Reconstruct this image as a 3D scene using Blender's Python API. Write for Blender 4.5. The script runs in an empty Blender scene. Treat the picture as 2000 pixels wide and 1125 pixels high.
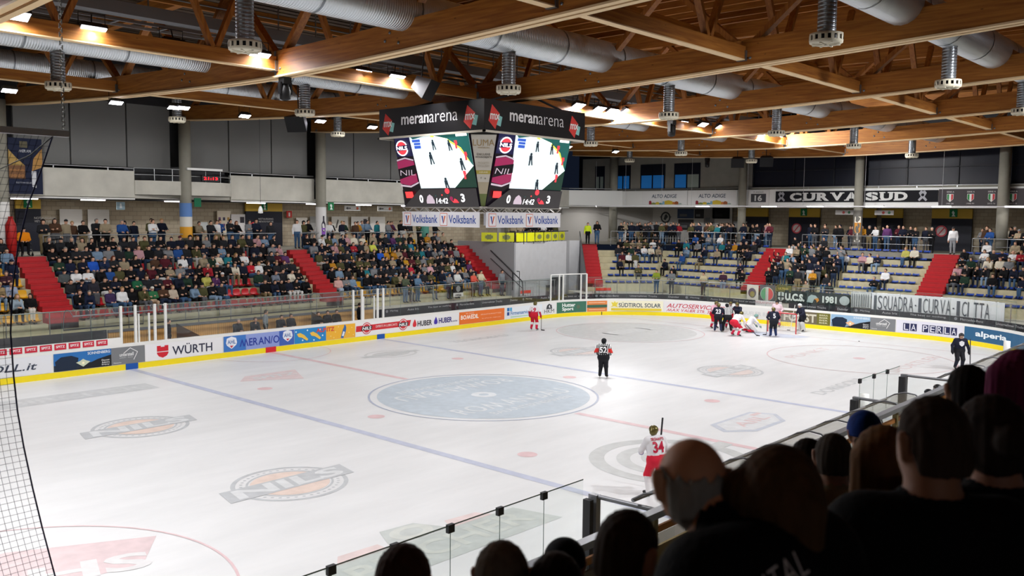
import bpy, math, random
import numpy as np
from mathutils import Vector, Matrix
from mathutils.bvhtree import BVHTree

sc = bpy.context.scene
COL = sc.collection
RND = random.Random(7)
PI = math.pi

# ------------------------------------------------------------------ camera
CAM = Vector((-24.779, -23.967, 7.044)); YAW = .73796; PITCH = -.08205; ROLL = .010395; FPX = 1738.48
_d = Vector((math.cos(PITCH)*math.cos(YAW), math.cos(PITCH)*math.sin(YAW), math.sin(PITCH)))
_r = Vector((math.sin(YAW), -math.cos(YAW), 0)); _u = _r.cross(_d)
_R = _r*math.cos(ROLL)+_u*math.sin(ROLL); _U = _u*math.cos(ROLL)-_r*math.sin(ROLL)
cd = bpy.data.cameras.new('camera'); cam = bpy.data.objects.new('camera', cd); COL.objects.link(cam)
M = Matrix(((_R.x, _U.x, -_d.x, CAM.x), (_R.y, _U.y, -_d.y, CAM.y), (_R.z, _U.z, -_d.z, CAM.z), (0, 0, 0, 1)))
cam.matrix_world = M
cd.sensor_fit = 'HORIZONTAL'; cd.sensor_width = 36.0; cd.lens = FPX/2000*36
cd.clip_start = .05; cd.clip_end = 300
cd.dof.use_dof = True; cd.dof.focus_distance = 38.0; cd.dof.aperture_fstop = 2.8
sc.camera = cam

# ------------------------------------------------------------------ world, exposure
w = bpy.data.worlds.new('night'); sc.world = w; w.use_nodes = True
w.node_tree.nodes['Background'].inputs[0].default_value = (.004, .006, .012, 1)
w.node_tree.nodes['Background'].inputs[1].default_value = 1.0
vs = sc.view_settings
sc.display_settings.display_device = 'sRGB'
vs.view_transform = 'Standard'; vs.look = 'None'; vs.gamma = 1.0; vs.use_curve_mapping = False
vs.exposure = 0.4
cy = sc.cycles
cy.max_bounces = 6; cy.diffuse_bounces = 4; cy.glossy_bounces = 3; cy.transmission_bounces = 4
cy.transparent_max_bounces = 24; cy.sample_clamp_indirect = 3.0; cy.sample_clamp_direct = 0
cy.caustics_reflective = False; cy.caustics_refractive = False; cy.blur_glossy = 1.0

LAMP_W = 1000.0      # scale of the roof floodlights (each lamp carries its own spot)
TUBE_W = 28.0        # watts of one fluorescent tube under the galleries

# the stands share one stepped section: d is measured outwards from the first ledge
LEDGE_Z = 2.0; RISE = .47; RUN = .65; NROW = 6; CONC_Z = 4.82
LY0 = 17.6      # first ledge of the long-side stand (y)
EX0 = 31.6      # first ledge of the end stand (x)
FLOOR1 = 1.5    # walkway in front of the first ledge
# ------------------------------------------------------------------ helpers
def srgb(h):
    if isinstance(h, (tuple, list)): return tuple(h[:3])
    h = h.lstrip('#'); o = []
    for i in (0, 2, 4):
        c = int(h[i:i+2], 16)/255
        o.append(c/12.92 if c <= .04045 else ((c+.055)/1.055)**2.4)
    return tuple(o)

_mats = {}
def mat(name, col=(.5, .5, .5), rough=.6, metal=0, emit=0, spec=.4, noise=0, nscale=8, bump=0, bscale=40, stretch=None):
    if name in _mats: return _mats[name]
    m = bpy.data.materials.new(name); m.use_nodes = True; _mats[name] = m
    nt = m.node_tree; b = nt.nodes['Principled BSDF']
    c = srgb(col)
    b.inputs['Base Color'].default_value = (*c, 1); b.inputs['Roughness'].default_value = rough
    b.inputs['Metallic'].default_value = metal; b.inputs['Specular IOR Level'].default_value = spec
    if emit:
        b.inputs['Emission Color'].default_value = (*c, 1); b.inputs['Emission Strength'].default_value = emit
    if noise or bump:
        tc = nt.nodes.new('ShaderNodeTexCoord'); src = tc.outputs['Object']
        if stretch:
            mp = nt.nodes.new('ShaderNodeMapping'); mp.inputs['Scale'].default_value = stretch
            nt.links.new(src, mp.inputs[0]); src = mp.outputs[0]
    if noise:
        n = nt.nodes.new('ShaderNodeTexNoise'); n.inputs['Scale'].default_value = nscale; n.inputs['Detail'].default_value = 5
        nt.links.new(src, n.inputs['Vector'])
        r = nt.nodes.new('ShaderNodeMapRange'); r.inputs[1].default_value = .3; r.inputs[2].default_value = .7
        r.inputs[3].default_value = 1-noise; r.inputs[4].default_value = 1+noise
        nt.links.new(n.outputs[0], r.inputs[0])
        mx = nt.nodes.new('ShaderNodeVectorMath'); mx.operation = 'SCALE'; mx.inputs[0].default_value = c
        nt.links.new(r.outputs[0], mx.inputs['Scale']); nt.links.new(mx.outputs[0], b.inputs['Base Color'])
    if bump:
        n2 = nt.nodes.new('ShaderNodeTexNoise'); n2.inputs['Scale'].default_value = bscale
        nt.links.new(src, n2.inputs['Vector'])
        bp = nt.nodes.new('ShaderNodeBump'); bp.inputs['Strength'].default_value = bump; bp.inputs['Distance'].default_value = .02
        nt.links.new(n2.outputs[0], bp.inputs['Height']); nt.links.new(bp.outputs[0], b.inputs['Normal'])
    return m

def mat_glass(name, tint=(.93, .96, .95), gloss=.06, rough=.02, alpha=1.0):
    """thin clear sheet: see-through with a weak mirror; alpha < 1 adds a milky film"""
    if name in _mats: return _mats[name]
    m = bpy.data.materials.new(name); m.use_nodes = True; _mats[name] = m
    nt = m.node_tree; nt.nodes.remove(nt.nodes['Principled BSDF']); out = nt.nodes['Material Output']
    t = nt.nodes.new('ShaderNodeBsdfTransparent'); t.inputs[0].default_value = (*tint, 1)
    g = nt.nodes.new('ShaderNodeBsdfGlossy'); g.inputs['Roughness'].default_value = rough
    x = nt.nodes.new('ShaderNodeMixShader'); x.inputs[0].default_value = gloss
    nt.links.new(t.outputs[0], x.inputs[1]); nt.links.new(g.outputs[0], x.inputs[2])
    last = x
    if alpha < 1:
        d = nt.nodes.new('ShaderNodeBsdfTranslucent'); d.inputs[0].default_value = (.8, .78, .7, 1)
        y = nt.nodes.new('ShaderNodeMixShader'); y.inputs[0].default_value = 1-alpha
        nt.links.new(x.outputs[0], y.inputs[1]); nt.links.new(d.outputs[0], y.inputs[2]); last = y
    nt.links.new(last.outputs[0], out.inputs[0])
    return m

def mat_object_colour(name, rough=.85, spec=.2):
    """fabric, hair ... whose colour is the object's own colour"""
    if name in _mats: return _mats[name]
    m = bpy.data.materials.new(name); m.use_nodes = True; _mats[name] = m
    nt = m.node_tree; b = nt.nodes['Principled BSDF']
    b.inputs['Roughness'].default_value = rough; b.inputs['Specular IOR Level'].default_value = spec
    oi = nt.nodes.new('ShaderNodeObjectInfo'); nt.links.new(oi.outputs['Color'], b.inputs['Base Color'])
    return m

def mat_vertex_colour(name, rough=.8):
    if name in _mats: return _mats[name]
    m = bpy.data.materials.new(name); m.use_nodes = True; _mats[name] = m
    nt = m.node_tree; b = nt.nodes['Principled BSDF']; b.inputs['Roughness'].default_value = rough
    b.inputs['Specular IOR Level'].default_value = .2
    a = nt.nodes.new('ShaderNodeAttribute'); a.attribute_name = 'tint'
    nt.links.new(a.outputs['Color'], b.inputs['Base Color'])
    return m

def mat_stripes(name, c1, c2, axis, period, duty=.5, rough=.7, spec=.3, soft=.02, c3=None, noise=0):
    """two colours in hard bands along one object axis"""
    if name in _mats: return _mats[name]
    m = bpy.data.materials.new(name); m.use_nodes = True; _mats[name] = m
    nt = m.node_tree; b = nt.nodes['Principled BSDF']; b.inputs['Roughness'].default_value = rough
    b.inputs['Specular IOR Level'].default_value = spec
    tc = nt.nodes.new('ShaderNodeTexCoord'); sp = nt.nodes.new('ShaderNodeSeparateXYZ'); nt.links.new(tc.outputs['Object'], sp.inputs[0])
    dv = nt.nodes.new('ShaderNodeMath'); dv.operation = 'DIVIDE'; dv.inputs[1].default_value = period
    nt.links.new(sp.outputs['XYZ'.index(axis.upper())], dv.inputs[0])
    fr = nt.nodes.new('ShaderNodeMath'); fr.operation = 'FRACT'; nt.links.new(dv.outputs[0], fr.inputs[0])
    r = nt.nodes.new('ShaderNodeValToRGB'); cr = r.color_ramp; cr.interpolation = 'CONSTANT'
    cr.elements[0].color = (*srgb(c1), 1); cr.elements[1].position = duty; cr.elements[1].color = (*srgb(c2), 1)
    nt.links.new(fr.outputs[0], r.inputs[0]); last = r.outputs[0]
    if noise:
        n = nt.nodes.new('ShaderNodeTexNoise'); n.inputs['Scale'].default_value = 3; nt.links.new(tc.outputs['Object'], n.inputs['Vector'])
        mr = nt.nodes.new('ShaderNodeMapRange'); mr.inputs[1].default_value = .3; mr.inputs[2].default_value = .7
        mr.inputs[3].default_value = 1-noise; mr.inputs[4].default_value = 1+noise; nt.links.new(n.outputs[0], mr.inputs[0])
        mx = nt.nodes.new('ShaderNodeVectorMath'); mx.operation = 'SCALE'; nt.links.new(last, mx.inputs[0]); nt.links.new(mr.outputs[0], mx.inputs['Scale'])
        last = mx.outputs[0]
    nt.links.new(last, b.inputs['Base Color'])
    return m

def mat_wood(name, c1, c2, axis='Y', rough=.55, scale=1.0):
    """glued timber: lamella lines plus stretched grain and knots; axis = direction of the grain"""
    if name in _mats: return _mats[name]
    m = bpy.data.materials.new(name); m.use_nodes = True; _mats[name] = m
    nt = m.node_tree; b = nt.nodes['Principled BSDF']; b.inputs['Roughness'].default_value = rough
    b.inputs['Specular IOR Level'].default_value = .35
    tc = nt.nodes.new('ShaderNodeTexCoord'); mp = nt.nodes.new('ShaderNodeMapping')
    s = [9*scale]*3; s['XYZ'.index(axis)] = .5*scale; mp.inputs['Scale'].default_value = s
    nt.links.new(tc.outputs['Object'], mp.inputs[0])
    n = nt.nodes.new('ShaderNodeTexNoise'); n.inputs['Scale'].default_value = 1.6; n.inputs['Detail'].default_value = 6; n.inputs['Distortion'].default_value = .5
    nt.links.new(mp.outputs[0], n.inputs['Vector'])
    r = nt.nodes.new('ShaderNodeValToRGB'); cr = r.color_ramp
    cr.elements[0].position = .3; cr.elements[0].color = (*srgb(c1), 1); cr.elements[1].position = .72; cr.elements[1].color = (*srgb(c2), 1)
    nt.links.new(n.outputs[0], r.inputs[0])
    v = nt.nodes.new('ShaderNodeTexVoronoi'); v.inputs['Scale'].default_value = 2.2*scale
    mp2 = nt.nodes.new('ShaderNodeMapping'); s2 = [2.2]*3; s2['XYZ'.index(axis)] = .8; mp2.inputs['Scale'].default_value = s2
    nt.links.new(tc.outputs['Object'], mp2.inputs[0]); nt.links.new(mp2.outputs[0], v.inputs['Vector'])
    k = nt.nodes.new('ShaderNodeMapRange'); k.inputs[1].default_value = .03; k.inputs[2].default_value = .09; k.inputs[3].default_value = .35; k.inputs[4].default_value = 1
    nt.links.new(v.outputs['Distance'], k.inputs[0])
    mx = nt.nodes.new('ShaderNodeVectorMath'); mx.operation = 'SCALE'; nt.links.new(r.outputs[0], mx.inputs[0]); nt.links.new(k.outputs[0], mx.inputs['Scale'])
    nt.links.new(mx.outputs[0], b.inputs['Base Color'])
    return m

_fontcache = {}
def _glyphs(s, bold, shear, spacing):
    cu = bpy.data.curves.new('lettering', 'FONT'); cu.body = s; cu.offset = bold; cu.shear = shear; cu.space_character = spacing
    cu.resolution_u = 3; cu.fill_mode = 'FRONT'
    ob = bpy.data.objects.new('lettering', cu); COL.objects.link(ob)
    dg = bpy.context.evaluated_depsgraph_get(); me = bpy.data.meshes.new_from_object(ob.evaluated_get(dg))
    vs_ = [(v.co.x, v.co.y) for v in me.vertices]; fs = [tuple(p.vertices) for p in me.polygons]
    bpy.data.objects.remove(ob); bpy.data.curves.remove(cu); bpy.data.meshes.remove(me)
    return vs_, fs
def text_geo(s, bold=0.0, shear=0.0, spacing=1.0):
    key = (s, bold, shear, spacing)
    if key in _fontcache: return _fontcache[key]
    if 'M' in s and bold > 0:      # a heavy M is drawn as a turned W, the other letters are set one by one
        vs_, fs, x = [], [], 0.0
        for ch in s:
            if ch == ' ': x += .3; continue
            v, f = _glyphs('W' if ch == 'M' else ch, bold, 0, 1); a, b_ = min(p[0] for p in v), max(p[0] for p in v)
            if ch == 'M': h = max(p[1] for p in v)+min(p[1] for p in v); v = [(a+b_-p[0], h-p[1]) for p in v]
            o = len(vs_); vs_ += [(p[0]-a+x, p[1]) for p in v]; fs += [tuple(k+o for k in q) for q in f]; x += b_-a+.06*spacing
        vs_ = [(p[0]+shear*p[1], p[1]) for p in vs_]
    else: vs_, fs = _glyphs(s, bold, shear, spacing)
    if not vs_: vs_ = [(0, 0)]
    x0 = min(v[0] for v in vs_); x1 = max(v[0] for v in vs_); y0 = min(v[1] for v in vs_); y1 = max(v[1] for v in vs_)
    out = ([(v[0]-x0, v[1]-y0) for v in vs_], fs, max(x1-x0, 1e-6), max(y1-y0, 1e-6))
    _fontcache[key] = out
    return out

_origin = {}
def V(*a): return Vector(a)

class MB:
    """collects shapes in world coordinates and links them as one mesh object"""
    def __init__(s): s.v = []; s.f = []; s.m = []; s.sm = []
    def add(s, vs_, fs, mi=0, smooth=False):
        o = len(s.v); s.v.extend(tuple(p) for p in vs_)
        for f in fs: s.f.append(tuple(i+o for i in f)); s.m.append(mi); s.sm.append(smooth)
        return s
    def box(s, a, b, mi=0):
        x0, y0, z0 = (min(a[i], b[i]) for i in range(3)); x1, y1, z1 = (max(a[i], b[i]) for i in range(3))
        return s.add([(x0,y0,z0),(x1,y0,z0),(x1,y1,z0),(x0,y1,z0),(x0,y0,z1),(x1,y0,z1),(x1,y1,z1),(x0,y1,z1)],
                     [(0,3,2,1),(4,5,6,7),(0,1,5,4),(1,2,6,5),(2,3,7,6),(3,0,4,7)], mi)
    def obox(s, c, ax, ay, az, mi=0):
        """box from a centre and three half-axis vectors"""
        c = Vector(c); ax, ay, az = Vector(ax), Vector(ay), Vector(az)
        p = [c+ax*i+ay*j+az*k for k in (-1, 1) for i, j in ((-1,-1),(1,-1),(1,1),(-1,1))]
        return s.add(p, [(0,3,2,1),(4,5,6,7),(0,1,5,4),(1,2,6,5),(2,3,7,6),(3,0,4,7)], mi)
    def beam(s, p0, p1, w, h, mi=0, up=(0, 0, 1)):
        p0, p1 = Vector(p0), Vector(p1); d = (p1-p0); l = d.length; d.normalize()
        sd = d.cross(Vector(up))
        if sd.length < 1e-4: sd = d.cross(Vector((1, 0, 0)))
        sd.normalize(); u = sd.cross(d)
        return s.obox((p0+p1)/2, d*l/2, sd*w/2, u*h/2, mi)
    def tube(s, pts, r, n=8, mi=0, cap=True, smooth=True):
        pts = [Vector(p) for p in pts]; rs = r if isinstance(r, (list, tuple)) else [r]*len(pts)
        vs_ = []; fs = []; side = None
        for i, p in enumerate(pts):
            d = (pts[min(i+1, len(pts)-1)]-pts[max(i-1, 0)]).normalized()
            if side is None:
                side = d.cross(Vector((0, 0, 1)))
                if side.length < 1e-3: side = d.cross(Vector((1, 0, 0)))
            side = (side-d*side.dot(d)).normalized(); up = side.cross(d)
            for k in range(n):
                a = 2*PI*k/n; vs_.append(p+(side*math.cos(a)+up*math.sin(a))*rs[i])
        for i in range(len(pts)-1):
            for k in range(n):
                k2 = (k+1) % n; fs.append((i*n+k, i*n+k2, (i+1)*n+k2, (i+1)*n+k))
        s.add(vs_, fs, mi, smooth)
        if cap:
            m = len(pts)-1
            s.add(vs_[:n], [tuple(range(n))], mi); s.add(vs_[m*n:], [tuple(range(n-1, -1, -1))], mi)
        return s
    def lathe(s, prof, c=(0, 0, 0), n=16, mi=0, axis='Z', smooth=True):
        vs_ = []; fs = []
        for r, z in prof:
            for k in range(n):
                a = 2*PI*k/n; x, y = r*math.cos(a), r*math.sin(a)
                p = (x, y, z) if axis == 'Z' else ((z, x, y) if axis == 'X' else (x, z, y))
                vs_.append((c[0]+p[0], c[1]+p[1], c[2]+p[2]))
        for i in range(len(prof)-1):
            for k in range(n):
                k2 = (k+1) % n; fs.append((i*n+k, i*n+k2, (i+1)*n+k2, (i+1)*n+k))
        return s.add(vs_, fs, mi, smooth)
    def ball(s, c, r, n=10, mi=0):
        r = r if isinstance(r, (tuple, list)) else (r, r, r); vs_ = []; fs = []; m = max(4, n//2+1)
        for i in range(m+1):
            t = PI*i/m
            for k in range(n):
                a = 2*PI*k/n; vs_.append((c[0]+r[0]*math.sin(t)*math.cos(a), c[1]+r[1]*math.sin(t)*math.sin(a), c[2]+r[2]*math.cos(t)))
        for i in range(m):
            for k in range(n):
                k2 = (k+1) % n; fs.append((i*n+k, (i+1)*n+k, (i+1)*n+k2, i*n+k2))
        return s.add(vs_, fs, mi, True)
    def poly(s, pts, mi=0): return s.add(pts, [tuple(range(len(pts)))], mi)
    def shape(s, uv, o, u, v, mi=0, lift=0.0):
        """flat polygon given in (u,v) on a plane"""
        o, u, v = Vector(o), Vector(u), Vector(v); n = u.cross(v).normalized()*lift
        return s.poly([o+u*a+v*b+n for a, b in uv], mi)
    def prism(s, uv, o, u, v, t, mi=0):
        """polygon extruded by the vector t"""
        o, u, v, t = Vector(o), Vector(u), Vector(v), Vector(t); n = len(uv)
        a = [o+u*p+v*q for p, q in uv]; b = [p+t for p in a]
        return s.add(a+b, [tuple(range(n-1, -1, -1)), tuple(range(n, 2*n))]+[(i, (i+1) % n, n+(i+1) % n, n+i) for i in range(n)], mi)
    def text(s, st, o, u, v, w=None, h=None, mi=0, bold=0, shear=0, align='L', lift=.004, fn=None, spacing=1.0):
        """lettering that fills w x h at o (lower left) on the plane (u,v); fn maps (a,b) to a point for curved walls"""
        g, fs, gw, gh = text_geo(st, bold, shear, spacing)
        sx = w/gw if w else h/gh; sy = h/gh if h else sx
        W = gw*sx; off = 0 if align == 'L' else (-W/2 if align == 'C' else -W)
        if fn: return s.add([fn(a*sx+off, b*sy) for a, b in g], fs, mi)
        o, u, v = Vector(o), Vector(u).normalized(), Vector(v).normalized(); n = u.cross(v).normalized()*lift
        return s.add([o+u*(a*sx+off)+v*(b*sy)+n for a, b in g], fs, mi)
    def build(s, name, mats, parent=None, label=None, cat=None, group=None, kind=None, origin=None, smooth=None):
        me = bpy.data.meshes.new(name)
        if parent is not None: org = _origin.get(parent.name, Vector((0, 0, 0)))
        elif origin is not None: org = Vector(origin)
        elif s.v:
            a = np.array(s.v); org = Vector(((a[:, 0].min()+a[:, 0].max())/2, (a[:, 1].min()+a[:, 1].max())/2, a[:, 2].min()))
        else: org = Vector((0, 0, 0))
        me.from_pydata([(p[0]-org.x, p[1]-org.y, p[2]-org.z) for p in s.v], [], s.f)
        mats = mats if isinstance(mats, (list, tuple)) else [mats]
        for m in mats: me.materials.append(m)
        me.polygons.foreach_set('material_index', s.m)
        me.polygons.foreach_set('use_smooth', [smooth if smooth is not None else x for x in s.sm])
        me.validate(); me.update()
        o = bpy.data.objects.new(name, me); COL.objects.link(o); _origin[o.name] = org
        if parent is not None: o.parent = parent
        else: o.location = org
        tag(o, label, cat, group, kind)
        return o

def tag(o, label=None, cat=None, group=None, kind=None):
    if label: o['label'] = label
    if cat: o['category'] = cat
    if group: o['group'] = group
    if kind: o['kind'] = kind
    return o

def thing(name, label, cat, loc=(0, 0, 0), rot=0.0, group=None, kind=None):
    o = bpy.data.objects.new(name, None); COL.objects.link(o); o.empty_display_size = .2
    o.location = loc; o.rotation_euler = (0, 0, rot); _origin[o.name] = Vector(loc) if not rot else Vector((0, 0, 0))
    return tag(o, label, cat, group, kind)

def copy_tree(o, parent=None):
    c = o.copy(); COL.objects.link(c)
    if parent is not None: c.parent = parent
    for ch in o.children: copy_tree(ch, c)
    return c

ORD = ['zeroth','first','second','third','fourth','fifth','sixth','seventh','eighth','ninth','tenth','eleventh','twelfth','thirteenth',
       'fourteenth','fifteenth','sixteenth','seventeenth','eighteenth','nineteenth','twentieth']
def ordinal(n):
    if n <= 20: return ORD[n]
    t = ['', '', 'twenty', 'thirty', 'forty', 'fifty', 'sixty', 'seventy'][n//10]
    if n % 10 == 0: return t[:-1]+'ieth'
    return t+'-'+ORD[n % 10]

# materials used in many places
WHITE = mat('white_paint', '#e6e6e2', .5)
BLACK = mat('black_satin', '#0c0c0e', .5)
DGREY = mat('dark_grey', '#2b2b2e', .6)
MGREY = mat('mid_grey', '#6f7073', .6)
STEEL = mat('brushed_steel', '#a9abac', .35, metal=.9)
ALU = mat('aluminium', '#c9cbcc', .3, metal=.85)
CONC = mat('concrete', '#bdb494', .85, noise=.12, nscale=2.5, bump=.2)
CONCW = mat('white_concrete', '#c4c1b6', .85, noise=.1, nscale=1.2)
CONCG = mat('grey_concrete', '#8f8c80', .85, noise=.1, nscale=1.5)
RED = mat('red_paint', '#c01f28', .5)
CLEAR = mat_glass('clear_glass')
GLASS_EDGE = mat('glass_edge', '#5f7a72', .3)
def flat(h, rough=.5, spec=.3):
    return mat('paint_'+h.lstrip('#'), h, rough, spec=spec)
# ------------------------------------------------------------------ the rink: ice, paint in the ice, boards, glass
RC = 8.5; ARC = RC*PI/2
def path(s, off=0.0):
    """point and inward normal on the boards; s runs along the far side, round the corner and down the end"""
    rr = RC+off
    if s < -21.5:
        t = -21.5-s
        if t <= ARC:
            a = PI/2+t/RC; return (-21.5+rr*math.cos(a), 6.5+rr*math.sin(a)), (-math.cos(a), -math.sin(a))
        return (-30-off, 6.5-(t-ARC)), (1, 0)
    if s <= 21.5: return (s, 15+off), (0, -1)
    s -= 21.5
    if s <= ARC:
        a = PI/2-s/RC; return (21.5+rr*math.cos(a), 6.5+rr*math.sin(a)), (-math.cos(a), -math.sin(a))
    s -= ARC
    if s <= 13: return (30+off, 6.5-s), (-1, 0)
    s -= 13
    if s <= ARC:
        a = -s/RC; return (21.5+rr*math.cos(a), -6.5+rr*math.sin(a)), (-math.cos(a), -math.sin(a))
    s -= ARC
    return (21.5-s, -15-off), (0, 1)
def pp(s, off, z):
    (x, y), n = path(s, off); return (x, y, z)
def steps(s0, s1, d=.6):
    n = max(1, int(math.ceil(abs(s1-s0)/d))); return [s0+(s1-s0)*i/n for i in range(n+1)]
def strip(mb, s0, s1, z0, z1, off=0.0, mi=0, off1=None, d=.6):
    ss = steps(s0, s1, d); o1 = off if off1 is None else off1
    vs_ = [pp(s, off, z0) for s in ss]+[pp(s, o1, z1) for s in ss]; n = len(ss)
    return mb.add(vs_, [(i, i+1, n+i+1, n+i) for i in range(n-1)], mi)

# ---- ice
ice = bpy.data.materials.new('ice'); ice.use_nodes = True
nt = ice.node_tree; b = nt.nodes['Principled BSDF']
tc = nt.nodes.new('ShaderNodeTexCoord')
n1 = nt.nodes.new('ShaderNodeTexNoise'); n1.inputs['Scale'].default_value = .55; n1.inputs['Detail'].default_value = 8; n1.inputs['Roughness'].default_value = .65
mp = nt.nodes.new('ShaderNodeMapping'); mp.inputs['Rotation'].default_value = (0, 0, .5); mp.inputs['Scale'].default_value = (.35, 1.5, 1)
nt.links.new(tc.outputs['Object'], mp.inputs[0]); nt.links.new(mp.outputs[0], n1.inputs['Vector'])
cr = nt.nodes.new('ShaderNodeValToRGB'); cr.color_ramp.elements[0].position = .3; cr.color_ramp.elements[0].color = (.645, .648, .652, 1)
cr.color_ramp.elements[1].position = .62; cr.color_ramp.elements[1].color = (.715, .716, .72, 1)
nt.links.new(n1.outputs[0], cr.inputs[0]); nt.links.new(cr.outputs[0], b.inputs['Base Color'])
n2 = nt.nodes.new('ShaderNodeTexNoise'); n2.inputs['Scale'].default_value = 2.5; n2.inputs['Detail'].default_value = 6; nt.links.new(mp.outputs[0], n2.inputs['Vector'])
mr = nt.nodes.new('ShaderNodeMapRange'); mr.inputs[3].default_value = .28; mr.inputs[4].default_value = .5; nt.links.new(n2.outputs[0], mr.inputs[0])
nt.links.new(mr.outputs[0], b.inputs['Roughness']); b.inputs['Specular IOR Level'].default_value = .3
def paint(name, h):
    return mat('ice_paint_'+name, tuple(x*.86*.62+.66*.38 for x in srgb(h)), .4, spec=.3, noise=.08, nscale=3)

mb = MB()
ss = steps(-34.85-13, 130.5-13, .5)
ring = []
for s in steps(-21.5, 21.5, 43)[:-1]+steps(21.5, 21.5+ARC, .7)[:-1]+[21.5+ARC, 34.5+ARC]+steps(34.5+ARC, 34.5+2*ARC, .7)[1:]:
    ring.append(path(s)[0])
ring = [(x, y) for x, y in ring]
half = [p for p in ring]
left = [(-x, y) for x, y in reversed(half)]
outline = half+left
outline = [outline[i] for i in range(len(outline)) if i == 0 or (abs(outline[i][0]-outline[i-1][0])+abs(outline[i][1]-outline[i-1][1])) > .01]
if abs(outline[0][0]-outline[-1][0])+abs(outline[0][1]-outline[-1][1]) < .01: outline.pop()
mb.poly([(x, y, 0) for x, y in reversed(outline)])
floor = mb.build('floor', ice, kind='structure', label='white ice sheet of the rink with painted lines and sponsor marks', cat='ice rink')

def decal(name, mb, m, label=None):
    return mb.build(name, m, parent=floor, label=label)
Z1, Z2, Z3 = .004, .007, .010
def rect(x0, y0, x1, y1, z=Z1): return [(x0, y0, z), (x1, y0, z), (x1, y1, z), (x0, y1, z)]
BL = 7.1
for sx in (-1, 1):
    decal('blue_line', MB().poly(rect(sx*BL-.15, -15, sx*BL+.15, 15)), paint('blue', '#a9b3d6'), 'pale blue zone line across the ice')
decal('centre_line', MB().poly(rect(-.15, 4.6, .15, 15)).poly(rect(-.15, -15, .15, -4.6)), paint('red', '#e6b3b8'), 'pale red line across the middle of the ice')
decal('goal_line', MB().poly(rect(25.97, -13.5, 26.03, 13.5)), paint('red', '#e6b3b8'))
def disc(mb, cx, cy, r, z, mi=0, n=48, r0=None, a0=0, a1=2*PI, sy=1.0):
    if r0 is None: return mb.poly([(cx+r*math.cos(2*PI*i/n), cy+r*sy*math.sin(2*PI*i/n), z) for i in range(n)], mi)
    vs_ = []; m = max(3, int(n*(a1-a0)/(2*PI)))
    for i in range(m+1):
        a = a0+(a1-a0)*i/m
        vs_ += [(cx+r0*math.cos(a), cy+r0*sy*math.sin(a), z), (cx+r*math.cos(a), cy+r*sy*math.sin(a), z)]
    return mb.add(vs_, [(2*i, 2*i+1, 2*i+3, 2*i+2) for i in range(m)], mi)
mb = MB(); disc(mb, 0, 0, 4.5, Z2, 0, 96, 4.42); decal('centre_circle_ring', mb, paint('bluering', '#8d9cc0'))
mb = MB(); disc(mb, 0, 0, 4.15, Z1, 0, 96); decal('centre_disc', mb, paint('discblue', '#a8bccd'), 'pale grey blue disc with white lettering in the centre circle')
mb = MB(); disc(mb, 0, 0, .5, Z2, 0, 32, .2)
E = (1, 0, 0); NY = (0, 1, 0)
mb.text('ROMAN BAU', (0, -2.05, Z2), E, NY, 6.0, .95, bold=.008, spacing=1.12, align='C', lift=0)
mb.text('BAUUNTERNEHMEN', (0, -2.75, Z2), E, NY, 4.4, .4, bold=.01, align='C', lift=0)
mb.text('ROMAN BAU', (0, 2.05, Z2), (-1, 0, 0), (0, -1, 0), 6.0, .95, bold=.008, spacing=1.12, align='C', lift=0)
mb.text('BAUUNTERNEHMEN', (0, 2.75, Z2), (-1, 0, 0), (0, -1, 0), 4.4, .4, bold=.01, align='C', lift=0)
decal('centre_lettering', mb, paint('pale', '#dfe5ea'))
for x in (-5.37, 5.37):
    for y in (-7, 0, 7):
        mb = MB(); disc(mb, x, y, .3, Z1, 0, 24); decal('faceoff_dot', mb, paint('dot', '#e6aeb2' if y else '#e8c4c6'))
for sx in (-1, 1):
    for sy in (-1, 1):
        mb = MB(); disc(mb, sx*20, sy*7, 4.5, Z2, 0, 72, 4.44); disc(mb, sx*20, sy*7, .3, Z1, 0, 24)
        decal('faceoff_circle', mb, paint('red', '#e6b3b8'), 'thin pale red faceoff circle')
mb = MB(); disc(mb, 26, 0, 1.8, Z1, 0, 32, 0, PI/2, 3*PI/2); decal('goal_crease', mb, paint('crease', '#b6c2dc'))
mb = MB(); disc(mb, 0, 15, 3, Z1, 0, 48, 2.95, PI, 2*PI); decal('scorekeeper_crease', mb, paint('red', '#e6b3b8'))

def nils(cx, cy, strong):
    g = '#aeb3b8' if strong else '#bcc0c3'; o = '#eecbb6' if strong else '#ead3cb'
    m1, m2 = paint('logogrey'+g[1:], g), paint('logoorange'+o[1:], o)
    mb = MB(); disc(mb, cx, cy, 1.5, Z1, 0, 48, 1.38); disc(mb, cx, cy, 1.12, Z1, 0, 48, 1.06)
    for k in range(40):
        a = 2*PI*k/40; disc(mb, cx+1.24*math.cos(a), cy+1.24*math.sin(a), .045, Z1, 0, 8)
    disc(mb, cx, cy, 1.02, Z1, 1, 40)
    mb.prism([(-1.95, -.42), (1.75, -.42), (1.95, .5), (-1.75, .5)], (cx, cy, Z2), E, NY, (0, 0, .001), 0)
    mb.text('NILS', (cx, cy-.33, Z3), E, NY, 3.3, .74, 2, bold=.03, shear=.12, align='C', lift=0)
    decal('ice_logo', mb, [m1, m2, paint('logowhite', '#dfe2e4')], 'oval mark with slanted lettering painted in the ice')
nils(-11.8, -4.4, True); nils(-11.7, 4.3, True); nils(11.9, -4.2, False); nils(11.5, 4.3, False)
def ice_panel(pts, h, word=None, wh='#d9dcdc', o=None, size=None, shear=0, label=None, u=E, v=NY):
    mb = MB(); mb.poly([(x, y, Z1) for x, y in pts])
    if word: mb.text(word, (o[0], o[1], Z2), u, v, size[0], size[1], 1, bold=.02, shear=shear, lift=0)
    decal('ice_advert', mb, [paint('p'+h[1:], h), paint('w'+wh[1:], wh)], label)
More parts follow.
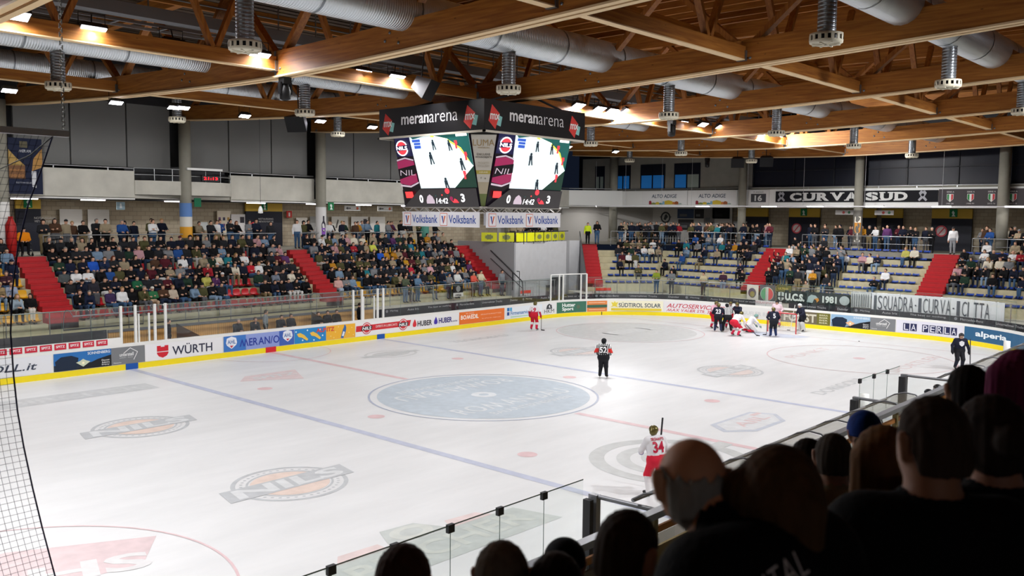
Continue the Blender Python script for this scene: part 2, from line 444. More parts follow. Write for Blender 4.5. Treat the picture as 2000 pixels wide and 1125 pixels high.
ice_panel([(-14.2, 10.1), (-8.2, 10.1), (-8.2, 11.4), (-14.2, 11.6)], '#c3c6c8', 'BIRCHER', '#d3d5d6', (-13.6, 10.35), (5, .8))
ice_panel([(-5.3, 9.0), (-4.2, 8.5), (-3.0, 7.75), (-2.0, 9.9), (-4.5, 9.95)], '#e3c3c3', 'SPITZ', '#d8dede', (-4.6, 8.9), (2.2, .55), .2)
mb = MB(); disc(mb, 4, 10.4, 1.5, Z1, 0, 40, 1.35, sy=.7); disc(mb, 4, 10.4, 1.1, Z1, 0, 40, .5, sy=.6); mb.poly(rect(2.2, 10.2, 5.8, 10.6, Z2), 1)
decal('ice_logo', mb, [paint('lg', '#c9cbca'), paint('lg2', '#bfc3c3')])
mb = MB(); disc(mb, 20, 7.2, 4.2, Z1, 0, 60); disc(mb, 20, 7.2, 1.9, Z2, 1, 40, 1.75); mb.poly(rect(17.6, 6.6, 22.4, 7.8, Z2), 1)
decal('ice_logo', mb, [paint('ellipse', '#cfd0cf'), paint('pale2', '#d9dada')], 'large faint grey roundel in the ice near the corner')
mb = MB(); hexa = [(-2.1, -.1), (-1.5, .75), (1.3, .75), (1.7, -.1), (.9, -.85), (-1.2, -.85)]
mb.shape(hexa, (3.3, -9.7, Z1), E, NY, 0); mb.shape([(a*.88, b_*.8) for a, b_ in hexa], (3.3, -9.7, Z2), E, NY, 1)
mb.text('AIIL', (3.3, -9.95, Z3), E, NY, 2.0, .5, 2, bold=.02, align='C', lift=0); mb.poly(rect(4.1, -9.4, 4.7, -9.2, Z3), 2)
decal('ice_logo', mb, [paint('hexblue', '#b9c2d4'), paint('hexwhite', '#dddfe2'), paint('hexred', '#dfb9b9')], 'six-sided league mark painted in the ice')
mb = MB(); c = (-2.9, -10.4); disc(mb, *c, 2.4, Z1, 0, 60, 1.95); disc(mb, *c, 1.6, Z1, 1, 50, 1.2, .6, 4.2); disc(mb, c[0]+.2, c[1], 1.0, Z1, 0, 40, .6, 1, 5.5)
mb.poly(rect(-2.8, -10.8, 0, -10.3, Z2), 1); disc(mb, *c, .35, Z1, 0, 20)
decal('ice_logo', mb, [paint('mark', '#b9bcba'), paint('mark2', '#c2c5c3')], 'grey worn club roundel in the ice beside the player numbered 34')
mb = MB(); mb.poly([(-15.2, -11.1, Z1), (-8.9, -11.2, Z1), (-9.2, -9.9, Z1), (-14.6, -9.75, Z1)])
mb.poly([(-12.9, -9.75, Z2), (-11.2, -9.8, Z2), (-11.6, -9.0, Z2), (-12.5, -8.9, Z2)], 0); disc(mb, -12.0, -9.4, .55, Z3, 1, 30, .3, sy=.7)
mb.poly([(-14.3, -9.78, Z2), (-13.0, -9.78, Z2), (-13.0, -9.45, Z2), (-14.0, -9.4, Z2)], 2); mb.poly([(-11.2, -9.85, Z2), (-9.9, -9.88, Z2), (-10.1, -9.5, Z2), (-11.0, -9.4, Z2)], 2)
mb.text('BIRCHER', (-14.4, -10.85, Z2), E, NY, 5.0, .8, 1, bold=.02, lift=0)
decal('ice_advert', mb, [paint('sage', '#b9c2bc'), paint('sagew', '#ccd1c6'), paint('pink', '#e8c8c4')], 'grey green sponsor panel in the ice behind the glass')
mb = MB(); mb.poly([(-18.6, -4.3, Z1), (-16.0, -5.6, Z1), (-16.9, -6.9, Z1), (-20.2, -6.6, Z1), (-20.5, -5.0, Z1)])
mb.text('HS', (-18.9, -6.5, Z2), (.93, -.3, 0), (.3, .93, 0), 2.2, .95, 1, bold=.03, lift=0)
decal('ice_advert', mb, [paint('rose', '#dfb7ba'), paint('rosew', '#e3e0e0')], 'pale red sponsor panel in the ice inside the faceoff circle')
for (x, y, ww, word) in ((17.6, -4.7, 4.6, 'PUNKT'), (17.0, -9.9, 6.5, 'SPORTLER')):
    decal('ice_advert', MB().text(word, (x, y, Z1), E, NY, ww, .6, bold=.0, lift=0), paint('faintred', '#e4c2c2'))
decal('ice_advert', MB().text('DORIGONI', (9.6, -9.6, Z1), E, NY, 4.6, .6, bold=.02, lift=0), paint('faintgrey', '#c4c8ca'))
decal('ice_advert', MB().text('TECNOBAU', (9.0, 10.9, Z1), E, NY, 4.5, .6, bold=.02, lift=0), paint('faintgrey', '#c4c8ca'))

# ---- boards
boards = thing('rink_boards', 'white dasher boards with yellow kick plate and sponsor panels around the ice', 'rink boards', (0, 15, 0))
BZ = 1.17; TH = .16
S0, S1 = -47, 117
mb = MB(); strip(mb, S0, S1, 0, BZ, .0); strip(mb, S0, S1, BZ, BZ, 0, off1=TH); strip(mb, S1, S0, 0, BZ, TH)
mb.build('board_shell', mat('board_white', '#e9e8e4', .35, spec=.5), boards)
mb = MB(); strip(mb, S0, S1, 0, .25, -.02); strip(mb, S0, S1, .25, .25, -.02, off1=0)
mb.build('kick_plate', mat('kick_yellow', '#f4dc14', .4), boards, label='yellow kick plate')
for s, h, wd in ((-7.1, '#1a55a8', .28), (0, '#d5262e', .3), (7.1, '#1a55a8', .28)):
    mb = MB(); strip(mb, s-wd, s+wd, .0, .27, -.03); mb.build('line_marker', flat(h), boards, label='coloured line marker on the kick plate')
mb = MB(); strip(mb, 26.32, 26.38, .02, .25, -.03); mb.build('gate_gap', flat('#4a3a20'), boards)

def bfn(s0, z0, off=-.02):
    def f(a, b): return pp(s0+a, off, z0+b)
    return f
def advert(s0, s1, h, z0=.27, z1=1.03, label=None, rough=.4):
    mb = MB(); strip(mb, s0, s1, z0, z1, -.012); return mb.build('advert_panel', flat(h, rough), boards, label=label)
def btext(par, st, s, z, w_, h_, col, bold=.02, shear=0, name='lettering', align='L', off=-.02, spacing=1.0):
    mb = MB(); mb.text(st, 0, 0, 0, w_, h_, bold=bold, shear=shear, align=align, fn=bfn(s, z, off), spacing=spacing); return mb.build(name, flat(col), par)
def bshape(par, uv, s, z, col, name='emblem', off=-.02, sub=1):
    mb = MB(); mb.poly([pp(s+a, off, z+b) for a, b in uv]); return mb.build(name, flat(col), par)
def circ(r, n=24, sx=1.0, cx=0, cy=0): return [(cx+r*sx*math.cos(2*PI*i/n), cy+r*math.sin(2*PI*i/n)) for i in range(n)]
def box2(x0, y0, x1, y1): return [(x0, y0), (x1, y0), (x1, y1), (x0, y1)]

a = advert(-16.5, -10.5, '#e4e5ea', label='white panel with slanted dark web address')
btext(a, 'TSCHOLL.it', -14.55, .48, 3.5, .3, '#3a4152', .01, .25)
def sonnenberg(s0, s1, s2, day):
    a = advert(s0, s1, '#1c2a3c' if not day else '#7d93a8', label='picture panel with a low sun behind dark hills'); L = s1-s0
    bshape(a, box2(0, .26, L, .76), s0, .27, '#2a6fb4' if not day else '#8fb0cc', 'picture_sky', -.014)
    bshape(a, [(L*.35, 0), (L, 0), (L, .5), (L*.75, .36), (L*.6, .22), (L*.48, .1)], s0, .27, '#15181e', 'picture_hill', -.016)
    bshape(a, [(.12, 0), (L*.36, 0), (L*.4, .2), (L*.42, .5), (L*.3, .62), (.3, .6), (.05, .42)], s0, .27, '#16263c', 'picture_house', -.017)
    bshape(a, [(L*.5-.3, .0+.3), (L*.5, .1), (L*.5+.3, .3), (L*.5+.12, .36), (L*.5, .44), (L*.5-.12, .36)], s0, .27, '#cfd6b8' if not day else '#e8b48c', 'picture_glow', -.018)
    bshape(a, circ(.055, 12, 1, L*.5, .26), s0, .27, '#fff6d2', 'picture_sun', -.019)
    btext(a, 'SONNENBERG', s0+L*.58, .86, L*.4, .12, '#dfe8f0')
    for i, t in enumerate(('Discover.', 'Admire.', 'Enjoy.')): btext(a, t, s1-.06, .52-.1*i, L*.15, .075, '#e8e8e8', .01, align='R')
    a2 = advert(s1, s2, '#7b7d80', label='grey panel with a white house outline'); K = s2-s1
    btext(a2, 'unterstell', s1+K*.24, .62, K*.42, .16, '#e9e9e9'); btext(a2, 'seilbahn - funivia', s1+K*.24, .54, K*.4, .05, '#d8d8d8', 0)
    pl = [(K*.36, .48), (K*.56, .7), (K*.78, .5), (K*.66, .16)]
    mb = MB()
    for p, q in zip(pl[:-1], pl[1:]):
        p, q = Vector(p), Vector(q); d = (q-p).normalized()*.014; nn = Vector((-d.y, d.x))
        mb.poly([pp(s1+w_.x, -.02, .27+w_.y) for w_ in (p-nn, q-nn, q+nn, p+nn)])
    mb.build('emblem', flat('#ececec'), a2); btext(a2, 'Naturns', s1+.1, .33, K*.22, .06, '#e0e0e0', .01)
sonnenberg(-10.4, -8.0, -6.5, False)
a = advert(-6.48, -2.65, '#ebeaec', label='white panel with a red shield and large dark lettering')
sh = [(0, .26), (0, .0+.2), (.08, .08), (.27, 0), (.46, .08), (.54, .2), (.54, .26)]
bshape(a, [(x, y) for x, y in sh], -5.93, .36, '#cf2030'); bshape(a, [(0, .3), (.54, .3), (.54, .56), (.36, .56), (.36, .5), (.18, .5), (.18, .56), (0, .56)], -5.93, .36, '#cf2030')
btext(a, 'WÜRTH', -5.2, .42, 2.0, .5, '#2a2c44', .01)
def ahl(par, s, z, k=.78):
    bshape(par, [(p*k, q) for p, q in [(0, .12), (.06, 0), (.3, -.14), (.38, -.18), (.46, -.14), (.7, 0), (.76, .12), (.7, .34), (.38, .42), (.06, .34)]], s, z, '#e9ecf4', 'shield')
    bshape(par, [(.26*k, -.02), (.5*k, -.02), (.38*k, -.14)], s, z, '#d03a48', 'shield_tip', -.024); btext(par, 'AHL', s+.1*k, z+.06, .56*k, .2, '#3566ad', .01, off=-.026)
a = advert(-2.6, 1.38, '#8f9fd8', label='violet blue panel with the town name between two league shields')
bshape(a, box2(0, 0, 1.2, .76), -2.6, .27, '#3f78c4', 'blue_fade', -.014); bshape(a, box2(3.1, 0, 3.98, .76), -2.6, .27, '#3f62b4', 'blue_fade', -.014)
ahl(a, -2.48, .58); btext(a, 'MERAN/O', -1.75, .45, 2.25, .38, '#253a9c', .012, spacing=1.08); ahl(a, .7, .62)
a = advert(1.4, 3.38, '#2a86c8', label='sky blue panel with orange splashes')
for u0 in (.15, .95):
    bshape(a, [(u0, .5), (u0+.1, .34), (u0+.3, .3), (u0+.62, .1), (u0+.7, .18), (u0+.45, .42), (u0+.2, .55)], 1.4, .27, '#efc24e', 'bottle_picture')
for u0, v0 in ((.1, .62), (.5, .15), (.8, .65), (1.2, .1), (1.6, .62), (1.75, .3)): bshape(a, circ(.045, 10, 1, u0, v0), 1.4, .27, '#d8ecf8', 'splash')
a2 = advert(3.38, 5.31, '#f0b437', label='amber panel with a striped bottle')
btext(a, 'ALP', 2.75, .74, .62, .22, '#d8453a', .03); btext(a2, 'ITZ', 3.42, .74, .5, .22, '#d8453a', .03)
bshape(a2, [(.95, .05), (1.12, .02), (1.3, .4), (1.32, .6), (1.26, .74), (1.2, .74), (1.16, .6), (1.1, .5)], 3.38, .27, '#3568a8', 'bottle_picture')
bshape(a2, [(1.02, .15), (1.14, .12), (1.22, .35), (1.12, .4)], 3.38, .27, '#e9eef2', 'bottle_picture', -.024)
for u0, v0 in ((.3, .2), (.6, .4), (1.5, .3), (1.7, .55), (.5, .1), (.8, .66), (1.8, .15)): bshape(a2, circ(.035, 10, 1, u0, v0), 3.38, .27, '#f6d98a', 'splash')
def nils_mark(par, s, z, r):
    bshape(par, circ(r, 28), s, z, '#c92a34', 'roundel'); bshape(par, circ(r*.86, 28), s, z, '#ececec', 'roundel_rim', -.022); bshape(par, circ(r*.74, 28), s, z, '#d03a42', 'roundel_core', -.024)
    bshape(par, [(-r*1.15, -r*.32), (r*1.05, -r*.32), (r*1.2, r*.36), (-r*1.0, r*.36)], s, z, '#2b2730', 'roundel_band', -.026); btext(par, 'NILS', s, z-r*.24, r*1.9, r*.5, '#f2f2f2', .03, .1, align='C', off=-.03)
a = advert(5.33, 9.35, '#ecebea', label='white panel with a red bar and two red roundels')
bshape(a, [(0, .26), (3.9, .28), (4.0, .62), (.03, .58)], 5.35, .27, '#cf2d36', 'red_bar', -.015)
btext(a, 'EXPERTS IN LUBRICANTS', 6.75, .66, 1.55, .13, '#f0e6e4', .0); nils_mark(a, 6.1, .68, .33); nils_mark(a, 8.75, .67, .33)
a = advert(9.36, 13.25, '#ebeaea', label='white panel with a red drop and a violet drop')
drop = [(0, 0), (.1, .02), (.16, .1), (.14, .22), (.08, .36), (.02, .46), (-.04, .36), (-.12, .22), (-.14, .1), (-.1, .02)]
bshape(a, drop, 9.62, .45, '#d5323a', 'drop'); btext(a, 'HUBER', 9.85, .46, 1.15, .32, '#48454c', .03)
bshape(a, drop, 11.3, .47, '#4434a8', 'drop'); btext(a, 'HUBER', 11.55, .5, 1.1, .32, '#33307e', .03); btext(a, 'swiss', 12.68, .5, .42, .12, '#33307e', .0)
a = advert(13.27, 17.35, '#e8752f', label='plain orange panel with white lettering')
btext(a, 'BOMEDIL', 13.4, .56, 1.55, .27, '#fff1e4', .03); btext(a, 'EDIL TRADING', 13.85, .88, .7, .07, '#ffd9bd', 0)
btext(a, 'SPECIALISTI IN PRODOTTI EDILI', 15.15, .72, 1.9, .07, '#ffd9bd', 0); btext(a, 'TEL. 0473 222 555 - info@bomedil.it', 15.25, .46, 1.75, .07, '#ffd9bd', 0)
a = advert(17.45, 21.15, '#e6ecf2', label='pale panel with blue squares and blue lettering')
for i, (u0, v0, h) in enumerate(((.1, .48, '#2273b4'), (.36, .48, '#5aa9d4'), (.1, .2, '#284a90'))): bshape(a, box2(u0, v0, u0+.22, v0+.22), 17.5, .3, h, 'square')
btext(a, 'Firmenservice KG', 17.95, .5, 2.5, .26, '#2b78b8', .01); bshape(a, box2(.5, .08, 3.4, .14), 17.45, .27, '#a8d4b4', 'underline')
a = advert(21.2, 22.5, '#e9e9ea', label='white panel with a dark mountain mark')
btext(a, 'HKM', 21.35, .36, 1.0, .26, '#3c3d40', .0); bshape(a, [(0, 0), (.6, 0), (.55, .25), (.3, .36), (.08, .25)], 21.55, .64, '#3c4044', 'mountain'); bshape(a, [(.25, .05), (.42, .05), (.36, .28), (.28, .2)], 21.55, .64, '#e9e9ea', 'snow', -.024)
a = advert(22.6, 25.15, '#41735f', label='dark green panel with white lettering')
btext(a, 'Hutter', 23.1, .68, 1.15, .26, '#eef4f0', .03); btext(a, 'Sport', 23.1, .36, 1.0, .3, '#eef4f0', .03)
bshape(a, circ(.14, 16), 24.5, .66, '#5f6d58', 'badge')
a = advert(25.2, 26.75, '#e68a4c', label='orange and green striped panel beside the green panel')
bshape(a, box2(0, .28, 1.55, .48), 25.2, .27, '#3e6652', 'green_stripe'); btext(a, 'HANDWERK SHOP', 25.35, .6, 1.2, .09, '#f0f0e8', 0, off=-.024)
bshape(a, box2(.15, .12, 1.4, .17), 25.2, .27, '#f6c9a4', 'small_print'); bshape(a, box2(.15, .6, 1.4, .65), 25.2, .27, '#f6c9a4', 'small_print')
a = advert(26.9, 30.75, '#f0ecd2', label='cream panel with a yellow sun and yellow bar')
bshape(a, box2(.15, .06, 3.75, .22), 26.9, .27, '#e2c93c', 'yellow_bar'); btext(a, 'SÜDTIROL SOLAR', 27.6, .56, 3.0, .36, '#33465a', .015); btext(a, 'IHR PARTNER', 28.4, .36, 1.0, .1, '#f4ecb0', .01, off=-.026)
bshape(a, [(.05, .3), (.2, .42), (.1, .66), (.28, .6), (.36, .74), (.44, .6), (.62, .66), (.5, .42), (.6, .28), (.34, .36)], 26.95, .27, '#e6d24a', 'sun_mark')
a = advert(30.8, 36.2, '#e6e3e6', label='white panel with two lines of red italics')
btext(a, 'AUTOSERVICE TIEF', 31.0, .6, 4.6, .3, '#c44050', .012, .3); btext(a, 'MAX VALIER STR. 35 - MERAN', 31.0, .34, 4.8, .2, '#c44050', .012, .3)
a = advert(36.2, 39.3, '#dcdcda', label='white panel with faint print beside the goal')
btext(a, 'GUFLER BAU', 36.6, .5, 2.2, .25, '#c2c4c6', 0)
a = advert(39.3, 42.65, '#6f6650', label='brown panel with big beige letters behind the goal')
btext(a, 'FORST', 39.55, .36, 2.2, .55, '#cfcbb8', .03)
bshape(a, box2(2.5, 0, 3.35, .76), 39.3, .27, '#6d6a2e', 'olive_block')
for i, t in enumerate(('BIRRA', 'BEER', 'BIER', 'BIER')): btext(a, t, 41.95, .84-.16*i, .55, .1, '#d8d6b4', .01, off=-.026)
sonnenberg(42.7, 45.15, 46.65, True)
a = advert(46.7, 50.6, '#dcdbe6', label='pale panel with lettering in navy blocks')
s_ = 47.1
for ch in 'LA PERLA':
    if ch != ' ':
        bshape(a, box2(0, 0, .36, .44), s_, .42, '#262a52', 'letter_block'); btext(a, ch, s_+.05, .46, .26, .36, '#dcdbe6', .005, off=-.026)
    s_ += .42 if ch != ' ' else .24
a = advert(50.66, 55.6, '#2c5f86', label='petrol blue panel with white lettering')
btext(a, 'alperia', 51.35, .46, 2.15, .4, '#e9f2f6', .03)
for i in range(8):
    s_ = -12.05+i*.575-.6
    mb = MB(); strip(mb, s_, s_+.48, BZ+.02, BZ+.27, -.012); a = mb.build('red_pad', flat('#c8243c'), boards)
    btext(a, 'SPITZ', s_+.06, BZ+.1, .36, .11, '#f3e3e4', .03)
mb = MB(); strip(mb, -21, -7.5, BZ, BZ+.29, 0.0); strip(mb, -21, -7.5, BZ+.29, BZ+.29, 0, off1=.14); mb.build('raised_board', mat('board_white', '#e9e8e4'), boards)

# ---- glass above the boards
def glass_run(name, label, s0, s1, step, z0, z1, off=.08, posts=False, clips=False, tall=0.0):
    t = thing(name, label, 'protective glass', pp((s0+s1)/2, off, z0))
    n = max(1, round((s1-s0)/step)); d = (s1-s0)/n
    for i in range(n):
        a, b = s0+i*d+.008, s0+(i+1)*d-.008
        mb = MB(); strip(mb, a, b, z0, z1, off); mb.build('pane', CLEAR, t)
        mb = MB(); strip(mb, a, b, z1, z1+.02, off)
        mb.tube([pp(b+.008, off, z0), pp(b+.008, off, z1)], .006, 5); mb.build('pane_edge', GLASS_EDGE, t)
        if clips:
            mb = MB(); (x, y), nn = path(b+.008, off); mb.box((x-.06, y-.03, z1-.09), (x+.06, y+.03, z1+.03)); mb.build('clip', DGREY, t)
    return t
GZ = 2.78
glass_run('protective_glass', 'clear glass above the boards in front of the red and yellow seats', -21, -7.55, 1.2, BZ+.29, GZ)
glass_run('protective_glass', 'clear glass above the boards in front of the far benches', -5.5, 5.2, 2.4, BZ, GZ)
glass_run('protective_glass', 'clear glass above the boards from the far bench gate to the corner', 7.3, 22.0, 1.35, BZ, 2.7)
glass_run('protective_glass', 'clear glass above the boards around the corner and behind the goal', 25.3, 54.0, 1.45, BZ, 2.7)
# white upright frames of the far gates
def gate(label, posts, lows, zt=2.85, zl=2.45):
    t = thing('bench_gate', label, 'gate', pp(posts[0], .08, BZ))
    for s in posts:
        mb = MB(); (x, y), nn = path(s, .08); mb.box((x-.05, y-.05, BZ), (x+.05, y+.05, zt)); mb.build('post', WHITE, t)
    for s in lows:
        mb = MB(); (x, y), nn = path(s, .14); mb.box((x-.035, y-.035, BZ), (x+.035, y+.035, zl)); mb.build('door_post', WHITE, t)
    mb = MB(); strip(mb, lows[0], lows[-1], BZ, zl, .14); mb.build('pane', CLEAR, t)
    return t
gate('white gate posts beside the small red pads at the far bench', (-7.5, -6.85, -5.95, -5.45), (-6.68, -6.2))
gate('white gate posts at the far bench end above the red roundel panel', (5.25, 5.85, 6.95, 7.35), (6.0, 6.75))
t = thing('corner_gate', 'white framed glass gate in the corner boards', 'gate', pp(23.6, .1, BZ))
for s in (22.1, 22.9, 23.25, 24.75, 25.2):
    (x, y), nn = path(s, .1); MB().box((x-.045, y-.045, BZ), (x+.045, y+.045, 2.95)).build('post', WHITE, t)
mb = MB(); mb.tube([pp(s, .1, 2.95) for s in (22.1, 23.0, 24, 25.2)], .04, 6); mb.build('top_rail', WHITE, t)
mb = MB(); strip(mb, 22.1, 25.2, BZ, 2.9, .1); mb.build('pane', CLEAR, t)
# ------------------------------------------------------------------ hall shell, stands, galleries
BLOCK = bpy.data.materials.new('block_wall'); BLOCK.use_nodes = True
_nt = BLOCK.node_tree; _b = _nt.nodes['Principled BSDF']; _b.inputs['Roughness'].default_value = .9
_tc = _nt.nodes.new('ShaderNodeTexCoord'); _mp = _nt.nodes.new('ShaderNodeMapping'); _mp.inputs['Rotation'].default_value = (PI/2, 0, 0)
_cx = _nt.nodes.new('ShaderNodeSeparateXYZ'); _ad = _nt.nodes.new('ShaderNodeMath'); _cb = _nt.nodes.new('ShaderNodeCombineXYZ')
_nt.links.new(_tc.outputs['Object'], _cx.inputs[0]); _nt.links.new(_cx.outputs[0], _ad.inputs[0]); _nt.links.new(_cx.outputs[1], _ad.inputs[1])
_nt.links.new(_ad.outputs[0], _cb.inputs[0]); _nt.links.new(_cx.outputs[2], _cb.inputs[1])
_bk = _nt.nodes.new('ShaderNodeTexBrick'); _bk.inputs['Scale'].default_value = 1; _bk.inputs['Brick Width'].default_value = .5; _bk.inputs['Row Height'].default_value = .25
_bk.inputs['Mortar Size'].default_value = .012; _bk.inputs['Color1'].default_value = (*srgb('#b3a791'), 1); _bk.inputs['Color2'].default_value = (*srgb('#a89a84'), 1); _bk.inputs['Mortar'].default_value = (*srgb('#8b8070'), 1)
_nt.links.new(_cb.outputs[0], _bk.inputs['Vector']); _nt.links.new(_bk.outputs[0], _b.inputs['Base Color'])
PANELG = mat('panel_grey', '#777775', .85, noise=.04, nscale=.6)

def wall(name, a, b, z0, z1, m, th=.2, lab=None):
    """upright slab from a to b, thickness added to the outside (right of a->b)"""
    a, b = Vector((a[0], a[1], 0)), Vector((b[0], b[1], 0)); d = (b-a).normalized(); n = Vector((d.y, -d.x, 0))
    mb = MB(); c = (a+b)/2+n*th/2+Vector((0, 0, (z0+z1)/2)); mb.obox(c, d*(b-a).length/2, n*th/2, Vector((0, 0, (z1-z0)/2)))
    return mb.build(name, m, kind='structure', label=lab)

# outer floor of the hall, concourses
mb = MB(); mb.box((-48, -44, -.5), (56, 44, -.06)); mb.build('floor_hall', CONCG, kind='structure')
mb = MB(); mb.box((-44, LY0+NROW*RUN, CONC_Z-.3), (20.5, 28, CONC_Z)); mb.box((20.5, 19.1, CONC_Z-.3), (30.2, 28, CONC_Z)); mb.build('floor_gallery_side', CONCG, kind='structure')
mb = MB(); mb.box((EX0+NROW*RUN, -22, CONC_Z-.3), (44, 13.5, CONC_Z)); mb.poly([(35.5, 13.5, CONC_Z), (44, 13.5, CONC_Z), (44, 28, CONC_Z), (30.2, 28, CONC_Z), (30.2, 19.1, CONC_Z), (31.6, 17.6, CONC_Z)]); mb.build('floor_gallery_end', CONCG, kind='structure')
mb = MB(); mb.box((-44, -30, CONC_Z-.3), (44, -LY0-NROW*RUN, CONC_Z)); mb.build('floor_gallery_near', CONCG, kind='structure')
wall('wall_far', (-44, 27.6), (44, 27.6), CONC_Z-.3, 8.0, BLOCK, -.3)
wall('wall_far_upper', (-44, 25.0), (31, 25.0), 7.6, 16.5, mat('dark_wall', '#3c3c3d', .9), -.3)
wall('wall_end', (42.5, 20), (42.5, -34), CONC_Z-.3, 8.0, BLOCK, -.3)
wall('wall_corner', (30, 27.6), (42.5, 20), CONC_Z-.3, 8, mat('corner_wall', '#b9b6b0', .85), -.3)
wall('wall_end_upper', (39.0, 26), (39.0, -34), 9.1, 16.5, mat('night_wall', '#14161c', .6), -.3)
wall('wall_near', (-46, -31), (46, -31), -.2, 16.5, DGREY, .3)
wall('wall_back', (-46, -31), (-46, 28), -.2, 16.5, DGREY, -.3)
# gallery soffits above the concourses
mb = MB(); mb.box((-44, 23.05, 7.72), (31, 27.6, 7.9)); mb.build('ceiling_gallery_side', CONCW, kind='structure')
mb = MB(); mb.box((37.4, -34, 7.82), (42.5, 20.5, 7.95)); mb.poly([(31, 23.05, 7.85), (31, 27.6, 7.85), (42.5, 27.6, 7.85), (42.5, 20.5, 7.85), (37.4, 20.5, 7.85), (34.6, 23.4, 7.85)]); mb.build('ceiling_gallery_end', CONCW, kind='structure')

# ---- white parapets of the upper gallery
def parapet(label, a, b, z0, z1, th=.22, m=CONCW):
    a, b = Vector((a[0], a[1], 0)), Vector((b[0], b[1], 0)); d = (b-a).normalized(); n = Vector((d.y, -d.x, 0))
    t = thing('gallery_parapet', label, 'parapet', ((a+b)/2+Vector((0, 0, z0))))
    mb = MB(); mb.obox((a+b)/2-n*th/2+Vector((0, 0, (z0+z1)/2)), d*(b-a).length/2, n*th/2, Vector((0, 0, (z1-z0)/2))); mb.build('wall_slab', m, t)
    mb = MB(); q = n*.02
    mb.tube([a-q+Vector((0, 0, z0-.08)), b-q+Vector((0, 0, z0-.08))], .05, 6); mb.build('conduit', WHITE, t)
    mb = MB()
    k = int((b-a).length/2.4)
    for i in range(k): p = a+d*(b-a).length*(i+.5)/k-n*.1+Vector((0, 0, z1+.14)); mb.box(p-Vector((.03, .03, .14)), p+Vector((.03, .03, 0)))
    mb.tube([a-n*.1+Vector((0, 0, z1+.15)), b-n*.1+Vector((0, 0, z1+.15))], .045, 6); mb.build('top_rail', STEEL, t)
    return t
parapet('white concrete gallery parapet between the hanging banner and the small balcony', (-22, 22.95), (-3.1, 22.95), 7.75, 9.15)
parapet('white concrete gallery parapet between the small balcony and the scoreboard', (2.55, 22.95), (8.3, 22.95), 7.75, 9.15)
parapet('white concrete gallery parapet behind the hanging scoreboard', (8.9, 22.95), (33.8, 22.95), 7.75, 9.15)
parapet('white concrete gallery parapet on the chamfered corner', (33.8, 22.95), (37.3, 20.0), 7.9, 9.15, m=WHITE)
parapet('white concrete gallery parapet along the end stand', (37.3, 20.0), (37.3, -30), 7.9, 9.12, m=WHITE)
# balcony with railing and red clock
t = thing('balcony', 'curved white balcony with steel railing holding the small red clock', 'balcony', (-.2, 22.8, 7.9))
n = 18; uv = []
for i in range(n+1):
    q = i/n; x = -3.1+5.65*q; uv.append((x, 22.9-.75*(1-(2*q-1)**4)*(.55+.45*q)))
mb = MB(); mb.prism([(p[0], p[1]) for p in uv]+[(2.55, 23.4), (-3.1, 23.4)], (0, 0, 7.92), (1, 0, 0), (0, 1, 0), (0, 0, .75)); mb.build('balcony_slab', CONCW, t)
mb = MB()
for z in (8.98, 9.32): mb.tube([(p[0], p[1]+.1, z) for p in uv], .03, 6)
for i in range(0, n+1, 3): mb.tube([(uv[i][0], uv[i][1]+.1, 8.66), (uv[i][0], uv[i][1]+.1, 9.32)], .025, 6)
mb.build('balcony_railing', STEEL, t)
wall('wall_balcony_back', (-3.2, 23.9), (2.7, 23.9), 8.6, 9.5, DGREY, -.1)
t = thing('digital_clock', 'small black clock with red digits on the white balcony railing', 'clock', (.75, 22.2, 8.75))
mb = MB(); mb.box((.3, 22.1, 8.72), (1.35, 22.22, 9.02)); mb.build('clock_case', BLACK, t)
mb = MB(); mb.text('21:13', (.4, 22.09, 8.8), E, (0, 0, 1), .85, .16, bold=.02); mb.build('digits', mat('red_led', '#ff1526', emit=1.6), t)
mb = MB(); mb.box((-.6, 22.0, 9.3), (1.5, 22.12, 9.42)); mb.build('lamp_bar', WHITE, t)

# ---- grey acoustic panels on the upper far wall
xs = [-22, -17.8, -13.4, -9.5, -8.8, -6.1, -3.2, -.75, .15, 2.8, 5.65, 8.25, 9.05, 11.85, 15, 17.4, 20.5, 23.5, 26.6, 30.5]
for i in range(len(xs)-1):
    x0, x1 = xs[i], xs[i+1]
    if x1-x0 < 1.2: continue
    mb = MB(); mb.box((x0+.04, 23.55, 9.38), (x1-.04, 23.75, 12.9))
    mb.build('acoustic_panel', PANELG, label='matt grey wall panel above the gallery, %s along from the hanging banner' % ordinal(i+1), cat='wall panel', group='grey panels above the long side gallery')

# ---- round pillars
def pillar(x, y, z0, z1, r, label):
    t = thing('round_pillar', label, 'pillar', (x, y, z0), kind='thing')
    mb = MB(); mb.lathe([(0, z0), (r, z0), (r, z1), (0, z1)], (x, y, 0), 20); mb.build('shaft', CONCG, t)
    mb = MB(); mb.lathe([(r+.1, z0), (r+.1, z0+.25), (r, z0+.32)], (x, y, 0), 20); mb.build('plinth', CONCG, t)
    return t
def wrap(t, x, y, r, z0, z1, col, name='banner_wrap'):
    mb = MB(); mb.lathe([(r, z0), (r, z1)], (x, y, 0), 24); return mb.build(name, flat(col), t)
def curved(t, x, y, r, uv, z, col, a0, name):
    """flat outline wrapped round a pillar; a0 = bearing it faces"""
    mb = MB(); pts = []
    n = len(uv)
    for i in range(n):
        (u0, v0), (u1, v1) = uv[i], uv[(i+1) % n]
        for k in range(3): q = k/3; pts.append((u0+(u1-u0)*q, v0+(v1-v0)*q))
    rr = r+.012
    mb.poly([(x+rr*math.cos(a0+u/rr), y+rr*math.sin(a0+u/rr), z+v) for u, v in pts]); return mb.build(name, flat(col), t)
PR = .32
P1 = pillar(-.5, 22.45, CONC_Z, 12.2, PR, 'round concrete pillar wrapped in blue, white and orange in the side stand')
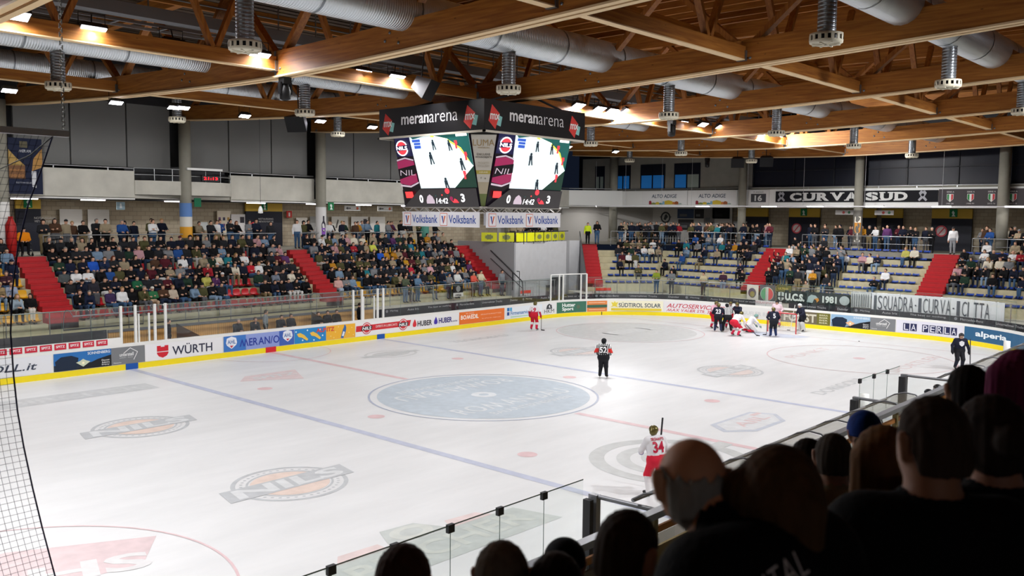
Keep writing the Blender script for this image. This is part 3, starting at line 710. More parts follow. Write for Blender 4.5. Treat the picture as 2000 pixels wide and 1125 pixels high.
wrap(P1, -.5, 22.45, PR+.01, 5.6, 6.2, '#e0a02c'); wrap(P1, -.5, 22.45, PR+.01, 6.2, 6.75, '#d9d6cd'); wrap(P1, -.5, 22.45, PR+.01, 6.75, 7.5, '#5b82bd')
P2 = pillar(8.45, 22.45, CONC_Z, 12.2, PR, 'round concrete pillar with white wrap and a purple bottle beside the red stairs')
wrap(P2, 8.45, 22.45, PR+.01, 5.1, 7.4, '#d6d4d2')
fa = math.atan2(CAM.y-22.45, CAM.x-8.45)
curved(P2, 8.45, 22.45, PR+.01, [(-.13, 0), (.13, 0), (.14, .75), (.05, .95), (.05, 1.25), (-.05, 1.25), (-.05, .95), (-.14, .75)], 5.6, '#2c2436', fa+.5, 'bottle_picture')
curved(P2, 8.45, 22.45, PR+.014, [(-.135, 0), (.135, 0), (.135, .4), (-.135, .4)], 5.7, '#8146b0', fa+.5, 'bottle_label')
P3 = pillar(17.1, 22.45, CONC_Z, 12.2, PR, 'round concrete pillar behind the hanging scoreboard'); wrap(P3, 17.1, 22.45, PR+.01, 5, 6.3, '#4e8f7f')
pillar(25.8, 22.45, CONC_Z, 12.2, PR, 'round concrete pillar between the scoreboard and the corner bar')
P0 = pillar(-9.75, 22.45, CONC_Z, 12.2, PR, 'round concrete pillar at the frame edge behind the hanging banner'); wrap(P0, -9.75, 22.45, PR+.01, 5, 7.4, '#d8d6d2')
pillar(37.0, 20.7, CONC_Z, 12.0, .34, 'round concrete pillar at the chamfered gallery corner')
pillar(36.9, 8.7, CONC_Z, 12.0, .3, 'round concrete pillar between the town banner and the number sixteen')
P4 = pillar(36.9, -.1, CONC_Z, 12.0, .3, 'round concrete pillar wrapped with a tall beer glass in the end stand')
wrap(P4, 36.9, -.1, .31, 5.0, 7.6, '#66635d'); fa = math.atan2(CAM.y+.1, CAM.x-36.9)
curved(P4, 36.9, -.1, .315, [(-.2, .62), (-.12, .5), (.12, .5), (.2, .62), (.22, 1.2), (-.22, 1.2)], 5.55, '#c98a3a', fa, 'beer_picture')
curved(P4, 36.9, -.1, .315, [(-.22, 1.2), (.22, 1.2), (.2, 1.62), (-.2, 1.62)], 5.55, '#e2dccb', fa, 'froth_picture')
curved(P4, 36.9, -.1, .315, [(-.03, 0), (.03, 0), (.03, .5), (-.03, .5)], 5.55, '#d8d4c8', fa, 'stem_picture')
curved(P4, 36.9, -.1, .315, [(-.2, -.12), (.2, -.12), (.2, 0), (-.2, 0)], 5.55, '#d8d4c8', fa, 'foot_picture')
pillar(36.9, -9.1, CONC_Z, 12.0, .34, 'plain round concrete pillar near the end of the shield banner')

# ---- stepped stands
DECK = CONC; REDST = mat('stair_red', '#b01820', .6, noise=.06, nscale=4)
def ledge_box(mb, r, a, b, side):
    """one concrete ledge of row r from a to b along the stand"""
    if side == 'L':
        y0 = LY0+RUN*r; mb.box((a, y0, -.1), (b, y0+RUN+(.0), LEDGE_Z+RISE*r))
    elif side == 'N':
        y0 = LY0+RUN*r; mb.box((a, -y0, -.1), (b, -y0-RUN, LEDGE_Z+RISE*r))
    else:
        x0 = EX0+RUN*r; mb.box((x0, a, -.1), (x0+RUN, b, LEDGE_Z+RISE*r))
stand_L = thing('grandstand', 'long concrete stepped grandstand along the far side full of spectators', 'grandstand', (0, LY0, 0))
for r in range(NROW):
    mb = MB(); ledge_box(mb, r, -44, 20.3, 'L'); mb.build('ledge', DECK, stand_L)
mb = MB(); mb.box((-44, 17.0, -.1), (20.3, LY0, FLOOR1)); mb.build('front_walkway', CONCW, stand_L)
stand_E = thing('grandstand', 'concrete stepped grandstand with blue seats behind the goal', 'grandstand', (EX0, 0, 0))
YB = 12.8; S44 = 44.4
for r in range(NROW):
    mb = MB(); ledge_box(mb, r, -22, S44+.92*r-(EX0+RUN*r), 'E'); mb.build('ledge', DECK, stand_E)
def cpos(r, t, out=0.0):
    """corner block: point t metres along row r from the bend towards the stairs"""
    s = S44+.92*r; x = EX0+RUN*r; q = .70711
    return (x-q*t+q*out, s-x+q*t+q*out)
for r in range(NROW):
    p = [cpos(r, 0), cpos(r, 5.3), cpos(r, 5.3, RUN), cpos(r, -.35, RUN)]
    mb = MB(); mb.prism(p, (0, 0, -.1), (1, 0, 0), (0, 1, 0), (0, 0, LEDGE_Z+RISE*r+.1)); mb.build('ledge', DECK, stand_E)
def rail_off(s):
    return 2.0 if s < 20 else (1.35 if s > 31 else 2.0-.65*(s-20)/11)
mb = MB()
ss_ = [s for s in steps(25.6, 66, .7)]
for s0_, s1_ in zip(ss_[:-1], ss_[1:]):
    a0, a1 = pp(s0_, rail_off(s0_), 0), pp(s1_, rail_off(s1_), 0); b0, b1 = pp(s0_, rail_off(s0_)+2.6, 0), pp(s1_, rail_off(s1_)+2.6, 0)
    if s0_ > 33: b0 = (min(b0[0], EX0+.05), b0[1], 0); b1 = (min(b1[0], EX0+.05), b1[1], 0)
    mb.add([(*a0[:2], -.1), (*a1[:2], -.1), (*a1[:2], 1.42), (*a0[:2], 1.42), (*b0[:2], 1.42), (*b1[:2], 1.42)], [(0, 1, 2, 3), (3, 2, 5, 4)])
mb.build('front_walkway', CONCW, stand_E)
stand_N = thing('grandstand', 'dark stepped grandstand under the dark watching crowd beside the camera', 'grandstand', (0, -LY0, 0))
for r in range(NROW):
    mb = MB(); ledge_box(mb, r, -44, 42, 'N'); mb.build('ledge', CONCG, stand_N)
mb = MB(); mb.box((-44, -17.2, -.1), (42, -LY0, FLOOR1)); mb.build('front_walkway', CONCG, stand_N)

# red stairs
def stairs(label, side, a, b, rows=NROW, t=None):
    o = thing('red_stairs', label, 'stairs', (a, LY0, 0) if side == 'L' else (EX0, a, 0))
    mb = MB(); mr_ = MB()
    for r in range(-1, rows):
        for h in (0, 1):
            if r < 0: continue
            z1 = LEDGE_Z+RISE*r+RISE/2*(h+1)+.004; d0 = RUN*r+RUN/2*h+.33; d1 = d0+RUN/2
            if side == 'L': mb.box((a, LY0+d0-.33, z1-.5), (b, LY0+d1-.33, z1)); mr_.box((a, LY0+d0-.335, z1-.06), (b, LY0+d0-.32, z1-.045))
            elif side == 'E': mb.box((EX0+d0-.33, a, z1-.5), (EX0+d1-.33, b, z1)); mr_.box((EX0+d0-.335, a, z1-.06), (EX0+d0-.32, b, z1-.045))
            else:
                q = [cpos(0, 3.95, d0-.33), cpos(0, 5.3, d0-.33), cpos(0, 5.3, d1-.33), cpos(0, 3.95, d1-.33)]
                mb.prism(q, (0, 0, z1-.5), (1, 0, 0), (0, 1, 0), (0, 0, .5))
    mb.build('stair_flight', REDST, o)
    if mr_.v: mr_.build('stair_nosing', mat('nosing', '#6e0d12', .6), o)
    return o
stairs('red stairs below the spectator in the wheelchair', 'L', -9.6, -8.3)
stairs('red stairs below the pillar with the purple bottle', 'L', 5.3, 6.5)
stairs('red stairs against the grey corner wall at the end of the side stand', 'L', 18.95, 20.28)
stairs('red stairs beside the steward at the corner end of the blue seats', 'C', 0, 0)
stairs('red stairs between the sparse blue block and the standing supporters', 'E', 4.2, 5.8)
stairs('red stairs below the man in a white top at the open landing', 'E', -7.2, -5.7)
stairs('red stairs in the blue stand beyond the frame edge', 'E', -18.5, -17.0)

# corner structure between the two stands
TARP = mat('tarp_grey', '#c6c6c8', .6, noise=.04, nscale=2)
wall('wall_stair_side', (20.3, 16.85), (20.3, 22.4), 1.2, 5.15, mat('corner_grey', '#98989a', .8), .15)
mb = MB(); pts = [(20.45, 16.9)]
for i in range(13):
    q = i/12; pts.append((20.45+7.2*q, 16.9+1.3*q+.5*math.sin(q*PI)))
pts += [(28.4, 18.75), (29.0, 19.0), (29.9, 18.7)]
vs_ = [(x, y, 1.0) for x, y in pts]+[(x, y, 5.12) for x, y in pts]; n = len(pts)
mb.add(vs_, [(i, i+1, n+i+1, n+i) for i in range(n-1)]); mb.build('wall_corner_portal', TARP, kind='structure')
mb = MB(); c0, c1 = cpos(0, 5.32, -.9), cpos(0, 5.32, 3.9); mb.prism([(0, 1.0), (1, 1.0), (1, 5.1), (.8, 5.1), (0, 2.3)], (c0[0], c0[1], 0), (c1[0]-c0[0], c1[1]-c0[1], 0), (0, 0, 1), (.03, -.03, 0)); mb.build('wall_stair_corner', mat('corner_grey', '#98989a'), kind='structure')
mb = MB(); mb.box((25.2, 17.6, .9), (26.6, 17.75, 2.5)); mb.build('door_1', flat('#3b3b3f'), kind='structure')

# ---- railings
def railing(label, pts, zb, zt, step=1.6, glass=False, mids=(), m=STEEL, name='railing'):
    t = thing(name, label, 'railing', (pts[len(pts)//2][0], pts[len(pts)//2][1], zb))
    mb = MB(); mb.tube([(x, y, zt) for x, y in pts], .03, 6); mb.build('top_rail', m, t)
    for zm in mids: mb = MB(); mb.tube([(x, y, zm) for x, y in pts], .018, 6); mb.build('mid_rail', m, t)
    acc = 0.0; nxt = 0.0; cnt = 0
    for (x0, y0), (x1, y1) in zip(pts[:-1], pts[1:]):
        L = math.hypot(x1-x0, y1-y0)
        while nxt <= acc+L+1e-6 and cnt < 60:
            q = (nxt-acc)/L; x, y = x0+(x1-x0)*q, y0+(y1-y0)*q; cnt += 1
            MB().tube([(x, y, zb-.12), (x, y, zt)], .024, 6).build('post', m, t); nxt += step
        acc += L
    if glass:
        mb = MB(); n = len(pts)
        mb.add([(x, y, zb+.06) for x, y in pts]+[(x, y, zt-.05) for x, y in pts], [(i, i+1, n+i+1, n+i) for i in range(n-1)]); mb.build('pane', CLEAR, t)
    return t
railing('steel and glass railing in front of the red and yellow seats', [(-22+1.75*i, 17.05) for i in range(25)], 1.62, 2.58, 1.75, True)
cr_ = [(20.3, 17.05), (22.6, 16.85), (24.2, 16.4)]
railing('steel and glass railing before the corner portal', cr_, 1.5, 2.45, 1.3, True)
railing('steel and glass railing in front of the blue seats', [pp(s, rail_off(s), 0)[:2] for s in steps(26.4, 58, .8)], 1.42, 2.42, 1.65, True)
xr = EX0+NROW*RUN+.85
railing('steel railing behind the sparse blue block, along the standing crowd', [(31.9, 17.2), (xr, 13.4), (xr, 6.0)], CONC_Z, 5.85, 2.0, mids=(5.35,))
railing('steel railing of the concourse behind the standing supporters', [(xr, 3.6), (xr, -5.2)], CONC_Z, 5.85, 2.0, mids=(5.35,))
railing('steel railing of the concourse beyond the open landing', [(xr, -7.6), (xr, -20)], CONC_Z, 5.85, 2.0, mids=(5.35,))
yr = LY0+NROW*RUN+.8
railing('steel railing behind the crowd of the side stand', [(-8.0, yr), (5.1, yr)], CONC_Z, 5.8, 2.2)
railing('steel railing behind the seated crowd near the scoreboard', [(6.8, yr), (18.7, yr)], CONC_Z, 5.8, 2.2)
railing('dark handrail of the corner stairs', [(20.35, 16.4), (20.4, 16.7)], 1.6, 3.2, 1, m=DGREY)
t = thing('handrail', 'dark sloping handrail down the stairs at the grey corner wall', 'handrail', (20.2, 17, 2.2))
mb = MB(); mb.tube([(20.2, 19.0, 4.55), (20.2, 16.0, 2.55), (20.2, 15.9, 1.6)], .04, 6); mb.tube([(20.2, 16.9, 1.9), (20.2, 16.9, 3.1)], .03, 6); mb.tube([(20.2, 19.0, 4.0), (20.2, 16.0, 2.1)], .025, 6); mb.build('rail', DGREY, t)
t = thing('handrail', 'steel handrail down the stairs beside the steward', 'handrail', (*cpos(0, 5.28), 2.0))
p0, p1 = cpos(0, 5.28, -.6), cpos(0, 5.28, 3.8)
for k in range(7):
    q = k/6; x, y = p0[0]+(p1[0]-p0[0])*q, p0[1]+(p1[1]-p0[1])*q; z = 1.6+3.2*q; MB().tube([(x, y, z), (x, y, z+1.0)], .025, 6).build('post', STEEL, t)
MB().tube([(*p0, 2.6), (*p1, 5.8)], .032, 6).build('rail', STEEL, t)
# yellow advertising panels on the corner platform railing
pts = [(19.6, 19.5), (20.6, 17.9), (21.6, 17.35), (23.0, 17.75), (24.6, 18.0), (26.2, 18.35), (27.6, 18.7), (29.0, 19.15)]
railing('dark railing of the corner platform carrying the yellow panels', pts[1:], CONC_Z+.3, 5.85, 1.5, m=DGREY)
def along(poly, d):
    for (x0, y0), (x1, y1) in zip(poly[:-1], poly[1:]):
        L = math.hypot(x1-x0, y1-y0)
        if d <= L: return x0+(x1-x0)*d/L, y0+(y1-y0)*d/L
        d -= L
    return poly[-1]
for i in range(8):
    a0, a1 = along(pts, .15+1.22*i), along(pts, .15+1.22*i+1.1)
    t = thing('yellow_panel', 'yellow panel %son the corner platform railing, %s from the side stand' % ('with grey green mark ' if i not in (2, 3) else 'without a mark ', ordinal(i+1)), 'sign', (a0[0], a0[1], 5.1), group='yellow panels on the corner platform railing')
    u = Vector((a1[0]-a0[0], a1[1]-a0[1], 0)); n_ = Vector((u.y, -u.x, 0)).normalized()*.05
    MB().prism([(0, 0), (1, 0), (1, .62), (0, .62)], (a0[0]+n_.x, a0[1]+n_.y, 5.18), u, (0, 0, 1), n_*.3).build('panel', flat('#d5d62a' if i not in (2, 3) else '#e6e81c'), t)
    if i not in (2, 3):
        c = [(.5+.3*math.cos(q)*(1 if k % 2 else .75), .31+.2*math.sin(q)*(1 if k % 2 else .75)) for k, q in enumerate([2*PI*j/16 for j in range(16)])]
        MB().prism(c, (a0[0]+n_.x*1.5, a0[1]+n_.y*1.5, 5.18), u, (0, 0, 1), n_*.1).build('mark', flat('#7d8452'), t)
# ------------------------------------------------------------------ roof
WOOD_Y = mat_wood('glulam_y', '#8b5120', '#b87a34', 'Y'); WOOD_X = mat_wood('glulam_x', '#8b5120', '#b87a34', 'X'); WOOD_Z = mat_wood('glulam_z', '#874e22', '#b07232', 'Z')
WOOD_P = mat('planed_edge', '#e8ca9c', .6)
PLATE = mat('steel_plate', '#82878c', .4, metal=.8)
TX = [-17.75+8.7*i for i in range(-2, 7)]           # trusses across the hall: -35, ..., -17.75, -9.05, -.35, 8.35, 17.05, 25.75, 34.45
def zbot(y): return 11.2+.84*(min(abs(y), 23)/22.5)**1.5
def ztop(y): return 14.6-.35*abs(y)/23
CH = .74
NAMES = ['over the stand behind the camera', 'just behind the camera', 'overhead, first before the scoreboard', 'second before the scoreboard, crossing the upper corner', 'directly above the hanging scoreboard',
         'first beyond the scoreboard', 'second beyond the scoreboard', 'third beyond the scoreboard', 'last one, before the end wall']
mb = MB(); mb.box((-46, -31, 15.6), (44, 28, 15.75)); 
mb.build('ceiling', mat_wood('roof_deck', '#75481f', '#a36c34', 'Y', scale=.7), kind='structure')
mb = MB()
for i in range(75): x = -35+i*1.0; mb.box((x-.06, -30, 15.25), (x+.06, 27, 15.6))
mb.build('ceiling_joists', WOOD_Y, kind='structure')
mb = MB()
for i in range(38): mb.box((-35, 4+.5*i, 14.75), (38, 4.32+.5*i, 14.8))
mb.build('ceiling_slats', mat('slat_dark', '#4a3c30', .8), kind='structure')
for ti, X in enumerate(TX):
    t = thing('roof_truss', 'glued timber roof truss with bowed lower chord, '+NAMES[ti], 'roof truss', (X, 0, 11.2))
    ys = [-23+46*i/24 for i in range(25)]
    for sx in (-1, 1):
        mb = MB()
        n = len(ys); x0, x1 = X+sx*.03, X+sx*.2
        vs_ = []
        for y in ys: zb = zbot(y); vs_ += [(x0, y, zb), (x1, y, zb), (x1, y, zb+CH), (x0, y, zb+CH)]
        fs = []
        for i in range(n-1):
            o, q = 4*i, 4*i+4
            fs += [(o, q, q+1, o+1), (o+1, q+1, q+2, o+2), (o+2, q+2, q+3, o+3), (o+3, q+3, q, o)]
        fs += [(0, 1, 2, 3), (4*n-1, 4*n-2, 4*n-3, 4*n-4)]
        mb.add(vs_, fs); mb.build('bottom_chord', WOOD_Y, t)
    mb = MB()
    mb.add([p for y in ys for p in ((X-.24, y, zbot(y)-.05), (X-.05, y, zbot(y)-.05), (X-.05, y, zbot(y)), (X-.24, y, zbot(y)))], [f for i in range(len(ys)-1) for f in ((4*i, 4*i+4, 4*i+5, 4*i+1), (4*i+1, 4*i+5, 4*i+6, 4*i+2), (4*i+3, 4*i+7, 4*i+4, 4*i))])
    mb.add([p for y in ys for p in ((X+.05, y, zbot(y)-.05), (X+.24, y, zbot(y)-.05), (X+.24, y, zbot(y)), (X+.05, y, zbot(y)))], [f for i in range(len(ys)-1) for f in ((4*i, 4*i+4, 4*i+5, 4*i+1), (4*i+1, 4*i+5, 4*i+6, 4*i+2), (4*i+3, 4*i+7, 4*i+4, 4*i))])
    mb.build('edge_strip', WOOD_P, t)
    for s_ in (-1, 1):
        MB().beam((X, 0, ztop(0)), (X, s_*23, ztop(23)), .3, .55).build('top_chord', WOOD_Y, t)
    jy = [-22, -16.5, -11, -5.5, 0, 5.5, 11, 16.5, 22]
    for j, y in enumerate(jy):
        zb = zbot(y)+CH*.8
        for dy in (-2.75, 2.75):
            if abs(y+dy) > 23: continue
            MB().beam((X, y+dy*.06, zb), (X, y+dy, ztop(y+dy)-.2), .16, .26, up=(1, 0, 0)).build('diagonal', WOOD_Z, t)
    mb = MB()
    for y in (0, -11, 11, -5.5, 5.5):
        for sx in (-1, 1):
            for (dy, dz) in ((-.25, .2), (.1, .5), (.3, .3)): mb.lathe([(0, 0), (.04, 0), (.04, .02), (0, .02)] if sx > 0 else [(0, -.02), (.04, -.02), (.04, 0), (0, 0)], (X+sx*.205, y+dy, zbot(y)+dz), 8, axis='X')
        mb.box((X-.215, y-.05 if y == 0 else y-.01, zbot(y)), (X+.215, y+.05 if y == 0 else y+.01, zbot(y)+CH)) if y == 0 else None
    mb.build('bolt', PLATE, t)
# cross beams between the trusses, running along the hall
def cross_beam(y, i, z0, h, label):
    x0, x1 = TX[i]+.24, TX[i+1]-.24
    t = thing('cross_beam', label, 'roof beam', ((x0+x1)/2, y, z0), group=None)
    MB().box((x0, y-.12, z0+.02), (x1, y+.12, z0+h)).build('beam', WOOD_X, t)
    MB().box((x0, y-.13, z0), (x1, y+.13, z0+.03)).build('edge_strip', WOOD_P, t)
    for x in (x0, x1): MB().box((x-.06, y-.15, z0-.02), (x+.06, y+.15, z0+h*.7)).build('hanger', PLATE, t)
    xm = (x0+x1)/2
    for xa in (x0+2.0, x1-2.0):
        for dx in (-1.3, 1.3):
            MB().beam((xa+dx*.05, y, z0+h), (xa+dx, y, ztop(y)), .14, .2, up=(0, 1, 0)).build('diagonal', WOOD_Z, t)
BAYS = ['behind the camera', 'above the camera', 'before the first visible truss', 'ending above the scoreboard', 'beyond the scoreboard', 'in the second bay beyond the scoreboard', 'in the last bay but one', 'in the last bay at the end wall']
for i in range(1, len(TX)-1):
    for y, nm, h in ((0, 'over the rink middle', .42), (11, 'towards the grey wall panels', .4), (-11, 'on the crowd side', .4)):
        cross_beam(y, i, zbot(y)+.14, h, 'timber cross beam %s, %s' % (nm, BAYS[i]))
    for y in (5.5, -5.5, 16.5, -16.5):
        x0, x1 = TX[i], TX[i+1]
        MB().beam((x0, y, ztop(y)-.3), (x1, y, ztop(y)-.3), .16, .32).build('purlin', WOOD_X, label='roof purlin %s metres %s the rink middle, %s' % ({5.5: 'five', 16.5: 'sixteen'}[abs(y)], 'past' if y > 0 else 'before', BAYS[i]), cat='roof beam')
# upper wall closure at the far eaves
wall('wall_eaves', (-44, 23.4), (44, 23.4), 12.75, 15.6, mat('eaves_dark', '#2b2a2c', .9), -.2)

# ---- ducts with hanging nozzles
DUCT = bpy.data.materials.new('spiral_duct'); DUCT.use_nodes = True
_nt = DUCT.node_tree; _b = _nt.nodes['Principled BSDF']; _b.inputs['Metallic'].default_value = .75; _b.inputs['Roughness'].default_value = .42
_b.inputs['Base Color'].default_value = (.66, .7, .73, 1)
_tc = _nt.nodes.new('ShaderNodeTexCoord'); _wv = _nt.nodes.new('ShaderNodeTexWave'); _wv.wave_type = 'BANDS'; _wv.bands_direction = 'X'; _wv.inputs['Scale'].default_value = 4.2
_nt.links.new(_tc.outputs['Object'], _wv.inputs['Vector'])
_bp = _nt.nodes.new('ShaderNodeBump'); _bp.inputs['Strength'].default_value = .6; _bp.inputs['Distance'].default_value = .015
_nt.links.new(_wv.outputs['Fac'], _bp.inputs['Height']); _nt.links.new(_bp.outputs[0], _b.inputs['Normal'])
DUCTZ = mat('nozzle_metal', '#9aa0a6', .3, metal=.8); CREAM = mat('nozzle_cream', '#d9d2bd', .6)
def nozzle(x, y, z0, z1, par):
    mb = MB(); prof = []
    k = int((z1-z0-.2)/.08)
    for i in range(k+1):
        z = z0+.2+(z1-z0-.2)*i/k; prof += [(.2, z), (.212, z+.012), (.2, z+.024)]
    mb.lathe(prof, (x, y, 0), 16); o = mb.build('nozzle_pipe', DUCTZ, par)
    mb = MB()
    mb.lathe([(.22, z0+.2), (.36, z0+.2), (.36, z0+.15)], (x, y, 0), 24); mb.lathe([(.36, z0+.05), (.36, z0), (.3, z0-.03), (.05, z0-.03)], (x, y, 0), 24)
    for q in range(16):
        a = 2*PI*q/16; mb.obox((x+.355*math.cos(a), y+.355*math.sin(a), z0+.1), (-.035*math.sin(a), .035*math.cos(a), 0), (.012*math.cos(a), .012*math.sin(a), 0), (0, 0, .06))
    for q in range(8):
        a = 2*PI*q/8; mb.obox((x+.18*math.cos(a), y+.18*math.sin(a), z0-.035), (.14*math.cos(a), .14*math.sin(a), 0), (-.02*math.sin(a), .02*math.cos(a), 0), (0, 0, .01))
    mb.lathe([(.3, z0+.02), (.3, z0+.2)], (x, y, 0), 16, 1)
    mb.build('nozzle_outlet', [CREAM, BLACK], o)
for y, zc, r, zn, lab in ((13.9, 12.75, .42, 11.0, 'long silver spiral duct next to the grey wall panels, with hanging nozzles'), (4.2, 12.1, .4, 10.64, 'long silver spiral duct past the rink middle, with hanging nozzles'),
                      (-5.9, 12.3, .52, 10.64, 'thick silver spiral duct before the rink middle, with hanging nozzles'), (-15.5, 12.6, .55, 10.93, 'thick silver spiral duct above the watching crowd, with hanging nozzles')):
    t = thing('air_duct', lab, 'duct', (0, y, zc))
    mb = MB(); n = 20; xs_ = [-36+1.5*i for i in range(49)]
    # each duct bows down a little over the chords and is made of straight lengths
    mb.tube([(x, y, zc) for x in xs_], r, 20); mb.build('duct_pipe', DUCT, t)
    for x in xs_[::2]:
        mb = MB(); mb.tube([(x-.03, y, zc), (x+.03, y, zc)], r+.012, 20, cap=False); mb.build('duct_joint', PLATE, t)
    for i in range(len(TX)-1):
        xm = TX[i]+3.75 if y > 0 else TX[i]+3.9
        if xm < -25 or xm > 33: continue
        nozzle(xm, y, zn, zc-r*.8, t)
# ---- floodlights
LENS = mat('led_lens', '#f4f2ff', emit=30)
HOUS = mat('lamp_housing', '#1d1d20', .5)
def floodlight(x, y, z, yaw, tilt, label, power=1.0, w_=.34, l_=.3, aim=None, cone=168, blend=.25, hang=None):
    t = thing('floodlight', label, 'floodlight', (x, y, z))
    d = Vector((math.cos(yaw)*math.sin(tilt), math.sin(yaw)*math.sin(tilt), -math.cos(tilt))); sd = Vector((-math.sin(yaw), math.cos(yaw), 0)); up = d.cross(sd)
    c = Vector((x, y, z))
    mb = MB(); mb.obox(c-d*.06, sd*w_, up*l_*.55, d*.05); mb.obox(c-d*.14, sd*w_*.7, up*l_*.35, d*.05); mb.build('housing', HOUS, t)
    mb = MB(); p = [c+sd*w_*.93*i+up*l_*.5*j-d*.002 for i, j in ((-1, -1), (1, -1), (1, 1), (-1, 1))]; p = [q+d*.004 for q in p]; mb.poly(p); mb.build('lens', LENS, t)
    mb = MB(); mb.tube([c-d*.1+sd*w_, c-d*.1+sd*w_+Vector((0, 0, .35)), c-d*.1-sd*w_+Vector((0, 0, .35)), c-d*.1-sd*w_], .015, 5); mb.build('bracket', HOUS, t)
    MB().tube([c-d*.1+Vector((0, 0, .33)), hang], .02, 5).build('hanger', HOUS, t) if hang else None
    ld = bpy.data.lights.new('lamp', 'SPOT'); ld.energy = LAMP_W*power; ld.spot_size = math.radians(cone); ld.spot_blend = blend; ld.shadow_soft_size = .25; ld.color = (.985, .988, 1.0)
    lo = bpy.data.objects.new('lamp', ld); COL.objects.link(lo); lo.parent = t
    lo.location = d*.08
    tgt = Vector(aim if aim else (x*.9, y*.4, 0))-c; lo.rotation_euler = tgt.to_track_quat('-Z', 'Y').to_euler()
    return t
PA = [170, 170, 170, 200, 400, 300, 750, 950, 900, 900, 850, 170, 170, 170, 1000, 2300, 1200, 1950, 2200, 200]
PB = [415, 150, 150, 150, 250, 400, 800, 500, 150, 150, 2200, 2200]
for i, (x, y) in enumerate([(-16.7, -.1), (-14.75, .2), (-12.45, .5), (-9.9, .15), (-6.6, .45), (-5.95, .3), (-4.55, .2), (5.4, .05), (6.9, .05), (7.85, .05), (8.3, -.45), (14.1, .3), (15.4, -.1), (17.0, -.2), (24.6, .3), (26.2, 0), (-19.5, 0), (-22, 0), (22, 0), (11, .1)]):
    floodlight(x, y-.3, 11.68, -PI/2, .5, 'glaring white floodlight on the middle cross beam, %s along the row towards the end stand' % ordinal(i+1), power=PA[i]/1000, aim=(x, -1.0, 0) if x < 20 else (x+9, 0, 0), hang=(x, 0, 11.6))
for i, (x, y) in enumerate([(-9.0, 11.6), (-6.75, 11.3), (-6.45, 11.1), (-3.2, 11.8), (.2, 10.9), (3.5, 11.2), (8, 11.2), (11, 11.2), (15, 11.2), (19, 11.2), (-13, 11.2), (24, 11.2)]):
    floodlight(x, y, 11.28, -PI/2, .45, 'white floodlight on the cross beam before the grey wall panels, %s along the row' % ordinal(i+1), power=PB[i]/1000, w_=.26, l_=.24, aim=(x, 14, 0), hang=(x, 11, 11.8))
for i, (x, y, pw) in enumerate(((-22, -13, 1900), (-19, -13, 850), (-16, -13, 450), (-13, -13, 600), (-3, -20, 2400), (2, -20.5, 2300), (7, -20.5, 1000), (12, -20.5, 2100), (17, -20.5, 2400), (22, -20.5, 2400))):
    floodlight(x, y, 11.7, PI/2, .5, 'white floodlight over the near boards, %s of the row beyond the frame' % ordinal(i+1), power=pw/1000, aim=(x+1, -9, 0), cone=110, blend=.5, hang=(x, y, 14.2))
# ---- catwalk beside the middle beam
t = thing('catwalk', 'dark steel catwalk with railing hung under the roof beside the middle floodlights', 'catwalk', (0, 3.0, 12.9))
MB().box((-36, 2.5, 12.9), (38, 3.4, 12.98)).build('walkway', MGREY, t)
MB().box((-36, 2.45, 12.8), (38, 2.5, 13.15)).build('kick_board', mat('galvanised', '#77797b', .5, metal=.5), t)
mb = MB()
for z in (13.5, 14.0): mb.tube([(-36, 2.5, z), (38, 2.5, z)], .03, 6)
for i in range(50): x = -36+1.5*i; mb.tube([(x, 2.5, 12.9), (x, 2.5, 15.3)], .025, 5)
mb.build('railing', mat('galvanised', '#77797b'), t)
t = thing('cable_tray', 'grey steel cable ladder running beside the middle cross beam', 'cable tray', (0, 1.2, 12.2))
mb = MB()
for y in (.9, 1.6): mb.box((-36, y-.03, 12.25), (38, y+.03, 12.33))
for i in range(52): x = -36+1.4*i; mb.box((x, .9, 12.27), (x+.06, 1.6, 12.31))
mb.build('ladder', mat('galvanised', '#77797b'), t)
# loudspeakers and moving heads
def speaker(x, y, z, yaw, label):
    t = thing('loudspeaker', label, 'loudspeaker', (x, y, z))
    c = Vector((x, y, z)); d = Vector((math.cos(yaw), math.sin(yaw), -.55)).normalized(); sd = Vector((-math.sin(yaw), math.cos(yaw), 0)); up = sd.cross(d)
    mb = MB(); p = [c+sd*i*a+up*j*b_+d*k for k, a, b_ in ((-.3, .28, .22), (.3, .45, .36)) for i, j in ((-1, -1), (1, -1), (1, 1), (-1, 1))]
    mb.add(p, [(0, 3, 2, 1), (0, 1, 5, 4), (1, 2, 6, 5), (2, 3, 7, 6), (3, 0, 4, 7)]); mb.build('cabinet', mat('speaker_grey', '#3e3f43', .5), t)
    MB().poly([q for q in p[4:]]).build('grille', mat('speaker_grille', '#1a1b1d', .8), t)
    MB().tube([c-d*.05+up*.2, c+Vector((0, 0, 1.1)), c+Vector((0, 0, 3))], .025, 5).build('bracket', DGREY, t)
speaker(-3.9, -.8, 11.4, -1.1, 'dark horn loudspeaker hung above the left face of the scoreboard'.replace('left face', 'town side face'))
for x, y, lab in ((33.2, 7.2, 'dark loudspeaker under the last truss, beside a second one'), (33.2, 5.0, 'dark loudspeaker under the last truss, next to the beer glass pillar'), (-2, 9.5, 'dark loudspeaker under the beam near the grey wall panels')): speaker(x, y, 11.0, -2.6, lab)
def moving_head(x, y, z, label):
    t = thing('stage_light', label, 'stage light', (x, y, z))
    MB().box((x-.14, y-.14, z-.05), (x+.14, y+.14, z+.15)).build('lamp_base', BLACK, t)
    MB().lathe([(.06, z-.55), (.16, z-.5), (.17, z-.25), (.1, z-.05)], (x, y, 0), 14).build('lamp_head', BLACK, t)
    mb = MB(); [mb.box((x+sx*.18-.03, y-.07, z-.35), (x+sx*.18+.03, y+.07, z)) for sx in (-1, 1)]; mb.build('yoke', BLACK, t)
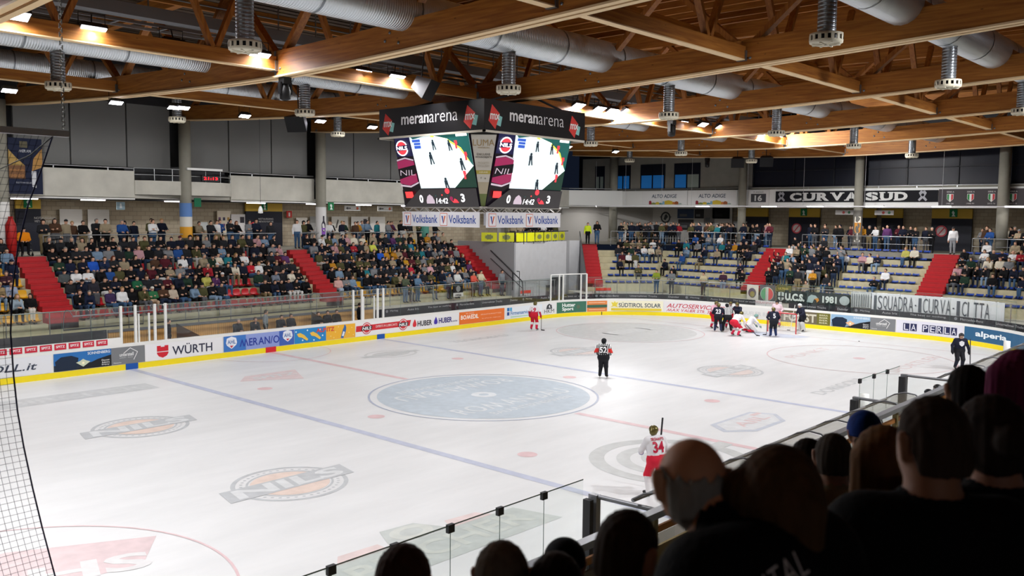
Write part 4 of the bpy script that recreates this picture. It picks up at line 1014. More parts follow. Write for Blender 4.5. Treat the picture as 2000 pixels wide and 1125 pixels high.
moving_head(-9.05, -.2, 11.0, 'black moving stage light under the truss seam before the scoreboard')
moving_head(8.35, -3.0, 11.0, 'black moving stage light under the truss beyond the scoreboard')
moving_head(33.5, 9.8, 11.2, 'black moving stage light under the last truss')

# ---- hanging light rail before the end parapet, wall tubes under the galleries
TUBE = mat('tube_light', '#f6f0fb', emit=9)
def tube_lamp(c, u, L, label, power=1.0, grp=None):
    t = thing('fluorescent_lamp', label, 'lamp', c, group=grp); c = Vector(c); u = Vector(u)
    MB().obox(c+Vector((0, 0, .05)), u*L/2, Vector((-u.y, u.x, 0))*.09, Vector((0, 0, .03))).build('fixture', WHITE, t)
    MB().obox(c, u*L*.48, Vector((-u.y, u.x, 0))*.05, Vector((0, 0, .03))).build('tube', TUBE, t)
    ld = bpy.data.lights.new('glow', 'AREA'); ld.shape = 'RECTANGLE'; ld.size = L; ld.size_y = .12; ld.energy = TUBE_W*power; ld.color = (1, .97, .95)
    lo = bpy.data.objects.new('glow', ld); COL.objects.link(lo); lo.parent = t; lo.location = (0, 0, -.05); lo.rotation_euler = (0, 0, math.atan2(u.y, u.x))
for i, x in enumerate((-8, -4.6, 0, 5.2, 9.5, 13.5, 17.5, 21.5, 26)):
    tube_lamp((x, 24.6, 7.6), (1, 0, 0), 1.3, 'lit fluorescent tube under the side gallery, %s from the hanging banner' % ordinal(i+1))
for i, x in enumerate((-36, -31, -26, -12, -4)):  # unseen tubes, added to brighten the backs of the people in front
    tube_lamp((x, -27.5, 7.6), (1, 0, 0), 1.3, 'lit fluorescent tube over the near concourse behind the camera, %s of its row' % ordinal(i+1), .6)
t = thing('light_rail', 'long thin white rail hung on wires before the end parapet', 'light rail', (35.6, 5, 7.85))
MB().tube([(33.0, 24.5, 7.86), (35.6, 21.5, 7.86), (35.6, -24, 7.84)], .045, 6).build('rail', mat('rail_white', '#f0eff2', .4), t)
mb = MB()
for y in (21.5, 18.5, 15, 12.3, 7.6, 3.3, -1, -5.9, -10.8, -15.5): mb.tube([(35.6, y, 7.85), (35.6, y, 11.6)], .012, 5)
mb.build('suspension_wire', mat('wire_white', '#b9b9bb', .4), t)
for i, y in enumerate((22.0, 11.3, 5.85, 2.4, -1.7, -5.9, -10.1)):
    tube_lamp((35.6, y, 7.84), (0, 1, 0), 1.2, 'lit tube on the hanging white rail, %s from the corner' % ordinal(i+1), 1.0)
# ---- climbing bar, chain and banner at the frame edge
# ------------------------------------------------------------------ hanging scoreboard
sb = thing('scoreboard', 'four-sided video scoreboard with black header hung over centre ice', 'scoreboard', (0, 0, 9.9))
H0, H1, HB, HT = 2.78, 2.78, 9.92, 10.97; OY = .12; OX = -.06
BLK = mat('header_black', '#111114', .35, spec=.5)
mb = MB(); mb.box((OX-H0, OY-H0, HB), (OX+H0, OY+H0, HT)); mb.build('header_box', BLK, sb)
mb = MB()
for sx in (-1, 1): mb.box((OX+sx*H0-.04, OY-H0-.04, HB-.07), (OX+sx*H0+.04, OY+H0+.04, HB)); mb.box((OX-H0-.04, OY+sx*H0-.04, HB-.07), (OX+H0+.04, OY+sx*H0+.04, HB))
mb.build('header_rim', mat('rim_cream', '#cfc8ba', .5), sb)
FACES = [((OX-H0, OY+H0), (0, -1, 0)), ((OX-H0, OY-H0), (1, 0, 0)), ((OX+H0, OY-H0), (0, 1, 0)), ((OX+H0, OY+H0), (-1, 0, 0))]
Zv = Vector((0, 0, 1))
def mx_mark(o, u, s, k):
    """red and teal tilted squares with the two letters"""
    o = Vector(o); r_ = MB(); t_ = MB(); l_ = MB()
    t_.shape([(.42, .12), (.72, .05), (.82, .44), (.52, .52)], o, u*k, Zv*k, lift=.004); t_.build('teal_square', flat('#8ec9c6'), s)
    r_.shape([(.0, .24), (.4, -.08), (.66, .56), (.2, .9)], o, u*k, Zv*k, lift=.008); r_.build('red_square', flat('#d8453f'), s)
    l_.text('mx', o+u*.1*k+Zv*.3*k, u, Zv, .56*k, .24*k, bold=.02, lift=.012); l_.build('lettering', flat('#f2f0ee'), s)
for (x, y), u in FACES:
    u = Vector(u); nrm = u.cross(Zv); o = Vector((x, y, HB))+nrm*.004; L = 2*H0
    mb = MB(); mb.poly([o, o+u*L, o+u*L+Zv*(HT-HB), o+Zv*(HT-HB)]); f = mb.build('header_face', BLK, sb)
    mx_mark(o+u*.2+Zv*.12, u, f, .85); mx_mark(o+u*(L-.98)+Zv*.12, u, f, .85)
    mb = MB(); mb.text('meran', o+u*1.28+Zv*.4, u, Zv, 1.5, .3, bold=.018); mb.text('arena', o+u*2.82+Zv*.4, u, Zv, 1.45, .3, bold=-.012); mb.build('lettering', flat('#e9e8ea'), f)
# video screens: tilted, narrower towards the foot
SCR = lambda n, h, e: mat('screen_'+n, h, .3, emit=e)
DARK = SCR('dark', '#120d16', .35); NAVY = SCR('navy', '#181838', .8); ICEW = SCR('ice', '#e2f0f2', .56); GREY = SCR('bar', '#2c2a2c', .7)
MAG = SCR('magenta', '#7c1f44', .9); RIM = SCR('rim', '#b8a8b4', .6); REDL = SCR('red', '#e23838', 1.2); WHT = SCR('white', '#f4f2f6', 1.2); BLU = SCR('blue', '#2f50a8', .9); TEAL = SCR('teal', '#1f5a56', .5); GRN = SCR('green', '#1c3a30', .4); FIG = SCR('figure', '#1d2a34', .6); YEL = SCR('yellow', '#cfd84c', .9); NRED = SCR('nred', '#d8343e', 1.1)
for (x, y), u in FACES:
    u = Vector(u); nrm = u.cross(Zv); c = Vector((OX, OY, 0))
    top = c+nrm*2.74+Zv*9.9; bot = c+nrm*2.12+Zv*7.32; v = (top-bot); vl = v.length; v.normalize()
    bw, tw = 2.0, 1.97
    def P_(a, b): # a in 0..1 across, b in 0..1 up
        hw = bw+(tw-bw)*b; return bot+v*vl*b+u*(-hw+2*hw*a)
    mb = MB(); q = [P_(0, 0), P_(1, 0), P_(1, 1), P_(0, 1)]; back = [p-nrm*.18 for p in q]
    mb.add(q+back, [(0, 1, 2, 3), (7, 6, 5, 4), (0, 4, 5, 1), (1, 5, 6, 2), (2, 6, 7, 3), (3, 7, 4, 0)]); s = mb.build('video_screen', DARK, sb)
    n_s = (P_(1, 0)-P_(0, 0)).cross(v).normalized(); lay = [0]
    def reg(name, m, *pls):
        lay[0] += 1; mb = MB()
        for pl in pls: mb.poly([P_(a, b)+n_s*.003*lay[0] for a, b in pl])
        return mb.build(name, m, s)
    def word(st, a, b, wd, h, m, bold=.02, shear=0, align='L'):
        lay[0] += 1; mb = MB(); mb.text(st, P_(a, b)+n_s*.003*lay[0], u, v, wd, h, bold=bold, shear=shear, align=align, lift=0); return mb.build('lettering', m, s)
    def ell(ca, cb, ra, rb, n=24): return [(ca+ra*math.cos(2*PI*i/n), cb+rb*math.sin(2*PI*i/n)) for i in range(n)]
    reg('picture_side', NAVY, [(.0, .72), (.235, .72), (.215, 1), (0, 1)])
    reg('picture_ice', ICEW, [(.26, .26), (.72, .26), (1, .55), (1, 1), (.215, 1)])
    reg('picture_stand', GRN, [(.72, .26), (1, .26), (1, .55)])
    reg('picture_boards', TEAL, [(1, .55), (1, 1), (.5, 1), (.72, .93), (.88, .8), (.97, .6)], [(.26, .95), (.5, 1), (.22, 1)])
    reg('picture_kick', YEL, [(.97, .6), (.88, .8), (.72, .93), (.52, .985), (.5, .97), (.7, .915), (.86, .79), (.95, .62)])
    reg('picture_banner', WHT, [(.84, .95), (.98, .95), (.98, .99), (.84, .99)], [(.55, .95), (.72, .9), (.73, .925), (.56, .975)])
    reg('league_table', BLU, [(.27, .82), (.36, .82), (.36, .86), (.27, .86)], [(.27, .87), (.36, .87), (.36, .9), (.27, .9)], [(.25, .91), (.36, .91), (.36, .945), (.25, .945)])
    figs = []
    for a, b, k in ((.47, .68, 1.2), (.53, .86, 1), (.86, .58, 1.15), (.74, .84, 1), (.62, .32, 1.2)):
        figs += [[(a-.018*k, b+.04*k), (a+.016*k, b+.04*k), (a+.022*k, b-.01*k), (a-.014*k, b-.01*k)], [(a-.012*k, b-.01*k), (a+.004*k, b-.01*k), (a+.002*k, b-.075*k), (a-.012*k, b-.075*k)], [(a+.008*k, b-.01*k), (a+.022*k, b-.01*k), (a+.036*k, b-.07*k), (a+.022*k, b-.07*k)], ell(a, b+.055*k, .013*k, .018*k, 8)]
    for k_ in range(5): reg('picture_player', FIG, *figs[4*k_:4*k_+4])
    figs = []
    for a, b in ((.83, .86), (.93, .7), (.88, .45)): figs += [[(a-.018, b+.04), (a+.016, b+.04), (a+.022, b-.01), (a-.014, b-.01)], [(a-.01, b-.01), (a+.01, b-.01), (a+.012, b-.07), (a-.012, b-.07)]]
    for k_ in range(3): reg('picture_opponent', NRED, *figs[2*k_:2*k_+2])
    # oval roundels of the sponsor strip
    reg('roundel', WHT, ell(.1, .84, .085, .11)); reg('roundel', NRED, ell(.1, .84, .07, .092)); reg('roundel_band', NAVY, [(.0, .80), (.2, .815), (.2, .885), (.0, .87)]); word('NILS', .1, .815, .62, .14, WHT, .03, align='C')
    reg('roundel', RIM, [p for p in [(.0, .3), (.14, .28), (.26, .34), (.26, .36), (.14, .305), (0, .325)]], [(.0, .66), (.12, .69), (.235, .655), (.236, .675), (.12, .71), (0, .68)])
    reg('roundel_core', MAG, [(0, .34), (.13, .31), (.25, .36), (.238, .65), (.12, .685), (0, .655)])
    reg('roundel_band', DARK, [(.0, .40), (.25, .48), (.245, .6), (0, .55)]); word('NIL', .02, .455, .85, .2, RIM, -.01, .1)
    reg('red_block', REDL, [(.05, .13), (.16, .13), (.15, .22), (.045, .22)])
    reg('score_bar', GREY, [(.0, .0), (1, 0), (1, .255), (.26, .255), (.2, .2), (.02, .02)])
    word('0', .235, .06, .2, .3, WHT, .03); word('14:42', .46, .05, .62, .2, WHT, .01, .15); word('3', .79, .07, .2, .3, WHT, .03)
    reg('club_mark', RIM, [(.33, .05), (.44, .05), (.44, .09), (.42, .15), (.385, .18), (.35, .15), (.33, .09)]); reg('club_mark', NRED, [(.66, .1), (.69, .08), (.71, .12), (.74, .1), (.76, .06), (.69, .06)])
    reg('club_mark', MAG, ell(.67, .12, .022, .03, 10)); reg('roundel', NRED, ell(.63, .225, .03, .04, 14)); reg('signal', REDL, ell(.555, .17, .008, .012, 8)); reg('signal', TEAL, ell(.47, .16, .006, .01, 8), ell(.63, .16, .006, .01, 8))
    # corner fill panel to the next face (a tapered advert board)
    n2 = u; q = [P_(1, 1)+nrm*0, None, None, None]
for k, ((x, y), u) in enumerate(FACES):
    u = Vector(u); nrm = u.cross(Zv); c = Vector((OX, OY, 0)); u2 = nrm*-1; n2 = u
    # right end of this face -> left end of the next face
    tA = c+nrm*2.7+u*1.99+Zv*9.88; bA = c+nrm*2.1+u*2.0+Zv*7.34; tB = c+u*2.7+nrm*1.99+Zv*9.88; bB = c+u*2.1+nrm*2.0+Zv*7.34
    tA += u*.06; tB += nrm*.06
    mb = MB(); mb.poly([bA, bB, tB, tA]); s = mb.build('corner_panel', flat('#c9c4ba'), sb, label='cream corner advert panel between two screens')
    uu = (tB-tA).normalized(); vv = ((tA+tB)/2-(bA+bB)/2).normalized(); mid = (bA+bB)/2; hgt = ((tA+tB)/2-mid).length; tw_ = (tB-tA).length
    def at_(b): return mid+vv*hgt*b
    def seg(b0, b1, col, k0=1.0, lift=.004):
        hw = lambda b: ((bB-bA).length+(tw_-(bB-bA).length)*b)/2*k0
        n_ = uu.cross(vv)*lift; MB().poly([at_(b0)-uu*hw(b0)+n_, at_(b0)+uu*hw(b0)+n_, at_(b1)+uu*hw(b1)+n_, at_(b1)-uu*hw(b1)+n_]).build('panel_band', flat(col), s)
    def wd(st, b, w_, h_, col, bold=0): MB().text(st, at_(b), uu, vv, w_*tw_, h_*hgt, bold=bold, align='C', lift=.01).build('lettering', flat(col), s)
    seg(.97, 1.0, '#2a2826'); seg(0, .17, '#6e7a4a'); seg(.17, .33, '#b3a890', lift=.005); seg(.44, .49, '#b3a34e')
    wd('LUMA', .82, .82, .085, '#a58d62'); wd('IMMOBILIEN', .785, .42, .02, '#a58d62'); wd('EXKLUSIVE', .69, .5, .03, '#5a564e', .012); wd('WOHNOBJEKTE', .65, .62, .03, '#5a564e', .012); wd('PROGETTI', .575, .42, .028, '#b4ab98'); wd('ESCLUSIVI', .535, .44, .028, '#b4ab98'); wd('MERANO', .455, .34, .022, '#e9e2c4', .01); wd('f   o', .37, .2, .03, '#6a655a', .01)
    # foot block
# lower truss ring and the four white banners
mb = MB(); zt, zb2, r = 7.3, 7.1, 2.16
for (x, y), u in FACES:
    u = Vector(u); nrm = u.cross(Zv); c = Vector((OX, OY, 0))+nrm*r
    for z in (zt, zb2): mb.tube([c-u*r+Zv*z, c+u*r+Zv*z], .03, 6)
    for i in range(14): a0 = -r+2*r*i/14; mb.tube([c+u*a0+Zv*(zb2 if i % 2 else zt), c+u*(a0+2*r/14)+Zv*(zt if i % 2 else zb2)], .02, 5)
mb.build('truss_ring', mat('ring_alu', '#b8b3ac', .4, metal=.5), sb)
for (x, y), u in FACES:
    u = Vector(u); nrm = u.cross(Zv); o = Vector((OX, OY, 0))+nrm*2.24-u*2.06+Zv*6.58
    mb = MB(); mb.prism([(0, 0), (4.1, 0), (4.1, .55), (0, .55)], o, u, Zv, -nrm*.04); s = mb.build('banner', flat('#dedde2'), sb, label='white bank banner')
    for x0 in (.1, 2.1):
        mb = MB(); mb.shape([(0, 0), (.38, 0), (.38, .46), (0, .46)], o+u*x0+Zv*.04, u, Zv, 0, .004); mb.shape([(.02, .02), (.36, .02), (.36, .44), (.02, .44)], o+u*x0+Zv*.04, u, Zv, 1, .008)
        mb.shape([(.08, .36), (.15, .36), (.2, .1), (.17, .08)], o+u*x0+Zv*.04, u, Zv, 2, .012); mb.shape([(.3, .36), (.23, .36), (.17, .08), (.2, .08)], o+u*x0+Zv*.04, u, Zv, 0, .012)
        mb.build('emblem', [flat('#d9683a'), flat('#e6e5ea'), flat('#2c4a9a')], s)
        MB().text('Volksbank', o+u*(x0+.46)+Zv*.13, u, Zv, 1.4, .3, bold=.012).build('lettering', flat('#2d4f9e'), s)
# hangers up to the truss
for sx in (-1, 1):
    for sy in (-1, 1): MB().tube([(OX+sx*2.3, OY+sy*2.3, HT-.02), (-.35+sx*.12, OY+sy*2.3, 11.45)], .04, 6).build('hanger', DGREY, sb)
MB().box((OX-1.9, OY-1.9, 7.35), (OX+1.9, OY+1.9, 9.9)).build('core_box', mat('core_dark', '#1a1a1c'), sb)
# ------------------------------------------------------------------ benches, canopies, banners, seats
SMOKE = mat_glass('smoky_canopy', (.80, .80, .77), .10, .08, alpha=.68)
WOODP = mat_stripes('bench_boards', '#dcae6c', '#c9985c', 'X', .11, .5, .6, noise=.08)
HAZE = mat_glass('clear_canopy', (.9, .9, .88), .05, .05, alpha=.95)
def canopy(label, x0, x1, sgn, n):
    """curved plexiglass roof over a players' bench; sgn = side of the rink"""
    t = thing('bench_canopy', label, 'bench shelter', ((x0+x1)/2, sgn*16.5, 1.6))
    sec = [(15.95, 2.45), (16.15, 2.58), (16.4, 2.66), (16.65, 2.64), (16.85, 2.5), (16.95, 2.2), (16.98, 1.7)]
    for i in range(n):
        a, b_ = x0+(x1-x0)*i/n+.02, x0+(x1-x0)*(i+1)/n-.02
        mb = MB(); vs_ = [(x, sgn*y, z) for y, z in sec for x in (a, b_)]; mb.add(vs_, [(2*k, 2*k+1, 2*k+3, 2*k+2) for k in range(len(sec)-1)], smooth=True); mb.build('canopy_sheet', SMOKE if sgn < 0 else HAZE, t)
    for i in range(n+1):
        x = x0+(x1-x0)*i/n; MB().tube([(x, sgn*(y+.01), z+.02) for y, z in sec], .02, 6).build('rib', MGREY, t)
    MB().tube([(x0, sgn*15.95, 2.45), (x1, sgn*15.95, 2.45)], .035, 6).build('front_rail', mat('rail_grey', '#8d8f94', .4, metal=.5), t)
    MB().tube([(x0, sgn*16.98, 1.75), (x1, sgn*16.98, 1.75)], .035, 6).build('rear_rail', DGREY, t)
    return t
canopy('smoky curved bench shelter on the far side between the two white gates', -5.3, 5.6, 1, 6)
canopy('short smoky curved shelter over the far gate beside the red pads', -9.2, -5.6, 1, 2)
canopy('short smoky curved shelter over the far gate before the yellow seats', 5.7, 8.0, 1, 1)
canopy('smoky curved bench shelter below the bald spectator', -13.0, -1.7, -1, 8)
canopy('smoky curved bench shelter beyond the glass between the benches', 2.4, 20, -1, 9)
t = thing('players_bench', 'far players bench with wooden back boards behind the glass', 'bench', (0, 16.6, 0))
MB().box((-7.4, 16.62, .3), (8.0, 16.7, 1.5)).build('back_boards', WOODP, t); MB().box((-7.4, 16.6, 1.5), (8.0, 16.72, 1.62)).build('back_rail', MGREY, t)
MB().box((-5.2, 16.15, .75), (5.2, 16.55, .82)).build('seat_plank', mat('plank', '#9a7444', .6), t); MB().box((-5.2, 16.3, .1), (5.2, 16.4, .75)).build('bench_support', DGREY, t)
MB().box((-7.5, 15.2, -.05), (8, 16.62, .3)).build('bench_floor', DGREY, t)
for x in (-5.2, -4.5, -.1, 3.1): MB().prism([(0, 0), (1.3, 0), (0, .75)], (x, 15.9, 1.0), (1, 0, 0), (0, 0, 1), (0, .03, 0)).build('divider', mat_glass('divider_smoke', (.35, .3, .24), .05), label='dark see-through divider on the far bench, '+('beside the first gate' if x < 0 else 'beyond its middle'), cat='divider') if x > 3 or x == -4.5 else None
t = thing('players_bench', 'players bench close to the camera under the smoky shelter', 'bench', (-7, -16.5, 0))
MB().box((-13, -17.0, .3), (20, -16.92, 1.6)).build('back_boards', mat('beige_back', '#9b8a62', .7), t); MB().box((-13, -16.6, .75), (20, -16.2, .82)).build('seat_plank', mat('plank', '#9a7444'), t); MB().box((-13, -16.45, .1), (20, -16.35, .75)).build('bench_support', DGREY, t); MB().box((-13, -16.92, -.05), (20, -15.2, .3)).build('bench_floor', DGREY, t)
t = thing('railing', 'wide grey rail with beige boards and lit letter panel below the watching crowd', 'railing', (-10, -17.15, 1.5))
MB().box((-22, -17.2, 2.74), (20, -17.05, 2.84)).build('top_rail', mat('rail_grey', '#8d8f94'), t)
MB().box((-22, -17.14, 1.5), (20, -17.1, 2.3)).build('panel', mat('rail_panel', '#97855c', .7), t)
MB().box((-22, -17.15, 2.5), (20, -17.11, 2.6)).build('orange_strip', mat('orange_strip', '#b0743a', .7), t)
for i in range(22): x = -22+1.95*i; MB().box((x-.05, -17.18, 1.4), (x+.05, -17.08, 2.74)).build('post', mat('rail_post', '#7d7048', .6), t)
s = MB().box((-16.2, -17.24, 1.75), (-15.0, -17.2, 2.48)).build('letter_panel', mat('panel_taupe', '#6b6252', .6), t)
for z, st in ((2.2, 'hsdmm'), (1.9, 'hdsh')): MB().text(st, (-16.1, -17.245, z), (1, 0, 0), (0, 0, 1), .95, .24, bold=.01).build('lettering', mat('letter_glow', '#c9b27c', emit=.25), s)
# glass on the near boards
def near_glass(label, x0, x1, step, z1, clips):
    return glass_run('protective_glass', label, 82.7-x1, 82.7-x0, step, BZ, z1, clips=clips)
SN = 21.5+ARC+13+ARC+21.5     # s on the near side where x = 0
glass_run('protective_glass', 'clear frameless glass with dark clips above the boards below the camera', SN+13.15, SN+22.4, 1.03, BZ, 2.63, off=.06, clips=True)
glass_run('protective_glass', 'short clear glass with two dark clips between the two benches', SN-1.9, SN+1.15, 1.02, BZ, 2.75, off=.06, clips=True)
def post_gate(label, x, zt, bar):
    t = thing('bench_gate', label, 'gate', (x, -15.1, BZ))
    MB().box((x-.05, -15.2, BZ-.3), (x+.05, -15.05, zt)).build('post', DGREY, t); MB().box((x+.1, -15.22, BZ-.3), (x+.22, -15.05, zt+.06)).build('post', mat('rail_grey', '#8d8f94'), t)
    MB().tube([(x+.16, -15.15, zt+.03), (x+.2, -15.4, zt+.02), (x+bar, -16.6, zt+.0)], .04, 6).build('top_bar', mat('rail_grey', '#8d8f94'), t)
    MB().add([(x+.16, -15.17, BZ), (x+bar, -16.6, BZ), (x+bar, -16.6, zt-.03), (x+.16, -15.17, zt-.03)], [(0, 1, 2, 3)]).build('pane', CLEAR, t)
post_gate('grey framed bench gate beside the frameless glass', -13.1, 2.3, .35)
post_gate('grey framed gate at the end of the first bench', -1.7, 2.3, .3)
post_gate('tall grey framed gate at the start of the second bench', 1.9, 2.45, .4)
for x, lab in ((-.95, 'white padded post at the first bench end'), (13.6, 'white padded post by the petrol blue board panel')):
    t = thing('padded_post', lab, 'post', (x, -15.12, BZ)); MB().lathe([(0, BZ), (.12, BZ), (.12, 2.35), (0, 2.36)], (x, -15.12, 0), 14).build('pad', WHITE, t)
# dark advertising band behind the far glass
t = thing('advert_band', 'long dark advertising band with small white lettering behind the far glass', 'banner', pp(25, 1.2, .9))
def boff(s): return 1.45 if s < 17 else (.75 if s > 26 else 1.45-.7*(s-17)/9)
ss_ = steps(7.9, 58, .6); mb = MB(); n = len(ss_)
mb.add([pp(s, boff(s), .7) for s in ss_]+[pp(s, boff(s), 1.46) for s in ss_], [(i, i+1, n+i+1, n+i) for i in range(n-1) if not (36.9 < ss_[i] < 39.0)]); s = mb.build('band', mat('band_dark', '#2c2c32', .6), t)
words = ['Merbag', 'Auto Iris', 'The best or nothing.', 'Mercedes-Benz', 'Unternehmer Trucks', 'Daimler']
q = 9.0; k = 0
while q < 56:
    st = words[k % 6]; w_ = .16*len(st)*.62
    if not (36.2 < q < 39.2):
        mb = MB(); mb.text(st, 0, 0, 0, w_, .13, bold=.0, fn=lambda a, b_, q=q: pp(q+a, boff(q+a)-.02, 1.24+b_)); mb.build('lettering', flat('#c9c9cc'), s)
        if k % 3 == 0: mb = MB(); mb.poly([pp(q-.25+.09*math.cos(2*PI*i/14), boff(q)-.02, 1.31+.09*math.sin(2*PI*i/14)) for i in range(14)]); mb.build('emblem', flat('#8d8e93'), s)
    q += w_+.75; k += 1
mb = MB(); strip(mb, 36.9, 39.0, 1.0, 1.46, .78); s = mb.build('band_white', flat('#dfdcdc'), t); mb = MB(); mb.text('MERANMARKT', 0, 0, 0, 1.7, .16, bold=.0, fn=lambda a, b_: pp(37.1+a, .76, 1.25+b_)); mb.build('lettering', flat('#d7a7aa'), s)
MB().box((-12.9, 15.62, 1.35), (-7.9, 15.66, 1.78)).build('team_banner', mat('band_dark', '#2c2c32'), label='dark cloth with pale crests behind the glass above the red pads', cat='banner')
for x, s0_ in ((14.5, 'between'), (11.0, 'near')): pass
t = thing('camera_plate', 'small white plate on the fascia', 'sign', (11.3, 16.98, 1.5)); bpy.data.objects.remove(t)

# ---- cloth banners on the end railing
def cloth(label, s0_, s1_, z0, z1, col, name='cloth_banner', off=None, wave=.0):
    of = lambda s: (rail_off(s)-.06 if off is None else off)
    t = thing(name, label, 'banner', pp((s0_+s1_)/2, of((s0_+s1_)/2), z0))
    ss2 = steps(s0_, s1_, .3); n = len(ss2); mb = MB()
    mb.add([pp(s, of(s)+wave*math.sin(s*9), z0) for s in ss2]+[pp(s, of(s), z1) for s in ss2]+[pp(s, of(s)+.02+wave*math.sin(s*9), z0) for s in ss2]+[pp(s, of(s)+.02, z1) for s in ss2], [(i, i+1, n+i+1, n+i) for i in range(n-1)]+[(2*n+i, 3*n+i, 3*n+i+1, 2*n+i+1) for i in range(n-1)])
    mb.build('cloth', flat(col, .8), t)
    return t, of
def ctext(t, of, st, s, z, w_, h_, col, bold=.02, shear=0, lift=.03, align='L'):
    mb = MB(); mb.text(st, 0, 0, 0, w_, h_, bold=bold, shear=shear, align=align, fn=lambda a, b_: pp(s+a, of(s+a)-lift, z+b_)); mb.build('lettering', flat(col), t)
def cshape(t, of, uv, s, z, col, name='emblem', lift=.03):
    mb = MB(); mb.poly([pp(s+a, of(s)-lift, z+b_) for a, b_ in uv]); mb.build(name, flat(col), t)
t, of = cloth('white railing banner with a dark tilted head emblem left of the round badge banner'.replace('left of', 'beside'), 36.2, 37.05, 1.4, 2.42, '#cfcabd'); cshape(t, of, circ(.32, 20, .9, .4, .6), 36.2, 1.3, '#5f5868'); cshape(t, of, circ(.2, 16, .9, .42, .5), 36.2, 1.3, '#8e8450', lift=.05)
t, of = cloth('grey railing banner with a round green, white and red badge', 37.15, 38.25, 1.4, 2.5, '#55575a')
cshape(t, of, circ(.48, 24, 1, .55, .58), 37.15, 1.3, '#b9beb4'); cshape(t, of, [p for p in circ(.44, 24, 1, .55, .58) if p[0] < .45], 37.15, 1.3, '#5d9a70', lift=.05); cshape(t, of, [p for p in circ(.44, 24, 1, .55, .58) if p[0] > .66], 37.15, 1.3, '#c75050', lift=.05)
t, of = cloth('olive draped cloth above the black supporters banner', 38.35, 39.4, 2.1, 2.55, '#5d5c34'); ctext(t, of, 'ULTRAS', 38.5, 2.24, .7, .14, '#b9a860')
t, of = cloth('black supporters banner with white letters, eagle head and year', 38.4, 43.35, 1.38, 2.22, '#26302f', wave=.015)
cshape(t, of, [(0, .15), (0, .6), (.2, .64), (.42, .6), (.42, .15), (.21, 0)], 38.5, 1.46, '#b9c2bb'); cshape(t, of, [(.17, .05), (.25, .05), (.25, .62), (.17, .62)], 38.5, 1.46, '#26302f', lift=.05); cshape(t, of, [(0, .28), (.42, .28), (.42, .36), (0, .36)], 38.5, 1.46, '#26302f', lift=.055)
ctext(t, of, 'U.C.S.', 39.0, 1.54, 1.35, .5, '#ccd4cd', .06); ctext(t, of, '1981', 41.55, 1.56, .95, .46, '#ccd4cd', .05)
cshape(t, of, [(0, .05), (.1, .4), (.3, .55), (.6, .5), (.75, .35), (.5, .25), (.4, .0)], 40.5, 1.5, '#9db0ae'); cshape(t, of, [(.5, .28), (.78, .36), (.85, .2), (.7, .05), (.66, .2)], 40.5, 1.5, '#c98a34', 'beak', lift=.05); cshape(t, of, circ(.3, 16, 1.1, .35, .3), 42.65, 1.5, '#aab4b2')
mb = MB(); mb.text('MERANO', 0, 0, 0, .8, .14, bold=.01, fn=lambda a, b_: pp(40.5+a, of(40)-.04, 1.2+b_)); mb.build('lettering', flat('#8b9d92'), t)
t, of = cloth('white railing banner hung in folds before the supporters, next to the year banner', 43.4, 44.65, 1.45, 2.4, '#c3c6c4', wave=.04)
for i in range(8): cshape(t, of, [(0, 0), (.05, 0), (.06, .8), (.01, .8)], 43.46+.145*i, 1.5, '#6d7376', 'fold_stripe', .07)
t, of = cloth('long white banner with tall grey hand-painted slogan on the railing', 44.7, 52.0, 1.35, 2.42, '#d9dbdd', wave=.01)
q = 44.85
for wd_, L in (('1', .22), ('SQUADRA', 2.15), ('·', .2), ('1', .24), ('CURVA', 1.45), ('·', .2), ('1', .24), ('CITTA', 1.5)):
    if wd_ == '·': cshape(t, of, circ(.05, 10, 1, .06, .45), q, 1.38, '#50545c'); q += .22
    else:
        for k_, ch in enumerate(wd_): ctext(t, of, ch, q+L/len(wd_)*k_, 1.43, L/len(wd_)-.05 if ch not in '1I' else (.16 if ch == '1' else .05), .86, '#50545c', -.008)
        q += L+.03
for s_, lab in ((20.9, 'red and white marking board in a wire frame on the far fascia before the corner'), (26.4, 'red and white marking board in a wire frame below the corner stairs')):
    t, of = cloth(lab, s_, s_+1.0, 1.5, 1.66, '#e2dedc', 'marking_board', off=rail_off(s_)-.12); 
    mb = MB(); strip(mb, s_, s_+1.0, 1.62, 1.82, rail_off(s_)-.16); mb.build('red_band', flat('#d8442f'), t)
    mb = MB(); [mb.tube([pp(s_+a, rail_off(s_)-.15, 1.4), pp(s_+a, rail_off(s_)-.15, 2.0)], .012, 5) for a in (-.2, 0, .25, .5, .75, 1.0, 1.2)]; mb.tube([pp(s_-.2, rail_off(s_)-.15, 2.0), pp(s_+1.2, rail_off(s_)-.15, 2.0)], .012, 5); mb.build('wire_frame', STEEL, t)
t, of = cloth('small black and white cloth with a crest over the side stand railing', 14.6, 15.5, 1.75, 2.6, '#1b1b1d'); cshape(t, of, box2(.0, .0, .9, .26), 14.6, 1.76, '#d8d6d0'); ctext(t, of, '1926', 14.8, 1.8, .5, .14, '#2b2b2d', .02, lift=.05); cshape(t, of, circ(.2, 14, 1, .45, .52), 14.6, 1.75, '#8b8c8a')

